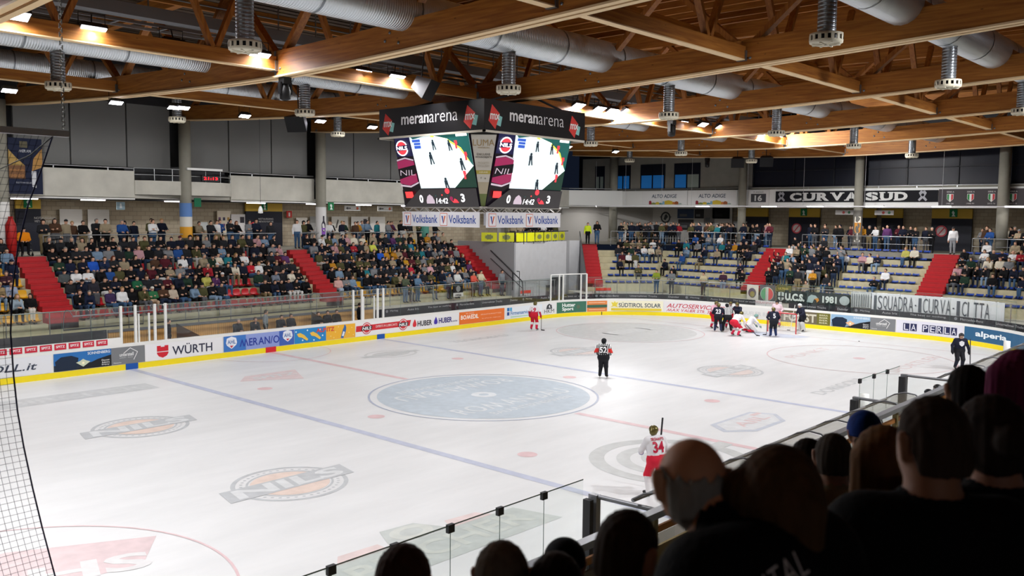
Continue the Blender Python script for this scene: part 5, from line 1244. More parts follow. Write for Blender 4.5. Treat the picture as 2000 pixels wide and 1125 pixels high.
# ---- signs and banners on the galleries
def board(name, label, o, u, w_, h, col, th=.04, cat='banner'):
    t = thing(name, label, cat, o); u = Vector(u).normalized(); n_ = u.cross(Zv)
    MB().prism([(0, 0), (w_, 0), (w_, h), (0, h)], o, u, Zv, -n_*th).build('panel', flat(col, .8), t); return t, Vector(o), u
def bt(t, o, u, st, x, z, w_, h, col, bold=.015, shear=0, align='L', lift=.01): MB().text(st, o+u*x+Zv*z, u, Zv, w_, h, bold=bold, shear=shear, align=align, lift=lift).build('lettering', flat(col), t)
def bs(t, o, u, uv, x, z, col, name='emblem', lift=.008): mb = MB(); mb.shape(uv, o+u*x+Zv*z, u, Zv, 0, lift); mb.build(name, flat(col), t)
UE = (0, -1, 0); XE = 37.22
for y, lab in ((17.97, 'white town banner with coloured roofs, nearer the corner'), (13.6, 'white town banner with coloured roofs, nearer the number sixteen')):
    t, o, u = board('town_banner', lab, (XE, y, 7.98), UE, 4.3, 1.12, '#e4e3e1')
    bt(t, o, u, 'ALTO ADIGE', .95, .55, 2.4, .3, '#5b6472', .02, .12)
    x = .7
    for i, (wd_, h, c_) in enumerate(((.25, .32, '#8f2c3a'), (.4, .16, '#7c8a4a'), (.35, .2, '#c9b33c'), (.3, .14, '#4f8a86'), (.2, .28, '#7fa8c4'), (.75, .34, '#cdb23a'), (.2, .22, '#c87a34'), (.35, .26, '#9c5a34'), (.3, .12, '#9fb0a6'))):
        bs(t, o, u, [(0, 0), (wd_, 0), (wd_, h*.75), (wd_*.5, h), (0, h*.8)], x, .03, c_, 'roof_picture'); x += wd_
t, o, u = board('number_banner', 'white banner with a dark block numbered 16 beside the dark slogan banner', (XE, 8.35, 7.98), UE, 1.65, 1.1, '#e4e3e1'); bs(t, o, u, box2(.2, .2, 1.42, .82), 0, 0, '#4a4b50'); bt(t, o, u, '16', .5, .28, .6, .44, '#e2e2e2', .03); bt(t, o, u, 'M. ANSOLDI', .4, .9, .8, .1, '#5b5b60', .0)
t, o, u = board('slogan_banner', 'long black banner with white stencil lettering and crests on the end parapet', (XE, 6.17, 8.17), UE, 6.35, .8, '#121319')
t2, o2, u2 = board('slogan_banner', 'second half of the black stencil banner, beside the shield banner', (XE, -.3, 8.17), UE, 4.85, .78, '#121319')
def serif(t, o, u, st, x, z, w_, h, col):
    """heavy slab letters: bold letter, feet and caps added, a stencil slot cut through"""
    cw = w_/len(st)
    for i, ch in enumerate(st):
        bt(t, o, u, ch, x+cw*i+cw*.06, z, cw*.88, h, col, .05)
        for zz in ((0, h-.07) if ch in 'URD' else ((0,) if ch == 'A' else (h-.07,) if ch == 'V' else ())):
            if ch in 'AV': bs(t, o, u, box2(0, 0, cw*.34, .07), x+cw*i-.0, z+zz, col, 'serif'); bs(t, o, u, box2(0, 0, cw*.34, .07), x+cw*(i+.66), z+zz, col, 'serif')
            else: bs(t, o, u, box2(0, 0, cw*.42, .07), x+cw*i, z+zz, col, 'serif')
            if ch == 'U' and zz: bs(t, o, u, box2(0, 0, cw*.4, .07), x+cw*(i+.58), z+zz, col, 'serif')
        if ch in 'CSA': bs(t, o, u, box2(0, 0, .035, h*1.04), x+cw*(i+.48), z-.01, '#121319', 'stencil_gap', .014)
def crest(t, o, u, x, z, k):
    bs(t, o, u, [(0, .1), (.1, 0), (.3, .2), (.5, 0), (.6, .1), (.42, .3), (.55, .55), (.42, .72), (.3, .66), (.18, .72), (.05, .55), (.18, .3)], x, z, '#9fa0a6'); bs(t, o, u, circ(.1*k, 12, 1, .3, .42), x, z, '#121319', lift=.014)
crest(t, o, u, .15, .05, 1); serif(t, o, u, 'CURVA', 1.05, .1, 5.1, .58, '#d3d3d0'); serif(t2, o2, u2, 'SUD', .1, .1, 2.9, .58, '#d3d3d0'); crest(t2, o2, u2, 3.6, .05, 1)
t, o, u = board('shield_banner', 'dark grey banner with a row of striped shields on the end parapet', (XE, -5.2, 7.92), UE, 7.6, 1.08, '#4a4648')
for i in range(6):
    x = .5+1.22*i
    bs(t, o, u, [(0, .2), (.2, 0), (.2, .0), (.4, .2), (.4, .52), (0, .52)], x, .24, '#e6e4e0'); bs(t, o, u, [(.02, .2), (.14, .08), (.14, .5), (.02, .5)], x, .24, '#2f8a48', lift=.012); bs(t, o, u, [(.38, .2), (.26, .08), (.26, .5), (.38, .5)], x, .24, '#c7363c', lift=.012)
    bt(t, o, u, 'SERIE A', x-.02, .85, .45, .09, '#c9c7c4', .01); bt(t, o, u, ('1985-86', '1998-99', '2015-16', '2017-18', '2018-19', '2021-22')[i], x-.02, .1, .45, .09, '#c9c7c4', .0)
# hanging banner at the frame edge
t, o, u = board('hanging_banner', 'tall dark blue town banner with barrels and photographs before the grey panels', (-9.45, 22.25, 7.8), (1, 0, 0), 1.5, 2.65, '#1a2138')
bs(t, o, u, box2(.0, .72, .72, 1.35), 0, 0, '#6e4a2c', 'barrel_picture'); bs(t, o, u, [(0, 1.35), (.72, 1.35), (.3, 1.75), (0, 2.1)], 0, 0, '#a98a4a', 'shelf_picture'); bs(t, o, u, [(1.02, 1.1), (1.5, 1.3), (1.5, 2.2), (1.1, 1.7)], 0, 0, '#a67c40', 'street_picture')
for k in range(4): bs(t, o, u, circ(.085, 12, 1, .1+.17*k, .86), 0, 0, '#8f6238', 'barrel_picture', .012); bs(t, o, u, circ(.085, 12, 1, .1+.17*k, 1.1), 0, 0, '#8f6238', 'barrel_picture', .012)
bs(t, o, u, [(1.02, .35), (1.2, .3), (1.22, 1.1), (1.0, 1.1)], 0, 0, '#c9ccd0', 'figure_picture'); bs(t, o, u, box2(.5, 2.2, .85, 2.5), 0, 0, '#57513c', 'crest'); bt(t, o, u, 'MERAN', .45, 1.98, .55, .13, '#c3c6cc'); bt(t, o, u, 'OLD TOWN CELLAR', .3, .5, .7, .07, '#aeb2ba', 0)
# boards on the concourse walls
YW = 27.28
for x, w_, z0, h, col, lab in ((-5.3, 1.2, 5.5, 1.6, '#c9c5be', 'plain white board on the block wall, closer to the wheelchair'), (-3.8, 1.2, 5.5, 1.6, '#c9c5be', 'plain white board on the block wall, second from the hanging banner'), (2.95, .5, 5.9, .5, '#c2c6c4', 'small framed notice on the block wall'), (4.1, .95, 5.6, 1.5, '#d0c4b0', 'poster board with pictures on the block wall'), (5.0, 1.1, 5.6, 1.3, '#cfcac8', 'white board with a small dark picture beside the no smoking door'),
                          (9.9, .9, 5.9, .8, '#d8d2c8', 'white notice board beyond the purple bottle pillar'), (11.0, 1.5, 5.7, 1.1, '#8d8c88', 'grey notice board under the side gallery'), (12.8, 1.4, 5.7, 1.1, '#bdbab2', 'notice board with a line drawing under the side gallery'), (14.5, 1.5, 5.7, 1.1, '#cfccc6', 'white notice board with a small picture under the side gallery'), (16.2, 1.4, 5.7, 1.1, '#cfccc6', 'white notice board with a red figure under the side gallery')):
    t, o, u = board('notice_board', lab, (x, YW, z0), (1, 0, 0), w_, h, col, cat='notice board')
    if x == 4.1:
        for k in range(9): bs(t, o, u, box2(0, 0, .16, .2), .08+.3*(k % 3), .9-.28*(k//3) if k != 4 else .5, ['#6a4a6c', '#3c3a52', '#a07c3a', '#c9b89a'][k % 4], 'picture')
    if x in (5.0, 14.5): bs(t, o, u, box2(0, 0, .3, .38), w_-.42, h-.55, '#38333a', 'picture')
    if x == 16.2: bs(t, o, u, [(.4, .2), (.9, .25), (.8, .6), (.6, .8), (.5, .6)], 0, 0, '#c9927c', 'picture')
    if x == 12.8: bs(t, o, u, [(.3, .3), (.5, .9), (.6, .85), (.45, .3)], 0, 0, '#55534e', 'picture'); bs(t, o, u, [(.8, .3), (1.1, .8), (1.15, .7), (.92, .28)], 0, 0, '#55534e', 'picture')
def exit_door(n, x0, x1, smoke=True):
    mb = MB(); mb.box((x0, YW-.1, CONC_Z), (x1, YW+.05, 7.1), 0); mb.box((x0, YW-.12, 7.1), (x1, YW+.05, 7.72), 1); d = mb.build('door_%d' % n, [flat('#151725'), mat('door_yellow', '#c9a53a', .6)], kind='structure', label='dark blue double door below a yellow lintel')
    MB().text('NOTAUSGANG', (x0+.9, YW-.11, 6.55), (1, 0, 0), Zv, 1.1, .12).text('VIETATO FUMARE', (x0+.9, YW-.11, 6.38), (1, 0, 0), Zv, 1.1, .11).build('lettering', flat('#c9c8c6'), d)
    t, o, u = board('exit_sign', 'green exit sign with white running figure over the door %s' % ('behind the hanging banner' if n == 2 else 'beyond the poster board'), ((x0+x1)/2-.25, YW-.2, 7.15), (1, 0, 0), .42, .48, '#1d7a48', cat='sign'); bs(t, o, u, [(.12, .05), (.2, .2), (.12, .3), (.2, .42), (.3, .3), (.26, .18), (.34, .05)], 0, 0, '#dfe9e2')
    if smoke:
        t, o, u = board('prohibition_sign', 'round no smoking sign on the dark door beside the poster boards', (x0+.25, YW-.16, 5.7), (1, 0, 0), .01, .01, '#b03038', cat='sign')
        bs(t, o, u, circ(.36, 24, 1, .3, .36), 0, 0, '#c0303a'); bs(t, o, u, circ(.28, 24, 1, .3, .36), 0, 0, '#d9d2cf', lift=.012); bs(t, o, u, [(.08, .14), (.14, .08), (.54, .58), (.48, .64)], 0, 0, '#c0303a', lift=.016); bs(t, o, u, box2(.1, .32, .5, .42), 0, 0, '#2b2a2c', lift=.014)
exit_door(2, -7.55, -6.3, False); exit_door(3, 6.05, 8.75)
t, o, u = board('exit_sign', 'green exit sign on the white pillar with the purple bottle', (8.75, 22.1, 7.2), (1, 0, 0), .42, .5, '#1f7a4a', cat='sign'); bs(t, o, u, [(.12, .05), (.2, .2), (.12, .3), (.2, .42), (.3, .3), (.26, .18), (.34, .05)], 0, 0, '#dfe9e2')
t, o, u = board('exit_sign', 'green exit sign on the pillar wrapped in blue and orange', (-.2, 22.05, 7.3), (1, 0, 0), .4, .48, '#1f6a4a', cat='sign')
t, o, u = board('fire_sign', 'red fire extinguisher sign on the block wall by the purple bottle pillar', (9.15, YW, 6.7), (1, 0, 0), .42, .45, '#b83a34', cat='sign'); bs(t, o, u, [(.15, .08), (.27, .08), (.27, .34), (.15, .34)], 0, 0, '#e9dcd8')
for x, lab in ((11.6, 'white direction sign with arrow under the side gallery'), (14.4, 'white direction sign with pictograms under the side gallery')):
    t, o, u = board('direction_sign', lab, (x, 24.2, 7.2), (1, 0, 0), 1.3, .34, '#cfcdc9', cat='sign'); bs(t, o, u, [(.1, .17), (.25, .27), (.25, .2), (.5, .2), (.5, .14), (.25, .14), (.25, .07)], 0, 0, '#3d3d40'); bs(t, o, u, circ(.1, 12, 1, 1.05, .17), 0, 0, '#c2583c')
t, o, u = board('direction_sign', 'small blue and white pictogram sign under the side gallery', (-3.35, 24.6, 7.1), (1, 0, 0), .45, .42, '#9cb4c0', cat='sign'); bs(t, o, u, [(.15, .08), (.3, .08), (.25, .34), (.18, .34)], 0, 0, '#e9eef0')
t = thing('bottle_display', 'red bottle-shaped advertising display at the frame edge beside the seated crowd', 'display', (-9.55, 21.95, CONC_Z)); MB().lathe([(0, CONC_Z), (.22, CONC_Z+.02), (.24, CONC_Z+1.5), (.12, CONC_Z+1.75), (.1, CONC_Z+1.9), (0, CONC_Z+1.9)], (-9.55, 21.95, 0), 18).build('body', flat('#a8201f'), t)  # a red bottle on display, not a buoy
# end concourse wall: doors, posters, bar
XW = 42.28
def end_door(n, y0, y1):
    mb = MB(); mb.box((XW-.1, y0, CONC_Z), (XW+.05, y1, 7.1), 0); mb.box((XW-.12, y0, 7.1), (XW+.05, y1, 7.78), 1); mb.build('door_%d' % n, [flat('#151725'), mat('door_yellow', '#c9a53a')], kind='structure', label='dark blue door below a yellow lintel')
for n, (y0, y1) in enumerate(((4.9, 7.4), (.6, 1.6), (-1.3, .2), (-5.95, -3.3), (-12, -9.3), (9.2, 11.9))): end_door(4+n, y0, y1)
for y, lab in ((7.0, 'round no smoking sign on the dark door behind the standing supporters'), (-3.7, 'round no smoking sign behind the man on the open landing')):
    t, o, u = board('prohibition_sign', lab, (XW-.16, y, 5.85), UE, .01, .01, '#b03038', cat='sign'); bs(t, o, u, circ(.4, 24, 1, .3, .36), 0, 0, '#b8404a'); bs(t, o, u, circ(.3, 24, 1, .3, .36), 0, 0, '#c9b9b6', lift=.012); bs(t, o, u, [(.08, .14), (.14, .08), (.54, .58), (.48, .64)], 0, 0, '#b8404a', lift=.016)
for y, lab in ((6.4, 'green exit sign over the yellow lintel behind the standing supporters'), (-4.5, 'green exit sign over the open landing')):
    t, o, u = board('exit_sign', lab, (XW-.2, y, 7.2), UE, .5, .55, '#1f7a4a', cat='sign'); bs(t, o, u, [(.14, .05), (.22, .2), (.14, .3), (.22, .46), (.34, .3), (.3, .18), (.4, .05)], 0, 0, '#dfe9e2')
mb = MB(); mb.box((XW-.06, 12.4, CONC_Z), (XW+.02, 21.5, 7.8)); mb.build('wall_white_lining', mat('lining_white', '#d0cdc8', .8), kind='structure')
t, o, u = board('club_emblem', 'round dark bird emblem on the white concourse wall', (XW-.1, 19.3, 6.4), UE, .01, .01, '#45484a', cat='sign'); bs(t, o, u, circ(.5, 24, 1, .5, .55), 0, 0, '#3f4245'); bs(t, o, u, circ(.36, 24, 1, .5, .55), 0, 0, '#c3c2be', lift=.012); bs(t, o, u, [(.3, .4), (.45, .8), (.6, .85), (.75, .6), (.6, .45), (.5, .3)], 0, 0, '#3f4245', lift=.016); bs(t, o, u, [(-.15, .6), (.05, .55), (.05, .65)], 0, 0, '#3f4245'); bs(t, o, u, [(1.15, .6), (.95, .55), (.95, .65)], 0, 0, '#3f4245')
t, o, u = board('club_emblem', 'dark stacked lettering emblem on the white concourse wall next to the corner bar', (XW-.1, 21.3, 6.6), UE, .01, .01, '#45484a', cat='sign'); [bs(t, o, u, box2(.1, .2+.3*k, .9-.1*k, .42+.3*k), 0, 0, '#5a5d60') for k in range(3)]; bs(t, o, u, [(.3, 0), (.7, 0), (.8, .16), (.2, .16)], 0, 0, '#2f3133')
for i, (y, w_, z0, h, col, lab) in enumerate(((17.6, 1.6, 6.9, .8, '#4a5a78', 'dark blue framed picture on the end concourse wall'), (17.5, 1.5, 5.9, .9, '#4a4a4c', 'dark picture panel on the end concourse wall'), (15.9, .9, 6.9, .8, '#3a3a3e', 'black poster with a jersey on the end concourse wall'), (15.0, 1.0, 6.4, 1.3, '#8e8c8a', 'grey poster on the end concourse wall'), (14.2, 1.6, 6.9, .95, '#0f0f12', 'large black switched-off screen on the end concourse wall'), (13.6, 1.3, 5.6, .95, '#a8907e', 'brown picture board below the black screen'), (12.2, 1.2, 5.4, 1.3, '#a9a8a6', 'pale grey cabinet front beside the white concourse wall'))):
    t, o, u = board('wall_picture', lab, (XW-.12, y, z0), UE, w_, h, col, cat='picture'); bs(t, o, u, box2(w_*.15, h*.2, w_*.6, h*.45), 0, 0, '#77787c' if i != 4 else '#141417', 'picture')
for x, y in ((41.9, 2.8), (41.9, .0)): 
    t, o, u = board('direction_sign', 'white direction sign with pictograms hung over the end concourse, %s the beer glass pillar' % ('before' if y > 1 else 'beyond'), (38.6, y-.6, 7.3), UE, 1.3, .32, '#bdbab6', cat='sign'); bs(t, o, u, circ(.1, 12, 1, .6, .16), 0, 0, '#b04a44'); bs(t, o, u, circ(.1, 12, 1, 1.0, .16), 0, 0, '#3f7a58')
t, o, u = board('bar_sign', 'dark lettered sign of the corner bar behind the steward', (33.0, 25.7, 7.1), (12.5, -7.6, 0), 2.2, .55, '#8d8a86', cat='sign'); bt(t, o, u, 'Ice Bar', .2, .1, 1.7, .36, '#26262a', .02)
mb = MB(); mb.box((29.6, 25.6, CONC_Z), (30.2, 25.7, 7.7), 0); mb.build('trim_1', flat('#5c534a'), kind='structure')
# windows over the end parapet
mb = MB()
BLK2 = mat('grey_blockwork', '#86837b', .9, noise=.06, nscale=2)
mb.box((37.6, 8.3, 9.12), (37.9, 24.5, 11.95)); mb.build('wall_end_blockwork', BLK2, kind='structure')
wblue = mat('window_blue', '#1b5c9a', .25, emit=.25); wdark = mat('window_dark', '#0e1220', .4, spec=.25)
for n, (y0, y1, blue) in enumerate(((23.1, 22.1, 0), (20.9, 19.4, 1), (18.4, 16.0, 1), (15.15, 12.75, 2))):
    mb = MB(); mb.box((37.56, y0, 9.25), (37.6, y1, 11.3), 0); ym = (y0+y1)/2
    for a, b_ in (((y0-.1, ym+.06), (ym-.06, y1+.1)) if n else ((y0-.1, y1+.1),)): pass
    mb.box((37.55, ym-.05, 9.25), (37.54, ym+.05, 11.3), 0)
    mb.box((37.55, y0-.12, 9.35), (37.53, ym+.07, 10.4), 1 if blue else 2); mb.box((37.55, ym-.07, 9.35), (37.53, y1+.12, 10.4), 1 if blue == 1 else 2)
    mb.build('window_%d' % (n+1), [wdark, wblue, mat('blind_grey', '#8f9a92', .5)], kind='structure')
mb = MB(); mb.box((37.7, 8.2, 9.3), (37.75, -30, 11.7)); mb.build('window_5', wdark, kind='structure')
mb = MB(); [mb.box((37.62, y-.05, 9.25), (37.7, y+.05, 11.7)) for y in (8.2, 5.0, 2.0, -3, -6.2, -12, -15)]; mb.box((37.62, 8.2, 10.45), (37.7, -30, 10.52)); mb.build('trim_2', flat('#15171f'), kind='structure')
mb = MB(); mb.box((37.4, 8.2, 9.14), (37.75, -30, 9.3)); mb.build('trim_3', CONCG, kind='structure')

# ---- seats
def seat_proto(name, col):
    mb = MB()
    prof = [(.0, .03), (.06, .0), (.3, -.01), (.38, .04), (.42, .2), (.4, .36)]   # side section: y, z
    n = 8; vs_ = []
    for (y, z) in prof:
        for k in range(n+1):
            a = -1+2*k/n; wv = .215*(1-.12*(z > .3)); dz = .045*abs(a)**2.5 if z < .1 else -.05*abs(a)**3; dy = -.05*abs(a)**2 if z > .1 else 0
            vs_.append((a*wv, -(y-.2)+dy*-1*-1 if False else (.2-y)-dy*0, z+dz))
    fs = [(i*(n+1)+k, i*(n+1)+k+1, (i+1)*(n+1)+k+1, (i+1)*(n+1)+k) for i in range(len(prof)-1) for k in range(n)]
    mb.add(vs_, fs, 0, True); mb.add([(x, y+.012, z-.025) for x, y, z in vs_], [tuple(reversed(f)) for f in fs], 0, True)
    mb.box((-.05, -.1, -.12), (.05, .1, .0), 1)
    return mb
SEATM = {'red': mat('seat_red', '#c11a26', .3, spec=.5), 'yellow': mat('seat_yellow', '#e2a91a', .35, spec=.5), 'blue': mat('seat_blue', '#1d3d8f', .4)}
seat_me = {}
for c_ in ('red', 'yellow'):
    o = seat_proto('stadium_seat', c_).build('stadium_seat', [SEATM[c_], DGREY], origin=(0, 0, 0)); seat_me[c_] = o.data; bpy.data.objects.remove(o)
mb = MB(); n = 6; vs_ = []
for (y, z) in ((.16, .03), (.1, .0), (-.08, .0), (-.15, .04), (-.18, .12)):
    for k in range(n+1): a = -1+2*k/n; vs_.append((a*.2, y, z+.02*abs(a)**2))
fs = [(i*(n+1)+k, i*(n+1)+k+1, (i+1)*(n+1)+k+1, (i+1)*(n+1)+k) for i in range(4) for k in range(n)]
mb.add(vs_, fs, 0, True); mb.add([(x, y, z-.03) for x, y, z in vs_], [tuple(reversed(f)) for f in fs], 0, True)
o = mb.build('stadium_seat', [SEATM['blue']], origin=(0, 0, 0)); seat_me['blue'] = o.data; bpy.data.objects.remove(o)
SEATS = []
def seat(col, x, y, z, yaw, label, group): SEATS.append((col, x, y, z, yaw, label, group))
# ------------------------------------------------------------------ people: smooth bodies from tapered limbs
def surface_nets(val, lo, h):
    nx, ny, nz = val.shape; ins = val < 0
    c = [(i, j, k) for i in (0, 1) for j in (0, 1) for k in (0, 1)]
    cs = {q: ins[q[0]:nx-1+q[0], q[1]:ny-1+q[1], q[2]:nz-1+q[2]] for q in c}
    cnt = sum(x.astype(np.int8) for x in cs.values()); act = (cnt > 0) & (cnt < 8)
    idx = -np.ones(act.shape, int); A = np.argwhere(act); idx[act] = np.arange(len(A))
    acc = np.zeros((len(A), 3)); num = np.zeros(len(A))
    for q in c:
        for ax in range(3):
            if q[ax]: continue
            r = list(q); r[ax] = 1
            v0 = val[A[:, 0]+q[0], A[:, 1]+q[1], A[:, 2]+q[2]]; v1 = val[A[:, 0]+r[0], A[:, 1]+r[1], A[:, 2]+r[2]]
            m = (v0 < 0) != (v1 < 0); t = np.where(m, v0/np.where(m, v0-v1, 1), 0)
            p = np.array(q, float)[None, :].repeat(len(A), 0); p[:, ax] = t
            acc[m] += p[m]; num[m] += 1
    V_ = (A+acc/num[:, None])*h+lo
    F = []
    for ax in range(3):
        o = [(1, 2), (2, 0), (0, 1)][ax]
        sl0 = [slice(1, n-1) for n in val.shape]; sl0[ax] = slice(0, val.shape[ax]-1)
        sl1 = list(sl0); sl1[ax] = slice(1, val.shape[ax])
        a, b_ = ins[tuple(sl0)], ins[tuple(sl1)]; E_ = np.argwhere(a != b_)
        if not len(E_): continue
        fl = a[E_[:, 0], E_[:, 1], E_[:, 2]]
        base = E_.copy()
        for k in range(3):
            if k != ax: base[:, k] += 1
        qs = []
        for d0, d1 in ((-1, -1), (0, -1), (0, 0), (-1, 0)):
            p = base.copy(); p[:, o[0]] += d0; p[:, o[1]] += d1; qs.append(idx[p[:, 0], p[:, 1], p[:, 2]])
        Q = np.stack(qs, 1); Q[~fl] = Q[~fl][:, ::-1]; F.append(Q)
    return V_, np.concatenate(F)

def sdf(prims, pts):
    """prims: (region, k, a, b, ra, rb) tapered limbs or (region, k, centre, radii) ellipsoids"""
    D = np.full(len(pts), 9.0); best = np.full(len(pts), 9.0); lab = np.zeros(len(pts), int)
    for i, p in enumerate(prims):
        if len(p) == 6:
            a, b_ = np.array(p[2]), np.array(p[3]); ba = b_-a; t = np.clip(((pts-a)@ba)/max(ba@ba, 1e-9), 0, 1)
            d = np.linalg.norm(pts-a-t[:, None]*ba, axis=1)-(p[4]+(p[5]-p[4])*t)
        else:
            r = np.array(p[3]); q = (pts-np.array(p[2]))/r; l = np.linalg.norm(q, axis=1); l2 = np.linalg.norm(q/r, axis=1)
            d = l*(l-1)/np.maximum(l2, 1e-6)
        k = p[1]
        hh = np.clip(.5+.5*(D-d)/k, 0, 1); D = D*(1-hh)+d*hh-k*hh*(1-hh)
        m = d < best; best = np.where(m, d, best); lab = np.where(m, i, lab)
    return D, lab

def body_mesh(prims, h):
    L = []
    for p in prims:
        if len(p) == 6: r = max(p[4], p[5]); L += [np.minimum(p[2], p[3])-r, np.maximum(p[2], p[3])+r]
        else: L += [np.array(p[2])-np.array(p[3]), np.array(p[2])+np.array(p[3])]
    lo = np.min(L, 0)-2.5*h; hi = np.max(L, 0)+2.5*h
    n = np.ceil((hi-lo)/h).astype(int)+1
    g = np.stack(np.meshgrid(*[lo[i]+h*np.arange(n[i]) for i in range(3)], indexing='ij'), -1).reshape(-1, 3)
    D, _ = sdf(prims, g)
    v, f = surface_nets(D.reshape(n), lo, h)
    _, lab = sdf(prims, v)
    return v, f, lab

def make_mesh(name, v, f, mats, mi=None):
    me = bpy.data.meshes.new(name); me.from_pydata([tuple(map(float, x)) for x in v], [], [tuple(int(i) for i in x) for x in f])
    for m in mats: me.materials.append(m)
    if mi is not None: me.polygons.foreach_set('material_index', [int(x) for x in mi])
    me.polygons.foreach_set('use_smooth', [True]*len(f)); me.update()
    return me

SKIN = mat('skin', '#c89a80', .6, spec=.3); SHOE = mat('shoe_dark', '#1c1b1d', .6); FABRIC = mat_object_colour('fabric'); HAIR = mat_object_colour('hair', .6, .3)
FEAT = mat('features', '#5b2d26', .5)

def split(prims, h, regions, grow=.006):
    """one continuous body plus a slightly grown shell for each clothing region"""
    v, f, lab = body_mesh(prims, h)
    reg = np.array([p[0] for p in prims]); fl = reg[lab[f]]       # per face corner region
    fr = np.array([max(set(r), key=list(r).count) for r in fl])
    vn = np.zeros_like(v)
    for k in range(4):
        a, b_, c = v[f[:, k]], v[f[:, (k+1) % 4]], v[f[:, (k+3) % 4]]; nn = np.cross(b_-a, c-a); np.add.at(vn, f[:, k], nn)
    vn /= np.maximum(np.linalg.norm(vn, axis=1, keepdims=True), 1e-9)
    out = {}
    for r in regions:
        sel = f[fr == r]
        if not len(sel): continue
        u, inv = np.unique(sel, return_inverse=True); out[r] = (v[u]+vn[u]*grow, inv.reshape(sel.shape))
    return v, f, fr, out

def limbs(P, sc_=1.0, bulk=1.0, sleeve='top', leg='leg', shoe='shoe', hand='skin', glove=1.0, nohead=False):
    """P holds joint positions; returns the list of limbs of one body"""
    L = []
    def cap(r, k, a, b_, ra, rb): L.append((r, k, np.array(P[a]) if isinstance(a, str) else np.array(a), np.array(P[b_]) if isinstance(b_, str) else np.array(b_), ra*bulk, rb*bulk))
    pel, ch, nk, hd = (np.array(P[x], float) for x in ('pelvis', 'chest', 'neck', 'head'))
    sl, sr = np.array(P['shoulder_l'], float), np.array(P['shoulder_r'], float); hl, hr = np.array(P['hip_l'], float), np.array(P['hip_r'], float)
    cap(leg, .06, hl, hr, .125, .125); mid = pel*.5+ch*.5; ax = (sl-sr)/np.linalg.norm(sl-sr)
    cap('top', .08, mid-ax*.075, mid+ax*.075, .125, .125); cap('top', .08, ch-ax*.1, ch+ax*.1, .13, .13)
    cap('top', .05, sl-ax*.03, sr+ax*.03, .085, .085)
    cap('top', .05, ch, nk, .09, .06); cap('skin', .03, nk, nk*.55+hd*.45, .056, .052)
    for s in 'lr':
        cap(sleeve, .04, 'shoulder_'+s, 'elbow_'+s, .066, .05); cap(sleeve, .03, 'elbow_'+s, 'wrist_'+s, .05, .038)
        w_ = np.array(P['wrist_'+s], float); e_ = np.array(P['elbow_'+s], float); d = (w_-e_)/np.linalg.norm(w_-e_); hd_ = np.array(P.get('hand_'+s, w_+d*.16), float); hdir = (hd_-w_)/np.linalg.norm(hd_-w_)
        cap(hand, .02, w_, w_+hdir*.07, .033*glove, .04*glove); cap(hand, .02, w_+hdir*.07, hd_, .038*glove, .022*glove)
        cap(leg, .05, 'hip_'+s, 'knee_'+s, .095, .066); cap(leg, .04, 'knee_'+s, 'ankle_'+s, .066, .048)
        a_ = np.array(P['ankle_'+s], float); t_ = np.array(P['toe_'+s], float)
        cap(shoe, .02, a_-np.array([0, 0, .03]), t_, .05, .038)
    if not nohead:
        F_ = np.array(P.get('face', (0, 1, 0)), float); F_ = F_/np.linalg.norm(F_); S_ = np.cross(F_, [0, 0, 1]); S_ /= np.linalg.norm(S_); U_ = np.cross(S_, F_)
        L.append(('skin', .02, hd+F_*.0, np.array([.082, .092, .108]))); L.append(('skin', .03, hd+F_*.03-U_*.055, np.array([.058, .062, .06])))
        L.append(('skin', .012, hd+F_*.085-U_*.0, hd+F_*.108-U_*.028, .01, .016)); L.append(('skin', .008, hd+S_*.082-U_*.015-F_*.005, hd+S_*.09+U_*.02-F_*.012, .012, .014)); L.append(('skin', .008, hd-S_*.082-U_*.015-F_*.005, hd-S_*.09+U_*.02-F_*.012, .012, .014))
    return L

def mirror(P, **kw):
    Q = dict(P); Q.update(kw); return Q
def seated(lean=0.0, arms='lap', turn=0.0, spread=.1):
    y = -.02+lean
    P = dict(pelvis=(0, 0, .1), chest=(0, y+.0, .42), neck=(0, y+.03+lean*.3, .6), head=(0, y+.055+lean*.5, .745), shoulder_l=(-.185, y, .52), shoulder_r=(.185, y, .52), hip_l=(-.09, .02, .09), hip_r=(.09, .02, .09),
             knee_l=(-spread-.03, .44, .1), knee_r=(spread+.03, .43, .1), ankle_l=(-spread-.02, .46, -.34), ankle_r=(spread+.02, .44, -.34), toe_l=(-spread-.05, .6, -.415), toe_r=(spread+.05, .58, -.415))
    if arms == 'lap': P.update(elbow_l=(-.24, y+.08, .27), elbow_r=(.24, y+.08, .27), wrist_l=(-.12, .27, .2), wrist_r=(.12, .27, .2), hand_l=(-.04, .36, .17), hand_r=(.04, .36, .19))
    if arms == 'crossed': P.update(elbow_l=(-.24, y+.12, .3), elbow_r=(.24, y+.12, .3), wrist_l=(.02, y+.22, .33), wrist_r=(-.02, y+.2, .37), hand_l=(.14, y+.17, .36), hand_r=(-.13, y+.17, .4))
    if arms == 'knees': P.update(elbow_l=(-.2, .3, .2), elbow_r=(.2, .3, .2), wrist_l=(-.08, .48, .26), wrist_r=(.08, .48, .26), hand_l=(0, .56, .24), hand_r=(.02, .56, .27))
    if arms == 'chin': P.update(elbow_l=(-.2, .22, .22), elbow_r=(.2, .26, .26), wrist_l=(.02, .28, .22), wrist_r=(.1, y+.24, .5), hand_l=(.14, .3, .23), hand_r=(.04, y+.2, .6))
    P['face'] = (math.sin(turn), math.cos(turn), -.08)
    return P
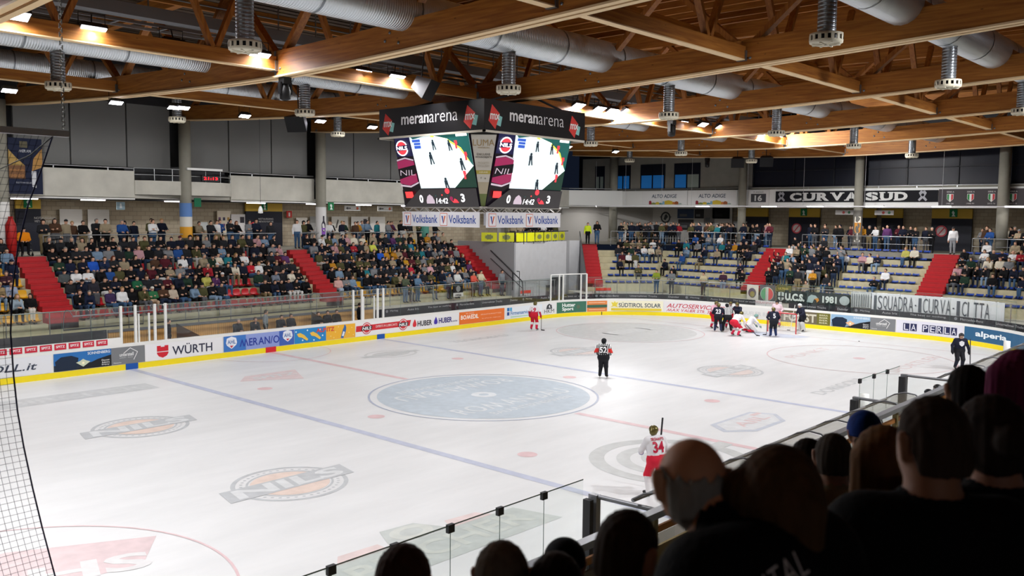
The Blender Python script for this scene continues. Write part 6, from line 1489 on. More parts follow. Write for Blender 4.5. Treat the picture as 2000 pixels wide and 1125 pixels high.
def standing(arms='down', turn=0.0, wide=.0):
    P = dict(pelvis=(0, 0, .95), chest=(0, -.01, 1.27), neck=(0, .01, 1.46), head=(0, .035, 1.61), shoulder_l=(-.185, -.01, 1.39), shoulder_r=(.185, -.01, 1.39), hip_l=(-.09, 0, .92), hip_r=(.09, 0, .92),
             knee_l=(-.1-wide*.5, .03, .5), knee_r=(.1+wide*.5, .03, .5), ankle_l=(-.1-wide, -.01, .09), ankle_r=(.1+wide, -.01, .09), toe_l=(-.12-wide, .15, .035), toe_r=(.12+wide, .15, .035))
    if arms == 'down': P.update(elbow_l=(-.25, -.03, 1.12), elbow_r=(.25, -.03, 1.12), wrist_l=(-.26, .05, .88), wrist_r=(.26, .05, .88), hand_l=(-.25, .08, .73), hand_r=(.25, .08, .73))
    if arms == 'crossed': P.update(elbow_l=(-.25, .09, 1.15), elbow_r=(.25, .09, 1.15), wrist_l=(.02, .21, 1.18), wrist_r=(-.02, .19, 1.22), hand_l=(.14, .16, 1.21), hand_r=(-.13, .15, 1.25))
    if arms == 'rail': P.update(elbow_l=(-.26, .12, 1.13), elbow_r=(.26, .12, 1.13), wrist_l=(-.16, .34, 1.1), wrist_r=(.16, .34, 1.1), hand_l=(-.08, .42, 1.08), hand_r=(.06, .42, 1.08))
    if arms == 'up': P.update(elbow_l=(-.3, .1, 1.2), elbow_r=(.3, .12, 1.55), wrist_l=(-.16, .26, 1.34), wrist_r=(.24, .16, 1.78), hand_l=(-.06, .28, 1.38), hand_r=(.2, .18, 1.92))
    P['face'] = (math.sin(turn), math.cos(turn), -.06)
    return P

def hair_mesh(P, style, h=.02):
    hd = np.array(P['head'], float); F_ = np.array(P['face'], float); F_ /= np.linalg.norm(F_)
    S_ = np.cross(F_, [0, 0, 1]); S_ /= np.linalg.norm(S_); U_ = np.cross(S_, F_)
    pr = [('h', .02, hd-F_*.012+U_*.018, np.array([.094, .102, .108]))]
    if style == 'long': pr += [('h', .03, hd-F_*.05+S_*.06, hd-F_*.06+S_*.075-np.array([0, 0, .26]), .05, .045), ('h', .03, hd-F_*.05-S_*.06, hd-F_*.06-S_*.075-np.array([0, 0, .26]), .05, .045), ('h', .03, hd-F_*.06, hd-F_*.075-np.array([0, 0, .25]), .06, .05)]
    if style == 'tail': pr += [('h', .02, hd-F_*.1+U_*.02, hd-F_*.13-np.array([0, 0, .2]), .035, .02)]
    if style == 'beanie': pr = [('h', .02, hd-F_*.005+U_*.045, np.array([.1, .106, .105]))]
    if style == 'cap': pr = [('h', .01, hd+U_*.035, np.array([.096, .103, .09])), ('h', .006, hd+F_*.09+U_*.045, hd+F_*.16+U_*.035, .02, .014), ('h', .006, hd+F_*.09+U_*.045+S_*.04, hd+F_*.14+U_*.035+S_*.03, .018, .012), ('h', .006, hd+F_*.09+U_*.045-S_*.04, hd+F_*.14+U_*.035-S_*.03, .018, .012)]
    if style == 'curly': pr = [('h', .03, hd-F_*.02+U_*.03, np.array([.115, .12, .12])), ('h', .03, hd-F_*.05-U_*.05, np.array([.1, .08, .09]))]
    L = []
    for p in pr:
        if len(p) == 6: r = max(p[4], p[5]); L += [np.minimum(p[2], p[3])-r, np.maximum(p[2], p[3])+r]
        else: L += [p[2]-p[3], p[2]+p[3]]
    lo = np.min(L, 0)-2.5*h; n = np.ceil((np.max(L, 0)+2.5*h-lo)/h).astype(int)+1
    g = np.stack(np.meshgrid(*[lo[i]+h*np.arange(n[i]) for i in range(3)], indexing='ij'), -1).reshape(-1, 3)
    D, _ = sdf(pr, g)
    q = g-hd; fa = q@F_; up = q@U_
    cut = np.minimum(fa-(.045 if style in ('short', 'long', 'tail', 'curly') else -1), .052-up) if style not in ('cap', 'beanie') else (.01-up)   # > 0 inside the face window
    if style == 'short': cut = np.maximum(cut, np.minimum(-.045-up, .2+fa*0)-0*up)
    D = np.maximum(D, cut)
    return surface_nets(D.reshape(n), lo, h)

POSES = {}
def pose(name, P, h):
    v, f, fr, out = split(limbs(P), h, ('top', 'leg'))
    mi = [{'skin': 0, 'shoe': 1}.get(r, 0) for r in fr]
    d = dict(P=P, body=make_mesh('person', v, f, [SKIN, SHOE], mi), top=make_mesh('jacket', *out['top'], [FABRIC]), leg=make_mesh('trousers', *out['leg'], [FABRIC]), hair={})
    POSES[name] = d
PH = .026
for nm, kw in (('sit_lap', dict(arms='lap', turn=.1)), ('sit_crossed', dict(arms='crossed', turn=-.25)), ('sit_knees', dict(lean=.12, arms='knees', turn=.2)), ('sit_chin', dict(lean=.08, arms='chin', turn=.15)), ('sit_look', dict(arms='lap', turn=.55, spread=.04)), ('sit_back', dict(lean=-.05, arms='crossed', turn=.3, spread=.14))):
    pose(nm, seated(**kw), PH)
for nm, kw in (('stand_down', dict(arms='down', turn=.2)), ('stand_crossed', dict(arms='crossed', turn=-.1)), ('stand_rail', dict(arms='rail', turn=.25)), ('stand_up', dict(arms='up', turn=.1, wide=.06))):
    pose(nm, standing(**kw), PH)
def get_hair(ps, style):
    d = POSES[ps]['hair']
    if style not in d: v, f = hair_mesh(POSES[ps]['P'], style, .017); d[style] = make_mesh('hair' if style not in ('cap', 'beanie') else style, v, f, [HAIR])
    return d[style]

PAL = [('black', '#0d0d10', 44), ('charcoal', '#212226', 22), ('navy', '#131829', 22), ('dark green', '#1e3428', 5), ('olive', '#4c4a2d', 6), ('brown', '#4a3324', 6), ('beige', '#94866e', 6), ('cream', '#cfc7b4', 4), ('white', '#dcdcdc', 7), ('grey', '#77797c', 7),
       ('light blue', '#71889f', 2.5), ('blue', '#234a88', 2), ('teal', '#1f6f78', 2), ('burgundy', '#4e1722', 4), ('red', '#98202b', 1.5), ('pink', '#b58a90', 1.5), ('mustard', '#b07a1e', 2), ('purple', '#56315f', 2), ('yellow', '#b5b05a', .5)]
LEGS = [('black', '#101013', 30), ('denim blue', '#3c5878', 24), ('dark denim', '#1e2a3e', 22), ('grey', '#56585c', 10), ('khaki', '#7d6f52', 8), ('white', '#c9c9c6', 2), ('light denim', '#7c93ab', 6)]
HAIRC = [('black', '#0d0b0a', 30), ('dark brown', '#22160f', 34), ('brown', '#3f2919', 16), ('grey', '#77736d', 9), ('blond', '#8d6d42', 9), ('red', '#5e2a14', 2)]
STY = [('short', 62), ('long', 20), ('cap', 7), ('beanie', 4), ('tail', 3), ('curly', 3), ('bald', 4)]
def pick(L): 
    k = RND.random()*sum(x[-1] for x in L)
    for x in L:
        k -= x[-1]
        if k <= 0: return x
    return L[-1]
CROWD = []   # every spectator as a plan; the largest in the photo become things, the rest one crowd
def plan(ps, x, y, z, yaw, where, top=None, leg=None, hair=None, style=None, must=False, lab=None, group='spectators in the stands', scale=None):
    t = top or pick(PAL)[:2]; l = leg or pick(LEGS)[:2]; st = style or pick(STY)[0]; hc = hair or (pick(HAIRC)[:2] if st not in ('cap', 'beanie') else pick(PAL)[:2])
    CROWD.append(dict(ps=ps, x=x, y=y, z=z, yaw=yaw, where=where, top=t, leg=l, hair=hc, style=st, must=must, lab=lab, group=group, sc=scale or RND.uniform(.95, 1.06)))
    return CROWD[-1]
SIT = ['sit_lap']*4+['sit_crossed']*4+['sit_knees']*3+['sit_chin']*2+['sit_look']*3+['sit_back']*3
STD = ['stand_down']*3+['stand_crossed']*3+['stand_rail']*4
# ------------------------------------------------------------------ who sits where
LW = '%s place past the wheelchair stairs'
def garment(t): return {'white': 'white top', 'red': 'red sweater', 'blue': 'blue jacket', 'pink': 'pink top', 'mustard': 'mustard sweater'}.get(t, t+' jacket')
taken = set()
def row_people(side, r, a, b, occ, where, first=0, pitch=.52, poses=SIT, empty=None, rev=False, zadd=.03):
    n = int((b-a)/pitch)
    for i in range(n):
        q = (a+pitch*(i+.5)) if not rev else (b-pitch*(i+.5))
        off = RND.uniform(-.05, .05)
        if side == 'L': x, y, yaw = q+off, LY0+RUN*r+.36, PI
        elif side == 'E': x, y, yaw = EX0+RUN*r+.36, q+off, PI/2
        else: (x, y), yaw = cpos(r, q+off, .36), PI*.75
        occp = occ(q) if callable(occ) else occ
        z = LEDGE_Z+RISE*r+zadd
        if RND.random() < occp:
            ps = RND.choice(poses); zz = z-.03 if ps.startswith('stand') else z
            if ps.startswith('stand'):
                if side == 'L': y -= .1
                elif side == 'E': x -= .1
            plan(ps, x, y, zz, yaw+RND.uniform(-.25, .25), '%s row, %s place %s' % (ordinal(r+1), ordinal(i+1), where)); CROWD[-1]['sxy'] = (side, r, q)
        elif empty:
            col = empty(q) if callable(empty) else empty
            sx, sy = (x-off, y+.02) if side == 'L' else ((x+.02, y-off) if side == 'E' else cpos(r, q, .38))
            seat(col, sx, sy, z+.09 if col != 'blue' else z+.03, yaw, None, (side, r, col, where))
for r in range(NROW+1):
    row_people('L', r, -14.2, -9.75, .0 if r == 0 else .86, 'before the wheelchair stairs', empty='yellow', rev=True)
    row_people('L', r, -8.2, 5.2, .0 if r == 0 else (lambda q, r=r: .04 if (-.5+.35*r < q < 1.7-.1*r and r < 3) else .95), 'past the wheelchair stairs', empty='red')
    row_people('L', r, 6.65, 18.85, (lambda q: .0 if q < 11.5 else .25) if r == 0 else .88, 'past the bottle stairs', empty='yellow')
for r in range(NROW+1):
    row_people('C', r, .1, 3.85, (0, .15, .3, .75, .8, .8, .6)[r], 'from the corner bend', empty='blue')
    row_people('E', r, 5.95, S44+.92*r-(EX0+RUN*r)-.1, (.04, .13, .16, .2, .38, .5, .45)[r], 'on the corner side', empty='blue')
    row_people('E', r, -.6, 4.1, (.8, .95, .95, .95, .8, .55, .3)[r], 'in the supporters block', empty='blue', poses=['stand_down', 'stand_crossed', 'stand_up', 'stand_crossed', 'sit_lap'] if r < 4 else SIT, rev=True)
    row_people('E', r, -5.6, -.6, (.05, .05, .04, .06, .22, .4, .15)[r], 'before the landing stairs', empty='blue', rev=True)
    row_people('E', r, -13, -7.3, (.0, .02, .45, .8, .85, .85, .7)[r], 'past the landing stairs', empty='blue', rev=True)
def recolour(x, r, top, leg=None, style=None, hair=None, note=None, ps=None, side='L'):
    c = [p for p in CROWD if p.get('sxy') and p['sxy'][0] == side and p['sxy'][1] == r]
    c = min(c, key=lambda p: abs(p['sxy'][2]-x)); c['top'] = top; c['must'] = True
    if leg: c['leg'] = leg
    if style: c['style'] = style
    if hair: c['hair'] = hair
    if ps: c['ps'] = ps
WH = ('white', '#dedede'); BK = ('black', '#0d0d10'); NV = ('navy', '#151c33'); DN = ('denim blue', '#3c5878')
for x, r, top, leg, st, hr in ((-7.45, 1, ('mustard', '#b98216'), DN, 'short', ('grey', '#77736d')), (-6.9, 1, NV, None, 'short', None), (-6.4, 1, ('purple', '#3c2c50'), DN, 'short', ('brown', '#3f2919')), (-5.9, 1, WH, DN, 'short', ('blond', '#8d6d42')), (-5.4, 1, BK, None, 'short', None),
                           (-4.2, 1, ('green', '#2f6a44'), ('beige', '#b0967c'), 'cap', ('white', '#d6d3ca')), (-3.3, 1, ('beige', '#b9aa98'), NV, 'short', None), (-6.7, 2, ('charcoal', '#2a2830'), None, None, None), (-4.9, 2, ('green', '#1d5a3c'), None, 'short', None), (-8.0, 3, ('grey', '#4d5354'), None, 'cap', BK), (-7.2, 3, WH, None, 'short', None),
                           (-6.6, 4, ('blue', '#2456b8'), None, 'short', None), (-6.0, 4, ('navy', '#1c2a48'), None, 'short', None), (-7.6, 4, NV, None, 'short', None), (-10.1, 1, BK, ('white', '#d0ccc4'), 'long', ('dark brown', '#22160f')), (-10.6, 1, ('light blue', '#8d9ca8'), BK, 'long', None), (-11.1, 1, WH, DN, 'short', None), (-11.7, 1, ('pink', '#c4a49c'), BK, 'cap', ('burgundy', '#4e1722')),
                           (-10.6, 2, ('light blue', '#8f98ac'), None, 'short', None), (-11.2, 2, ('beige', '#8e7a58'), None, 'cap', ('beige', '#9c8a66')), (-9.95, 3, ('burgundy', '#40242e'), DN, 'short', ('grey', '#6a5a50')), (-9.95, 4, NV, NV, 'cap', NV), (6.9, 0+1, ('pink', '#c9a29a'), ('light denim', '#9fb2c4'), 'short', None), (2.2, 3, ('red', '#b01f2c'), DN, 'short', None), (3.1, 2, ('grey', '#6f7684'), None, 'short', None),
                           (13.3, 2, ('red', '#b41c38'), DN, 'short', None), (14.6, 2, ('pink', '#cfa3ad'), None, 'short', ('blond', '#a78a60')), (13.0, 3, ('mustard', '#b98a1e'), None, 'short', None), (11.8, 4, ('blue', '#2456b8'), None, 'short', None), (14.5, 5, ('teal', '#1f6f88'), None, 'short', None), (11.5, 5, ('yellow', '#c4c850'), BK, 'long', None)):
    recolour(x, r, top, leg, st, hr)
# standing along the concourses
def standers(pts, n, yaw, where, d=(.25, 1.3), z=CONC_Z, jitter=.2, step_in=None):
    for i in range(n):
        q = (i+.5)/n+RND.uniform(-.3, .3)/n; x, y = along(pts, q*sum(math.hypot(b[0]-a[0], b[1]-a[1]) for a, b in zip(pts[:-1], pts[1:])))
        e = RND.uniform(*d); ya = yaw(x, y) if callable(yaw) else yaw
        plan(RND.choice(STD), x+math.sin(ya)*e, y-math.cos(ya)*e, z, ya+RND.uniform(-.3, .3), '%s standing %s' % (ordinal(i+1), where))
standers([(-8.0, yr), (-1.1, yr)], 13, PI, 'before the orange pillar')
standers([(.0, yr), (5.2, yr)], 11, PI, 'past the orange pillar')
standers([(6.8, yr), (18.5, yr)], 24, PI, 'past the bottle pillar')
standers([(-13, yr), (-9.9, yr)], 5, PI, 'behind the hanging banner')
standers([(xr, 6.2), (xr, 13.4), (32.6, 16.8)], 46, lambda x, y: PI/2 if y < 13.4 else .75*PI, 'at the corner rail', d=(.2, 1.5))
standers([(xr, 3.6), (xr, -5.2)], 19, PI/2, 'behind the standing supporters')
standers([(xr, -7.6), (xr, -13.5)], 15, PI/2, 'past the open landing')
standers([(22.2, 18.6), (28.8, 20.0)], 9, PI*.85, 'behind the yellow panels', d=(.3, .9))
plan('stand_down', 35.85, -6.6, CONC_Z, PI/2, '', WH, ('grey', '#8f9498'), BK, 'cap', True, 'person in a white hooded top alone on the open landing above the red stairs', 'people at the landing')
plan('stand_down', 30.9, 18.7, CONC_Z, PI*.75, '', ('yellow', '#c6dc2a'), BK, ('brown', '#3f2919'), 'short', True, 'steward in a bright yellow vest at the top of the corner stairs')
plan('stand_rail', 31.7, 18.4, CONC_Z, PI*.75, '', BK, DN, ('brown', '#3f2919'), 'long', True, 'person in black beside the yellow-vested steward at the corner stairs')
plan('sit_lap', -8.85, 22.4, CONC_Z+.5, PI-.2, '', ('orange', '#d9820f'), BK, BK, 'cap', True, 'person in an orange jacket and dark cap sitting in the wheelchair')
plan('stand_down', 19.6, 17.35, FLOOR1+.02, PI, '', ('grey', '#7d8286'), NV, ('dark brown', '#22160f'), 'short', True, 'person in grey at the foot of the corner wall stairs')
for x, top, lab in ((16.9, ('red', '#d05a4a'), 'person in a salmon red top standing at the glass railing before the yellow seats'), (17.6, ('cream', '#c9c2a4'), 'person in a cream top standing at the glass railing near the corner stairs'), (14.7, ('grey', '#77797c'), 'person in grey with a video camera at the glass railing'), (11.0, ('dark green', '#4a5340'), 'person in olive standing at the glass railing beside the crest cloth'), (12.0, ('denim blue', '#5a7690'), 'person in pale denim standing at the glass railing next to the crest cloth'), (15.4, ('white', '#c9ccc9'), 'person in a pale top standing at the railing before the corner stairs')):
    plan('stand_rail', x, 17.4, FLOOR1+.1, PI, '', top, None, None, 'short', True, lab)
for s_, top, lab in ((30.2, ('yellow', '#7d8a2a'), 'person in dark and yellow behind the end glass railing'), (31.1, ('grey', '#6d7074'), 'person in grey behind the end glass railing'), (34.2, ('burgundy', '#3c2233'), 'person in dark plum standing behind the end glass with a stick in view'), (33.0, ('cream', '#b9ad8c'), 'person with bare arms behind the end glass railing')):
    x, y = pp(s_, rail_off(s_)+.5, 0)[:2]; plan('stand_rail', x, y, 1.42, PI*.6, '', top, None, None, 'short', True, lab)
# choose: explicit ones and the largest in view become things, the others one crowd
def cam_depth(p): return (Vector((p['x'], p['y'], p['z']))-CAM).dot(_d)
def in_frame(p):
    v = Vector((p['x'], p['y'], p['z']+.5))-CAM; dd = v.dot(_d); px = 1000+FPX*v.dot(_R)/dd
    return -15 < px < 2015
CROWD = [p for p in CROWD if in_frame(p)]
CROWD.sort(key=lambda p: (not p['must'], cam_depth(p)))
NIND = 262
garms = {}
for i, p in enumerate(CROWD[:NIND]):
    D = POSES[p['ps']]
    o = bpy.data.objects.new('person', D['body']); COL.objects.link(o); o.location = (p['x'], p['y'], p['z']); o.rotation_euler = (0, 0, p['yaw']); o.scale = (p['sc'],)*3
    lab = p['lab'] or 'person in %s, %s, %s' % (garment(p['top'][0]), ('%s hair' % p['hair'][0]) if p['style'] not in ('cap', 'beanie', 'bald') else (('%s %s' % (p['hair'][0], p['style'])) if p['style'] != 'bald' else 'bald'), p['where'])
    tag(o, lab, 'person', p['group'])
    for nm, me, c in (('jacket', D['top'], p['top'][1]), ('trousers', D['leg'], p['leg'][1])) + ((( 'hair' if p['style'] not in ('cap', 'beanie') else p['style'], get_hair(p['ps'], p['style']), p['hair'][1]),) if p['style'] != 'bald' else ()):
        q = bpy.data.objects.new(nm, me); COL.objects.link(q); q.parent = o; q.color = (*srgb(c), 1)
rest = CROWD[NIND:]
coarse = {}
VS, FS, CS = [], [], []; base = 0
for p in rest:
    k = p['ps']
    if k not in coarse:
        P = POSES[k]['P']; hd = np.array(P['head']); F_ = np.array(P['face']); F_ = F_/np.linalg.norm(F_)
        L = limbs(P)+[('hair', .01, hd-F_*.03+np.array([0, 0, .03]), np.array([.1, .1, .1]))]
        v, f, fr, _ = split(L, .042, ()); coarse[k] = (v, f, fr)
    v, f, fr = coarse[k]; c_, s_ = math.cos(p['yaw']), math.sin(p['yaw']); R_ = np.array([[c_, -s_, 0], [s_, c_, 0], [0, 0, 1]])
    VS.append((v*p['sc'])@R_.T+np.array([p['x'], p['y'], p['z']])); FS.append(f+base); base += len(v)
    cm = {'skin': srgb('#c49a82'), 'top': srgb(p['top'][1]), 'leg': srgb(p['leg'][1]), 'shoe': srgb('#1c1b1d'), 'hair': srgb(p['hair'][1])}
    CS.append(np.array([cm[r] for r in fr]))
VS = np.concatenate(VS); FS = np.concatenate(FS); CS = np.concatenate(CS)
me = bpy.data.meshes.new('crowd'); me.vertices.add(len(VS)); me.vertices.foreach_set('co', VS.ravel()); me.loops.add(FS.size); me.loops.foreach_set('vertex_index', FS.ravel().astype(np.int32))
me.polygons.add(len(FS)); me.polygons.foreach_set('loop_start', np.arange(0, FS.size, 4, dtype=np.int32)); me.polygons.foreach_set('loop_total', np.full(len(FS), 4, dtype=np.int32)); me.polygons.foreach_set('use_smooth', np.ones(len(FS), dtype=bool))
me.update(calc_edges=True); me.validate()
at = me.attributes.new('tint', 'FLOAT_COLOR', 'CORNER'); at.data.foreach_set('color', np.repeat(np.concatenate([CS, np.ones((len(CS), 1))], 1), 4, axis=0).ravel().astype(np.float32))
me.materials.append(mat_vertex_colour('crowd_cloth'))
o = bpy.data.objects.new('crowd', me); COL.objects.link(o); tag(o, 'the more distant spectators filling the upper rows and the end stand', 'crowd', kind='stuff')
print('people', len(CROWD), 'as crowd', len(rest), 'faces', len(FS))
# seats: the largest 290 as things, the rest one object
def sdep(s): return (Vector(s[1:4])-CAM).dot(_d)
def s_in(s):
    v = Vector(s[1:4])-CAM; return -10 < 1000+FPX*v.dot(_R)/v.dot(_d) < 2010
SEATS = sorted([s for s in SEATS if s_in(s)], key=sdep)
for s in SEATS[:285]:
    o = bpy.data.objects.new('stadium_seat', seat_me[s[0]]); COL.objects.link(o); o.location = s[1:4]; o.rotation_euler = (0, 0, s[4])
    side, r, col, where = s[6]
    tag(o, 'empty %s seat in the %s row, %s' % (col, ordinal(r+1), where.replace('along from', 'from')), 'seat', 'empty %s seats, %s row, %s' % (col, ordinal(r+1), where))
mb = MB()
for s in SEATS[285:]:
    m_ = seat_me[s[0]]; R_ = Matrix.Rotation(s[4], 4, 'Z'); mb.add([R_ @ v.co+Vector(s[1:4]) for v in m_.vertices], [tuple(p.vertices) for p in m_.polygons], 0, True)
if mb.v: mb.build('stadium_seats', SEATM['blue'], label='the more distant blue seats of the end stand', cat='seats', kind='stuff')
print('seats', len(SEATS))
t = thing('hanging_microphone', 'small white microphone housing hung on a wire before the side stand', 'microphone', (-.48, 15, 7.0)); MB().tube([(-.48, 15, 7.3), (-.48, 15, 12)], .01, 4).build('wire', DGREY, t); MB().lathe([(0, 6.98), (.12, 7.0), (.1, 7.2), (.04, 7.34), (0, 7.34)], (-.48, 15, 0), 12).build('housing', WHITE, t)
# wheelchair
t = thing('wheelchair', 'black wheelchair under the person in the orange jacket', 'wheelchair', (-8.85, 22.4, CONC_Z))
for sx in (-1, 1):
    MB().lathe([(.3, -.015), (.315, 0), (.3, .015), (.285, 0), (.3, -.015)], (-8.85+sx*.3, 22.45, CONC_Z+.31), 24, axis='X').build('wheel', BLACK, t); MB().lathe([(0, -.02), (.08, -.02), (.08, .02), (0, .02)], (-8.85+sx*.24, 22.0, CONC_Z+.08), 12, axis='X').build('caster', BLACK, t)
MB().box((-9.08, 22.2, CONC_Z+.42), (-8.62, 22.6, CONC_Z+.47)).build('seat', DGREY, t); MB().box((-9.08, 22.6, CONC_Z+.45), (-8.62, 22.64, CONC_Z+.9)).build('backrest', DGREY, t)
mb = MB(); [mb.tube([(-8.85+sx*.24, 22.6, CONC_Z+.95), (-8.85+sx*.24, 22.6, CONC_Z+.3), (-8.85+sx*.24, 22.05, CONC_Z+.3), (-8.85+sx*.24, 21.9, CONC_Z+.1)], .015, 6) for sx in (-1, 1)]; mb.build('frame', STEEL, t)
# ------------------------------------------------------------------ hockey players and officials
HELM = mat('helmet_gold', '#6c6338', .25, metal=.5); BLADE = mat('skate_blade', '#c4c7ca', .25, metal=.9)
def skater(lean=.1, knee=.12, wide=.16, arms='stick', turn=0.0, head_turn=0.0):
    P = dict(pelvis=(0, -.06*1, .93), chest=(0, lean*.75, 1.23), neck=(0, lean*1.15+.02, 1.42), head=(0, lean*1.35+.06, 1.565), hip_l=(-.1, -.05, .9), hip_r=(.1, -.05, .9), shoulder_l=(-.215, lean, 1.36), shoulder_r=(.215, lean, 1.36),
             knee_l=(-wide, knee, .5), knee_r=(wide, knee, .5), ankle_l=(-wide-.03, -.03, .14), ankle_r=(wide+.03, -.03, .14), toe_l=(-wide-.06, .14, .075), toe_r=(wide+.06, .14, .075))
    if arms == 'stick': P.update(elbow_l=(-.34, lean+.06, 1.12), elbow_r=(.34, lean+.02, 1.12), wrist_l=(-.22, lean+.28, 1.0), wrist_r=(.26, lean+.2, .92), hand_l=(-.15, lean+.4, .96), hand_r=(.2, lean+.32, .86))
    if arms == 'down': P.update(elbow_l=(-.33, lean-.04, 1.12), elbow_r=(.33, lean-.04, 1.12), wrist_l=(-.36, lean+.08, .9), wrist_r=(.36, lean+.06, .9), hand_l=(-.35, lean+.13, .76), hand_r=(.35, lean+.12, .76))
    if arms == 'hips': P.update(elbow_l=(-.33, lean-.06, 1.12), elbow_r=(.33, lean-.06, 1.12), wrist_l=(-.26, lean+.12, 1.0), wrist_r=(.26, lean+.1, 1.0), hand_l=(-.16, lean+.18, .96), hand_r=(.16, lean+.16, .96))
    if arms == 'hold': P.update(elbow_l=(-.34, lean+.14, 1.2), elbow_r=(.34, lean+.14, 1.2), wrist_l=(-.2, lean+.36, 1.26), wrist_r=(.2, lean+.36, 1.26), hand_l=(-.12, lean+.48, 1.28), hand_r=(.12, lean+.48, 1.28))
    P['face'] = (math.sin(head_turn), math.cos(head_turn), -.1)
    return P
def crouch():
    P = skater(.3); P.update(pelvis=(0, -.15, .45), chest=(0, .1, .72), neck=(0, .25, .86), head=(0, .36, .95), hip_l=(-.13, -.13, .42), hip_r=(.13, -.13, .42), shoulder_l=(-.22, .14, .83), shoulder_r=(.22, .14, .83), knee_l=(-.25, .2, .12), knee_r=(.25, .2, .12), ankle_l=(-.3, -.25, .12), ankle_r=(.3, -.25, .12), toe_l=(-.36, -.4, .1), toe_r=(.36, -.4, .1),
             elbow_l=(-.36, .3, .62), elbow_r=(.36, .3, .62), wrist_l=(-.3, .48, .4), wrist_r=(.3, .48, .42), hand_l=(-.28, .56, .28), hand_r=(.28, .56, .3), face=(.1, 1, -.35))
    return P
def bent():
    P = skater(.42, .22, .2); P.update(pelvis=(0, -.18, .82), chest=(0, .14, 1.06), neck=(0, .34, 1.19), head=(0, .46, 1.27), hip_l=(-.11, -.16, .8), hip_r=(.11, -.16, .8), shoulder_l=(-.22, .24, 1.15), shoulder_r=(.22, .24, 1.15), elbow_l=(-.34, .34, .9), elbow_r=(.34, .34, .9), wrist_l=(-.24, .5, .76), wrist_r=(.24, .46, .74), hand_l=(-.18, .6, .68), hand_r=(.18, .56, .66), face=(0, 1, -.2))
    return P
def player(label, x, y, facing, P, jersey, pants, sock, glove, helmet, num=None, numcol='#e6e6e6', name=None, striped=False, pads=False, yoke=None, stick=None, cat='person', cap_only=False, sc_=1.03, z=0.0, group=None, h=.022, band=None, nskin=False):
    L = limbs(P, bulk=1.0, sleeve='top', leg='pants', hand='glove', glove=1.35, shoe='skate'); L2 = []
    for p in L:
        p = list(p)
        if len(p) == 6:
            isshank = p[0] == 'pants' and abs(p[2][2]-p[3][2]) > .2 and min(p[2][2], p[3][2]) < .2
            if isshank: p[0] = 'sock'; p[4] *= 1.25; p[5] *= 1.2
            elif p[0] == 'pants': p[4] *= 1.22; p[5] *= 1.3
            elif p[0] == 'top': p[4] *= 1.13; p[5] *= 1.15
            if pads and p[0] == 'sock': p[4] *= 1.5; p[5] *= 1.5
        L2.append(tuple(p))
    regs = ['top', 'pants', 'sock', 'glove']
    v, f, fr, out = split(L2, h, regs, .009)
    mi = [1 if r == 'skate' else 0 for r in fr]
    o = bpy.data.objects.new('person', make_mesh('person', v, f, [SKIN, SHOE], mi)); COL.objects.link(o); o.location = (x, y, z); o.rotation_euler = (0, 0, facing-PI/2); o.scale = (sc_,)*3; _origin[o.name] = Vector((0, 0, 0))
    tag(o, label, cat, group)
    for rg, nm, c in (('top', 'jersey', jersey), ('pants', 'hockey_pants', pants), ('sock', 'leg_pads' if pads else 'sock', sock), ('glove', 'glove', glove)):
        if rg not in out or c is None: continue
        m = mat_stripes('referee_stripes', '#e8e8e8', '#101014', 'X', .085, .5, .8) if (striped and rg == 'top') else flat(c, .8)
        me = make_mesh(nm, *out[rg], [m])
        if yoke and rg == 'top':
            me.materials.append(flat(yoke[0], .8)); zc = yoke[1]
            for pl in me.polygons:
                cc = pl.center
                if (zc > 0 and cc.z > zc) or (zc < 0 and (cc.z < -zc)): pl.material_index = 1
        if band and rg == 'top':
            me.materials.append(flat(band[0], .8)); k = len(me.materials)-1
            for pl in me.polygons:
                if abs(pl.center.x) > .2 and band[1] < pl.center.z < band[2]: pl.material_index = k
        if rg == 'sock' and jersey in ('#e2e0e4', '#dfc6ce', '#d9a9b6') and not pads:
            me.materials.append(flat('#dcd8da', .8)); k = len(me.materials)-1
            for pl in me.polygons:
                if pl.center.z > .34: pl.material_index = k
        q = bpy.data.objects.new(nm, me); COL.objects.link(q); q.parent = o
    hd = np.array(P['head'], float); F_ = np.array(P['face'], float); F_ /= np.linalg.norm(F_); S_ = np.cross(F_, [0, 0, 1]); S_ /= np.linalg.norm(S_); U_ = np.cross(S_, F_)
    if helmet:
        pr = [('h', .02, hd-F_*.012+U_*.035, np.array([.112, .132, .108])), ('h', .02, hd-F_*.06-U_*.02, np.array([.1, .08, .09]))]
        n0 = 24; g = np.stack(np.meshgrid(*[hd[i]-.2+.017*np.arange(n0) for i in range(3)], indexing='ij'), -1).reshape(-1, 3); D, _ = sdf(pr, g); q_ = g-hd
        D = np.maximum(D, np.minimum(q_@F_-.05, .03-q_@U_)); hv, hf = surface_nets(D.reshape(n0, n0, n0), hd-.2, .017)
        q = bpy.data.objects.new('helmet' if not cap_only else 'cap', make_mesh('helmet', hv, hf, [HELM if helmet == 'gold' else flat(helmet, .3)])); COL.objects.link(q); q.parent = o
        if not cap_only and not striped:
            mb = MB()
            for a in (-.05, 0, .05): mb.tube([tuple(hd+F_*.1+S_*a+U_*.02), tuple(hd+F_*.125+S_*a*.9-U_*.05), tuple(hd+F_*.09+S_*a*.7-U_*.11)], .006, 4)
            mb.build('face_cage', flat('#8d8f92'), o)
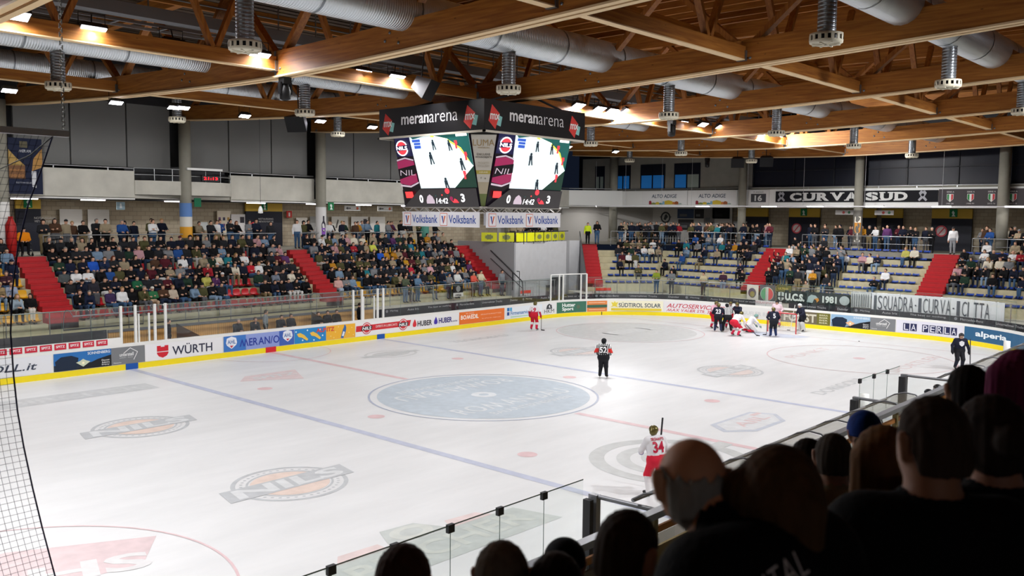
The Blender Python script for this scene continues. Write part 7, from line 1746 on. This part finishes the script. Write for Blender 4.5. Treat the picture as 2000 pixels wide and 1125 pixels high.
    for s in 'lr':
        a = np.array(P['ankle_'+s]); t_ = np.array(P['toe_'+s]); mb = MB(); c = (a+t_)/2; d = t_-a; d[2] = 0; d /= max(np.linalg.norm(d), 1e-6)
        if a[2] < .2 and P['pelvis'][2] > .6: mb.obox((c[0], c[1], .02), tuple(d*.13), (-d[1]*.004, d[0]*.004, 0), (0, 0, .022)); mb.build('skate_blade', BLADE, o)
    if num or name:
        bvh = BVHTree.FromPolygons([tuple(q) for q in v], [tuple(map(int, q)) for q in f])
        zc = P['chest'][2]; cy_ = P['chest'][1]
        def wrap_(a, b_, z0):
            hit = bvh.ray_cast(Vector((a, cy_-1.0, z0+b_)), Vector((0, 1, 0)))
            yy = hit[0].y if hit[0] is not None else cy_-.16
            return (a, yy-.016, z0+b_)
        for st, wd, hh, z0, nm in ((num, .3, .26, zc-.13, 'jersey_number'), (name, .34, .06, zc+.15, 'jersey_name')):
            if not st: continue
            g, fs, gw, gh = text_geo(st, .03); wd = wd if len(st) > 1 else wd*.5
            # seen from behind the letters run from the wearer's own -x side to +x
            if striped: bk = [(-.15+.3*i/6, -.03+.34*j/6) for j in range(7) for i in range(7)]; mb = MB(); mb.add([wrap_(a, b_, z0-.02) for a, b_ in bk], [(7*j+i, 7*j+i+1, 7*j+i+8, 7*j+i+7) for j in range(6) for i in range(6)]); mb.build('number_patch', flat('#101014'), o)
            mb = MB(); mb.add([tuple(Vector(wrap_((a/gw-.5)*wd, b_/gh*hh, z0))-Vector((0, .008, 0))) for a, b_ in g], fs); mb.build(nm, flat(numcol), o)
    if stick:
        p0, p1, bl, col = stick
        R_ = Matrix.Rotation(facing-PI/2, 4, 'Z'); W = lambda p: tuple(R_ @ (Vector(p)*sc_)+Vector((x, y, z)))
        t = thing('hockey_stick', 'hockey stick held by the '+' '.join(label.replace('hockey player', 'player').split()[:11]), 'hockey stick', W(p1))
        MB().beam(W(p0), W(p1), .03, .035).build('shaft', flat(col), t)
        b0 = Vector(p1); MB().beam(W(p1), W((b0.x+bl, b0.y+.05, b0.z-.02)), .03, .075).build('blade', flat('#16161a'), t)
    return o
def toward(deg): return math.radians(deg)
WJ = '#e2e0e4'; RP = '#c3162c'; NJ = '#191c30'
player('referee in a striped shirt with red armbands standing alone near centre ice', 6.3, -1.13, toward(30), skater(.0, .02, .11, 'hips'), '#e8e8e8', '#15161b', '#15161b', None, '#15161b', '52', '#f0f0f0', striped=True, band=('#d2352e', 1.1, 1.28), sc_=1.02, h=.018)
player('hockey player in a white and red kit skating along the far boards', 16.26, 11.49, toward(20), skater(.08, .1, .14, 'down'), WJ, RP, '#c62040', '#c3162c', 'gold', '19', '#b8203c', stick=((.38, .2, .8), (.42, .1, .03), .2, '#2a2a2e'), yoke=('#c02848', -1.12), h=.02)
player('hockey player in white with red number 34 seen from behind near the benches', -6.0, -11.85, toward(62), skater(.05, .1, .16, 'stick', head_turn=.6), WJ, '#cf1f38', '#e3e0e2', '#2a4a9c', 'gold', '34', '#b8163a', 'SEGHAFTI', '#b8163a' and False, stick=((.45, .5, 1.78), (.3, .45, .05), .12, '#26262a'), sc_=1.04, h=.016)
player('hockey player in dark number 23 jersey, outermost of the group before the goal', 24.0, 3.23, toward(25), skater(.06, .1, .15, 'stick'), NJ, '#15161d', '#2a2f4e', '#15161d', 'gold', '23', '#e4e4e6')
player('linesman in a striped shirt pushing into the group of players', 24.35, 2.8, toward(40), skater(.12, .08, .2, 'hold'), '#e8e8e8', '#121318', '#121318', None, '#15161b', None, striped=True, sc_=1.02)
player('hockey player in dark with a gold helmet turned towards the linesman', 25.6, 2.75, toward(170), skater(.05, .1, .15, 'hold'), NJ, '#15161d', '#232844', '#1d1f2c', 'gold', None)
player('hockey player in white and pink hidden behind the dark number 23', 25.3, 4.25, toward(250), skater(.1, .1, .16, 'hold'), '#d9a9b6', RP, '#c62040', '#b51f3a', 'gold', None)
player('second white and red player squeezed behind the linesman', 25.9, 3.5, toward(220), skater(.15, .1, .15, 'hold'), WJ, RP, '#c62040', '#b51f3a', 'gold', None)
player('hockey player in white and red bending forward before the kneeling goalkeeper', 22.99, 1.5, toward(-15), bent(), WJ, '#cf1f38', '#c62a4a', '#d8dcd8', 'gold', None, stick=((.15, .5, .8), (.5, 1.2, .03), .2, '#3a3a3e'))
player('goalkeeper in white and red kneeling on the ice in front of the goal', 25.3, 1.75, toward(-40), crouch(), WJ, '#cf1f38', '#dcdadc', '#8fa8a0', '#7fa39a', None, pads=True)
player('hockey player in dark standing before the goal mouth', 24.33, -.24, toward(40), skater(.04, .08, .12, 'stick'), NJ, '#171921', '#22305a', '#22253a', 'gold', '5', '#dcdce0', stick=((-.3, .3, 1.35), (-.2, .75, .03), -.2, '#2a2a2e'))
player('goalkeeper in dark with a white mask standing beside the goal', 27.98, -.35, toward(150), skater(.1, .1, .18, 'stick'), NJ, '#191b24', '#d2d2cf', '#c9c9c6', '#dcdedb', '1', '#d5d5d8', pads=True, stick=((.25, .35, 1.6), (.3, .6, .05), .25, '#d8d8d4'))
player('player in white and pink behind the goal net', 28.9, 1.75, toward(190), skater(.02, .08, .14, 'hips'), '#dfc6ce', RP, '#c62040', '#b51f3a', '#1a1a1d', None, cap_only=True)
player('hockey player in a dark kit with white crest skating by the near boards', 20.04, -11.66, toward(215), skater(.06, .14, .12, 'down'), NJ, '#14151c', '#1b1d2c', '#15161d', '#2c2c30', None, stick=((-.38, .16, 1.45), (-.42, .2, .03), -.22, '#3a3a40'), yoke=('#d8d8dc', 9), h=.018)
k = [o for o in COL.objects if o.get('label', '').startswith('hockey player in a dark kit')][0]
MB().shape([(-.1, -.02), (0, -.1), (.1, -.02), (.11, .1), (0, .16), (-.11, .1)], (0, .245, 1.2), (-1, 0, 0), (0, -.15, 1), 0, .0).build('crest', flat('#d0d0d4'), k)
# players and staff in the bench boxes
LBL = ['player in a dark helmet leaning on the boards of the second bench', 'second helmeted player at the start of the second bench', 'player with a dark helmet under the shelter edge, first bench', 'player beside him under the shelter edge, first bench', 'player in white with a helmet behind the shelter rib', 'coach in grey under the first bench shelter']
for (x, y, h_, c, st), lab in zip(((2.95, -15.75, '#1b1c20', '#15161d', 'stick'), (3.95, -15.7, '#1b1c20', '#15161d', 'hips'), (-8.3, -15.75, '#3a3c34', '#d6d6d8', 'stick'), (-7.6, -15.7, '#3a3c34', '#d6d6d8', 'down'), (-5.6, -15.75, '#c9c9c9', '#d6d6d8', 'stick'), (-13.4, -15.9, None, '#8f989c', 'down')), LBL):
    player('hockey '+lab if lab.startswith('player') else lab, x, y, toward(90), skater(.1, .05, .12, st), c, '#15161d', '#15161d', '#1d1f24', h_, None, z=.3, h=.026, sc_=1.0)
for i, (x, y, top, ps, lab) in enumerate(((-5.0, 15.75, '#15151a', 'stand_down', 'person in black standing at the first far gate, side on'), (-1.2, 16.2, '#2c2f36', 'sit_knees', 'grey-haired person bent forward on the far bench'), (-.2, 16.2, '#26282e', 'sit_chin', 'person in dark grey with hand to the chin on the far bench'), (.45, 16.15, '#83888c', 'stand_down', 'person in a grey polo shirt on the far bench reaching out'), (1.3, 16.2, '#1d1e22', 'sit_knees', 'person in black seated beside the grey polo shirt'), (2.0, 16.2, '#1d1e22', 'sit_lap', 'second person in black seated on the far bench'), (3.6, 16.2, '#14141a', 'sit_knees', 'person in a black cap seated on the far bench'), (4.35, 16.2, '#1a1a1f', 'sit_look', 'person in black on the far bench turned to a neighbour'), (4.95, 16.2, '#22201e', 'sit_lap', 'brown-haired person on the far bench end'), (6.3, 15.9, '#1a1a1e', 'stand_crossed', 'person in black standing in the second far gate'))):
    D = POSES[ps]; o = bpy.data.objects.new('person', D['body']); COL.objects.link(o); o.location = (x, y, .3 if ps.startswith('stand') else .85); o.rotation_euler = (0, 0, PI+(.9 if i in (0, 3, 9) else 0)); tag(o, lab, 'person')
    for nm, me, c in (('jacket', D['top'], top), ('trousers', D['leg'], '#141418'), ('hair', get_hair(ps, 'short'), '#2a1d14' if i != 1 else '#85817b')): q = bpy.data.objects.new(nm, me); COL.objects.link(q); q.parent = o; q.color = (*srgb(c), 1)
# goal, puck
t = thing('hockey_goal', 'red framed hockey goal with white net', 'goal', (26, 0, 0)); GX = 26.45; gy = .24
GR = mat('goal_red', '#c42a32', .35)
for sy in (-1, 1): MB().tube([(GX, gy+sy*.915, 0), (GX, gy+sy*.915, 1.22)], .035, 8).build('post', GR, t)
MB().tube([(GX, gy-.915, 1.22), (GX, gy+.915, 1.22)], .035, 8).build('crossbar', GR, t)
mb = MB(); mb.tube([(GX, gy-.915, .03), (GX+.6, gy-.95, .03), (GX+1.05, gy-.55, .03), (GX+1.05, gy+.55, .03), (GX+.6, gy+.95, .03), (GX, gy+.915, .03)], .025, 6); mb.tube([(GX+.5, gy-.5, 1.2), (GX+.5, gy+.5, 1.2)], .02, 6); mb.build('base_frame', mat('goal_white', '#e0d6d4', .4), t)
mb = MB(); top_ = [(GX, gy-.9, 1.21), (GX+.45, gy-.7, 1.2), (GX+.55, gy, 1.2), (GX+.45, gy+.7, 1.2), (GX, gy+.9, 1.21)]; bot_ = [(GX, gy-.9, .03), (GX+.6, gy-.95, .03), (GX+1.05, gy, .03), (GX+.6, gy+.95, .03), (GX, gy+.9, .03)]
for i in range(4):
    for k in range(9):
        q = k/9; a = Vector(top_[i]).lerp(Vector(top_[i+1]), q); b_ = Vector(bot_[i]).lerp(Vector(bot_[i+1]), q); mb.tube([a, b_], .006, 3, cap=False)
for k in range(1, 12):
    q = k/12; mb.tube([Vector(top_[i]).lerp(Vector(bot_[i]), q) for i in range(5)], .006, 3, cap=False)
for k in range(8): q = -.9+1.8*k/7; mb.tube([(GX, gy+q, 1.21), (GX+.5, gy+q*.8, 1.2)], .006, 3, cap=False)
mb.build('net', mat('net_white', '#dcdcdc', .8), t)
MB().lathe([(0, 0), (.04, 0), (.04, .026), (0, .026)], (26.16, -4.62, .003), 16).build('puck', flat('#0c0c0d'), label='black puck lying on the ice beyond the goal', cat='puck')
# ------------------------------------------------------------------ net at the frame edge, crowd next to the camera
t = thing('net_bar', 'aluminium bar on a chain carrying the protective net', 'bar', (-21.9, -15, 7.7))
MB().box((-24.2, -15.03, 7.74), (-21.27, -14.97, 7.8)).build('bar', mat('bar_alu', '#e2e3ea', .5), t)
mb = MB(); z = 7.8; k = 0
while z < 11.6:
    mb.tube([(-21.31+(.011 if k % 2 else -.011), -15, z), (-21.31+(.011 if k % 2 else -.011), -15, z+.045)], .006, 5); mb.tube([(-21.31, -15+(.011 if k % 2 else -.011), z+.02), (-21.31, -15-(.011 if k % 2 else -.011), z+.02)], .005, 4); z += .04; k += 1
mb.build('chain', mat('chain_metal', '#b4b6ae', .35, metal=.8), t)
EDGE = [(-21.40, 7.75), (-21.5, 7.45), (-21.63, 7.10), (-21.73, 6.7), (-21.79, 6.3), (-21.82, 5.9), (-21.81, 5.5), (-21.79, 5.15), (-21.75, 4.8), (-21.69, 4.4), (-21.62, 4.0), (-21.52, 3.5), (-21.42, 3.0), (-21.3, 2.5)]
def edge_x(z):
    for (x0, z0), (x1, z1) in zip(EDGE[:-1], EDGE[1:]):
        if z1 <= z <= z0: return x0+(x1-x0)*(z0-z)/(z0-z1)
    return EDGE[-1][0]
def net_y(x, z): return -15.0+.05*math.sin(x*1.7)+.03*math.sin(z*1.3)
t = thing('protective_net', 'dark square-meshed protective net with a curved rope edge at the frame edge', 'net', (-22.5, -15, 2.5))
mb = MB(); c = .062
for j in range(85):
    z = 2.5+c*j
    if z > 7.7: break
    xe = edge_x(z); n = 6; xs_ = [xe-1.0*i/n for i in range(n+1)]; mb.tube([(x, net_y(x, z), z-.012*math.sin((xe-x)*40)*0) for x in xs_], .0022, 3, cap=False, smooth=False)
for i in range(17):
    pts = [(x_-c*(i+1)*1.0, net_y(x_-c*(i+1), z_), z_) for x_, z_ in EDGE]; mb.tube(pts, .0022, 3, cap=False, smooth=False)
mb.build('net_mesh', mat('net_twine', '#2a2c3a', .8), t)
mb = MB(); mb.tube([(x, net_y(x, z), z) for x, z in EDGE], .008, 6); mb.build('edge_rope', mat('rope_navy', '#20264e', .8), t)
mb = MB(); mb.tube([(-21.40, -15, 7.75), (-21.62, -15, 7.55), (-21.9, -15, 7.4), (-22.6, -15, 7.7)], .006, 5); mb.build('gather_rope', BLACK, t)

# people right in front of the camera: fine bodies, seen from behind
def watcher(label, hx, hy, hz, facing, top, hair, style, turn=0.0, seat_=False, sc_=1.0, arms='down', skin='#b58368', extra=None, hood=False, hh=.009, lean=0.0):
    P = seated(arms='lap') if seat_ else standing(arms)
    for k_, dy, dz in (('chest', .1, -.02), ('shoulder_l', .13, .0), ('shoulder_r', .13, .0), ('neck', .23, -.03), ('head', .31, -.1)): P[k_] = (P[k_][0], P[k_][1]+dy*lean, P[k_][2]+dz*lean)
    P['face'] = (math.sin(turn), math.cos(turn), -.12); hl = P['head']
    ca, sa = math.cos(facing-PI/2), math.sin(facing-PI/2)
    ox = hx-(hl[0]*ca-hl[1]*sa)*sc_; oy = hy-(hl[0]*sa+hl[1]*ca)*sc_; oz = hz-hl[2]*sc_
    L = limbs(P)
    # broader shoulders and collar for winter jackets
    ch = np.array(P['chest']); nk = np.array(P['neck']); L.append(('top', .06, np.array(P['shoulder_l'])+[.0, -.02, -.045], np.array(P['shoulder_r'])+[.0, -.02, -.045], .095, .095)); L.append(('top', .02, nk-np.array([0, .025, .07]), nk-np.array([0, .025, .03]), .078, .068)); L.append(('skin', .03, nk-np.array([0, .01, .03]), np.array(P['head'])-np.array([0, .03, .04]), .062, .06))
    for s_ in 'lr': P['shoulder_'+s_] = tuple(np.array(P['shoulder_'+s_])-[0, 0, .0])
    F0 = np.array(P['face'])/np.linalg.norm(P['face']); S0_ = np.cross(F0, [0, 0, 1]); S0_ /= np.linalg.norm(S0_); U0 = np.cross(S0_, F0); h0 = np.array(P['head'])
    for q_ in (-1, 1): L.append(('skin', .008, h0+S0_*q_*.092+U0*.022-F0*.012, h0+S0_*q_*.084-U0*.035-F0*.002, .017, .013))
    if hood: L.append(('top', .04, nk-np.array([.07, .1, .03]), nk-np.array([-.07, .1, .03]), .075, .075))
    v, f, fr, out = split(L, .0125, ('top', 'leg'), .007)
    sk = mat('skin_'+skin.lstrip('#'), skin, .55, spec=.35)
    o = bpy.data.objects.new('person', make_mesh('person', v, f, [sk, SHOE], [1 if r == 'shoe' else 0 for r in fr])); COL.objects.link(o); o.location = (ox, oy, oz); o.rotation_euler = (0, 0, facing-PI/2); o.scale = (sc_,)*3; _origin[o.name] = Vector((0, 0, 0))
    tag(o, label, 'person', 'people standing in front of the camera')
    for rg, nm, c in (('top', 'jacket', top), ('leg', 'trousers', '#141418')): q = bpy.data.objects.new(nm, make_mesh(nm, *out[rg], [mat('cloth_'+c.lstrip('#'), c, .85, spec=.15, noise=.12, nscale=9, bump=.25, bscale=60)])); COL.objects.link(q); q.parent = o
    def hairmesh(nm, pr, cut, col, h=hh):
        Lo = []
        for p in pr:
            if len(p) == 6: r = max(p[4], p[5]); Lo += [np.minimum(p[2], p[3])-r, np.maximum(p[2], p[3])+r]
            else: Lo += [p[2]-p[3], p[2]+p[3]]
        lo = np.min(Lo, 0)-3*h; n = np.ceil((np.max(Lo, 0)+3*h-lo)/h).astype(int)+1
        g = np.stack(np.meshgrid(*[lo[i]+h*np.arange(n[i]) for i in range(3)], indexing='ij'), -1).reshape(-1, 3); D, _ = sdf(pr, g); q_ = g-hd
        fa, up, sd_ = q_@F_, q_@U_, q_@S_
        D = np.maximum(D, cut(fa, up, sd_)); D += .0035*np.sin(sd_*190+fa*60)*np.sin(fa*170+1.3)*(nm == 'hair')
        hv, hf = surface_nets(D.reshape(n), lo, h); q = bpy.data.objects.new(nm, make_mesh(nm, hv, hf, [mat('hair_'+col.lstrip('#'), col, .75, spec=.12, noise=.3, nscale=30, stretch=(1, 1, .12))])); COL.objects.link(q); q.parent = o
    hd = np.array(P['head'], float); F_ = np.array(P['face'], float); F_ /= np.linalg.norm(F_); S_ = np.cross(F_, [0, 0, 1]); S_ /= np.linalg.norm(S_); U_ = np.cross(S_, F_)
    skull = ('h', .02, hd-F_*.012+U_*.014, np.array([.093, .105, .112])); nape = ('h', .03, hd-F_*.045-U_*.05, np.array([.075, .062, .07]))
    face = lambda fa, up, sd_: np.minimum(np.minimum(fa-.035, .055-up), .2+0*fa)
    if style == 'bald':   # a wreath of hair round a bare crown
        hairmesh('hair', [('h', .02, hd-F_*.006+U_*.004, np.array([.0865, .096, .109])), ('h', .03, hd-F_*.04-U_*.05, np.array([.068, .058, .062]))], lambda fa, up, sd_: .009*np.sin(sd_*240+up*60)*np.sin(up*150+sd_*90)+np.maximum(np.maximum(.106-np.sqrt((fa+.03)**2+sd_**2+((up-.12)*.85)**2), fa-.0), np.maximum(-.115-up+np.maximum(np.abs(sd_)-.035, 0)*1.3, np.where((np.abs(sd_) > .07) & (up < .015) & (fa > -.035), .03, -1))), hair)
    elif style in ('short', 'crop'):
        hairmesh('hair', [skull, nape], lambda fa, up, sd_: np.maximum(face(fa, up, sd_), np.maximum(-.08-up, np.where((np.abs(sd_) > .068) & (up < .02) & (fa > -.035), .03, -1))), hair)
    elif style == 'spiky':
        hairmesh('hair', [('h', .02, hd-F_*.01+U_*.03, np.array([.1, .108, .115])), nape], lambda fa, up, sd_: face(fa, up, sd_)+.008*np.sin(sd_*210)*np.sin(fa*190), hair)
    elif style == 'long':
        z_ = np.array([0, 0, 1.0]); pr = [('h', .02, hd-F_*.012+U_*.02, np.array([.102, .112, .115]))]
        for a in (-.075, -.025, .025, .075): pr.append(('h', .035, hd-F_*.05+S_*a+U_*.02, hd-F_*.075+S_*a*1.35-z_*.3, .06, .05))
        hairmesh('hair', pr, lambda fa, up, sd_: np.minimum(fa-.045, .06-up), hair)
    elif style == 'bob':
        z_ = np.array([0, 0, 1.0]); pr = [('h', .02, hd-F_*.012+U_*.02, np.array([.1, .11, .112]))]
        for a in (-.075, -.025, .025, .075): pr.append(('h', .04, hd-F_*.045+S_*a, hd-F_*.05+S_*a*1.15-z_*.07, .055, .045))
        hairmesh('hair', pr, lambda fa, up, sd_: np.minimum(fa-.05, .06-up), hair)
    elif style == 'bun':
        hairmesh('hair', [skull, nape, ('h', .015, hd-F_*.12+U_*.0, np.array([.05, .045, .05]))], face, hair)
    elif style == 'beanie':
        hairmesh('knitted_hat', [('h', .02, hd-F_*.005+U_*.035, np.array([.104, .114, .115]))], lambda fa, up, sd_: -.01-up, hair)
        hairmesh('hair', [nape], lambda fa, up, sd_: fa+.0, '#2a1d15')
    elif style == 'cap': hairmesh('cap', [('h', .01, hd+U_*.03, np.array([.1, .11, .1])), ('h', .006, hd+F_*.1+U_*.045, hd+F_*.17+U_*.03, .03, .02)], lambda fa, up, sd_: .0-up, hair); hairmesh('hair', [nape], lambda fa, up, sd_: fa+.0, '#1a1512')
    if extra: extra(o, v, f, P)
    return o
def brutal(o, v, f, P):
    bvh = BVHTree.FromPolygons([tuple(q) for q in v], [tuple(map(int, q)) for q in f]); g, fs, gw, gh = text_geo('BRUTAL', -.012, 0, 1.15); mb = MB(); z0 = P['chest'][2]+.125
    def w_(a, b_):
        hit = bvh.ray_cast(Vector((a, -1, z0+b_)), Vector((0, 1, 0))); return (a, (hit[0].y if hit[0] is not None else -.16)-.02, z0+b_+.004)
    mb.add([w_((a/gw-.95)*.25, b_/gh*.045+(a/gw-.5)*.05) for a, b_ in g], fs); mb.build('jacket_lettering', mat('lettering_grey', '#d9d2d2', .6), o)
FA = YAW
watcher('grey-haired balding man in a black jacket with back lettering, seen from behind', -22.88, -22.85, 6.39, FA+.55, '#0c0c0f', '#8f8a84', 'bald', turn=.45, extra=brutal, lean=1.0, arms='rail', skin='#cf9472')
watcher('boy with thick dark hair and a bare ear in front of the balding man', -22.74, -22.57, 6.10, FA-.55, '#101013', '#33251a', 'short', turn=.25, sc_=.95, skin='#a8775c')
watcher('woman with brown chin-length hair and dark hood behind the balding man', -22.83, -23.06, 6.38, FA-.5, '#17130f', '#4f3722', 'bob', turn=.3, hood=True, skin='#9c6e55')
watcher('man with cropped dark hair and grey beard in a black jacket', -22.21, -23.20, 6.43, FA-.1, '#0b0b0e', '#3a2c24', 'crop', turn=-.35, skin='#9a6a50', sc_=1.04)
watcher('person with dark hair in a bun and thin red collar by the bearded man', -21.93, -23.28, 6.41, FA+.2, '#0d0d10', '#2a201b', 'bun', turn=.2, skin='#a06e56')
watcher('man with short greying hair, blue collar and tan jacket watching the ice', -20.38, -22.19, 5.83, FA-.1, '#877a60', '#453c35', 'short', turn=.15, seat_=True, skin='#a6775f')
watcher('woman with long straight brown hair in a dark hooded coat', -21.76, -22.92, 6.22, FA, '#1c1b19', '#6b4a2c', 'long', turn=-.1, seat_=True, hood=True)
watcher('person in a bright blue knitted hat further down the near stand', -19.29, -21.94, 5.71, FA, '#3a3a40', '#1a3a86', 'beanie', turn=.1, seat_=True)
watcher('person with purple-red hair at the frame edge', -20.53, -23.04, 6.36, FA-.1, '#101013', '#6a2448', 'long', turn=.2, seat_=True)
watcher('dark-haired head in front of the purple-haired person', -20.40, -22.81, 6.26, FA-.1, '#101013', '#1a1310', 'short', turn=.1, seat_=True)
watcher('curly dark-haired head by the blue knitted hat', -19.99, -21.89, 5.66, FA, '#26262a', '#221811', 'spiky', turn=.1, seat_=True)
watcher('spiky brown-haired head at the bottom edge below the glass', -22.74, -21.60, 5.72, FA, '#141417', '#3c2418', 'spiky', turn=0, seat_=True)
watcher('grey-blond head at the bottom edge below the glass', -22.61, -21.96, 5.81, FA, '#141417', '#6a5d50', 'short', turn=0, seat_=True)
watcher('person in a black cap below the lit letter panel', -21.59, -21.42, 5.40, FA, '#101013', '#101118', 'cap', turn=.1, seat_=True)
watcher('dark-haired head below the lit letter panel, next to the black cap', -22.50, -22.11, 5.78, FA, '#101013', '#2a1c14', 'short', turn=0, seat_=True)
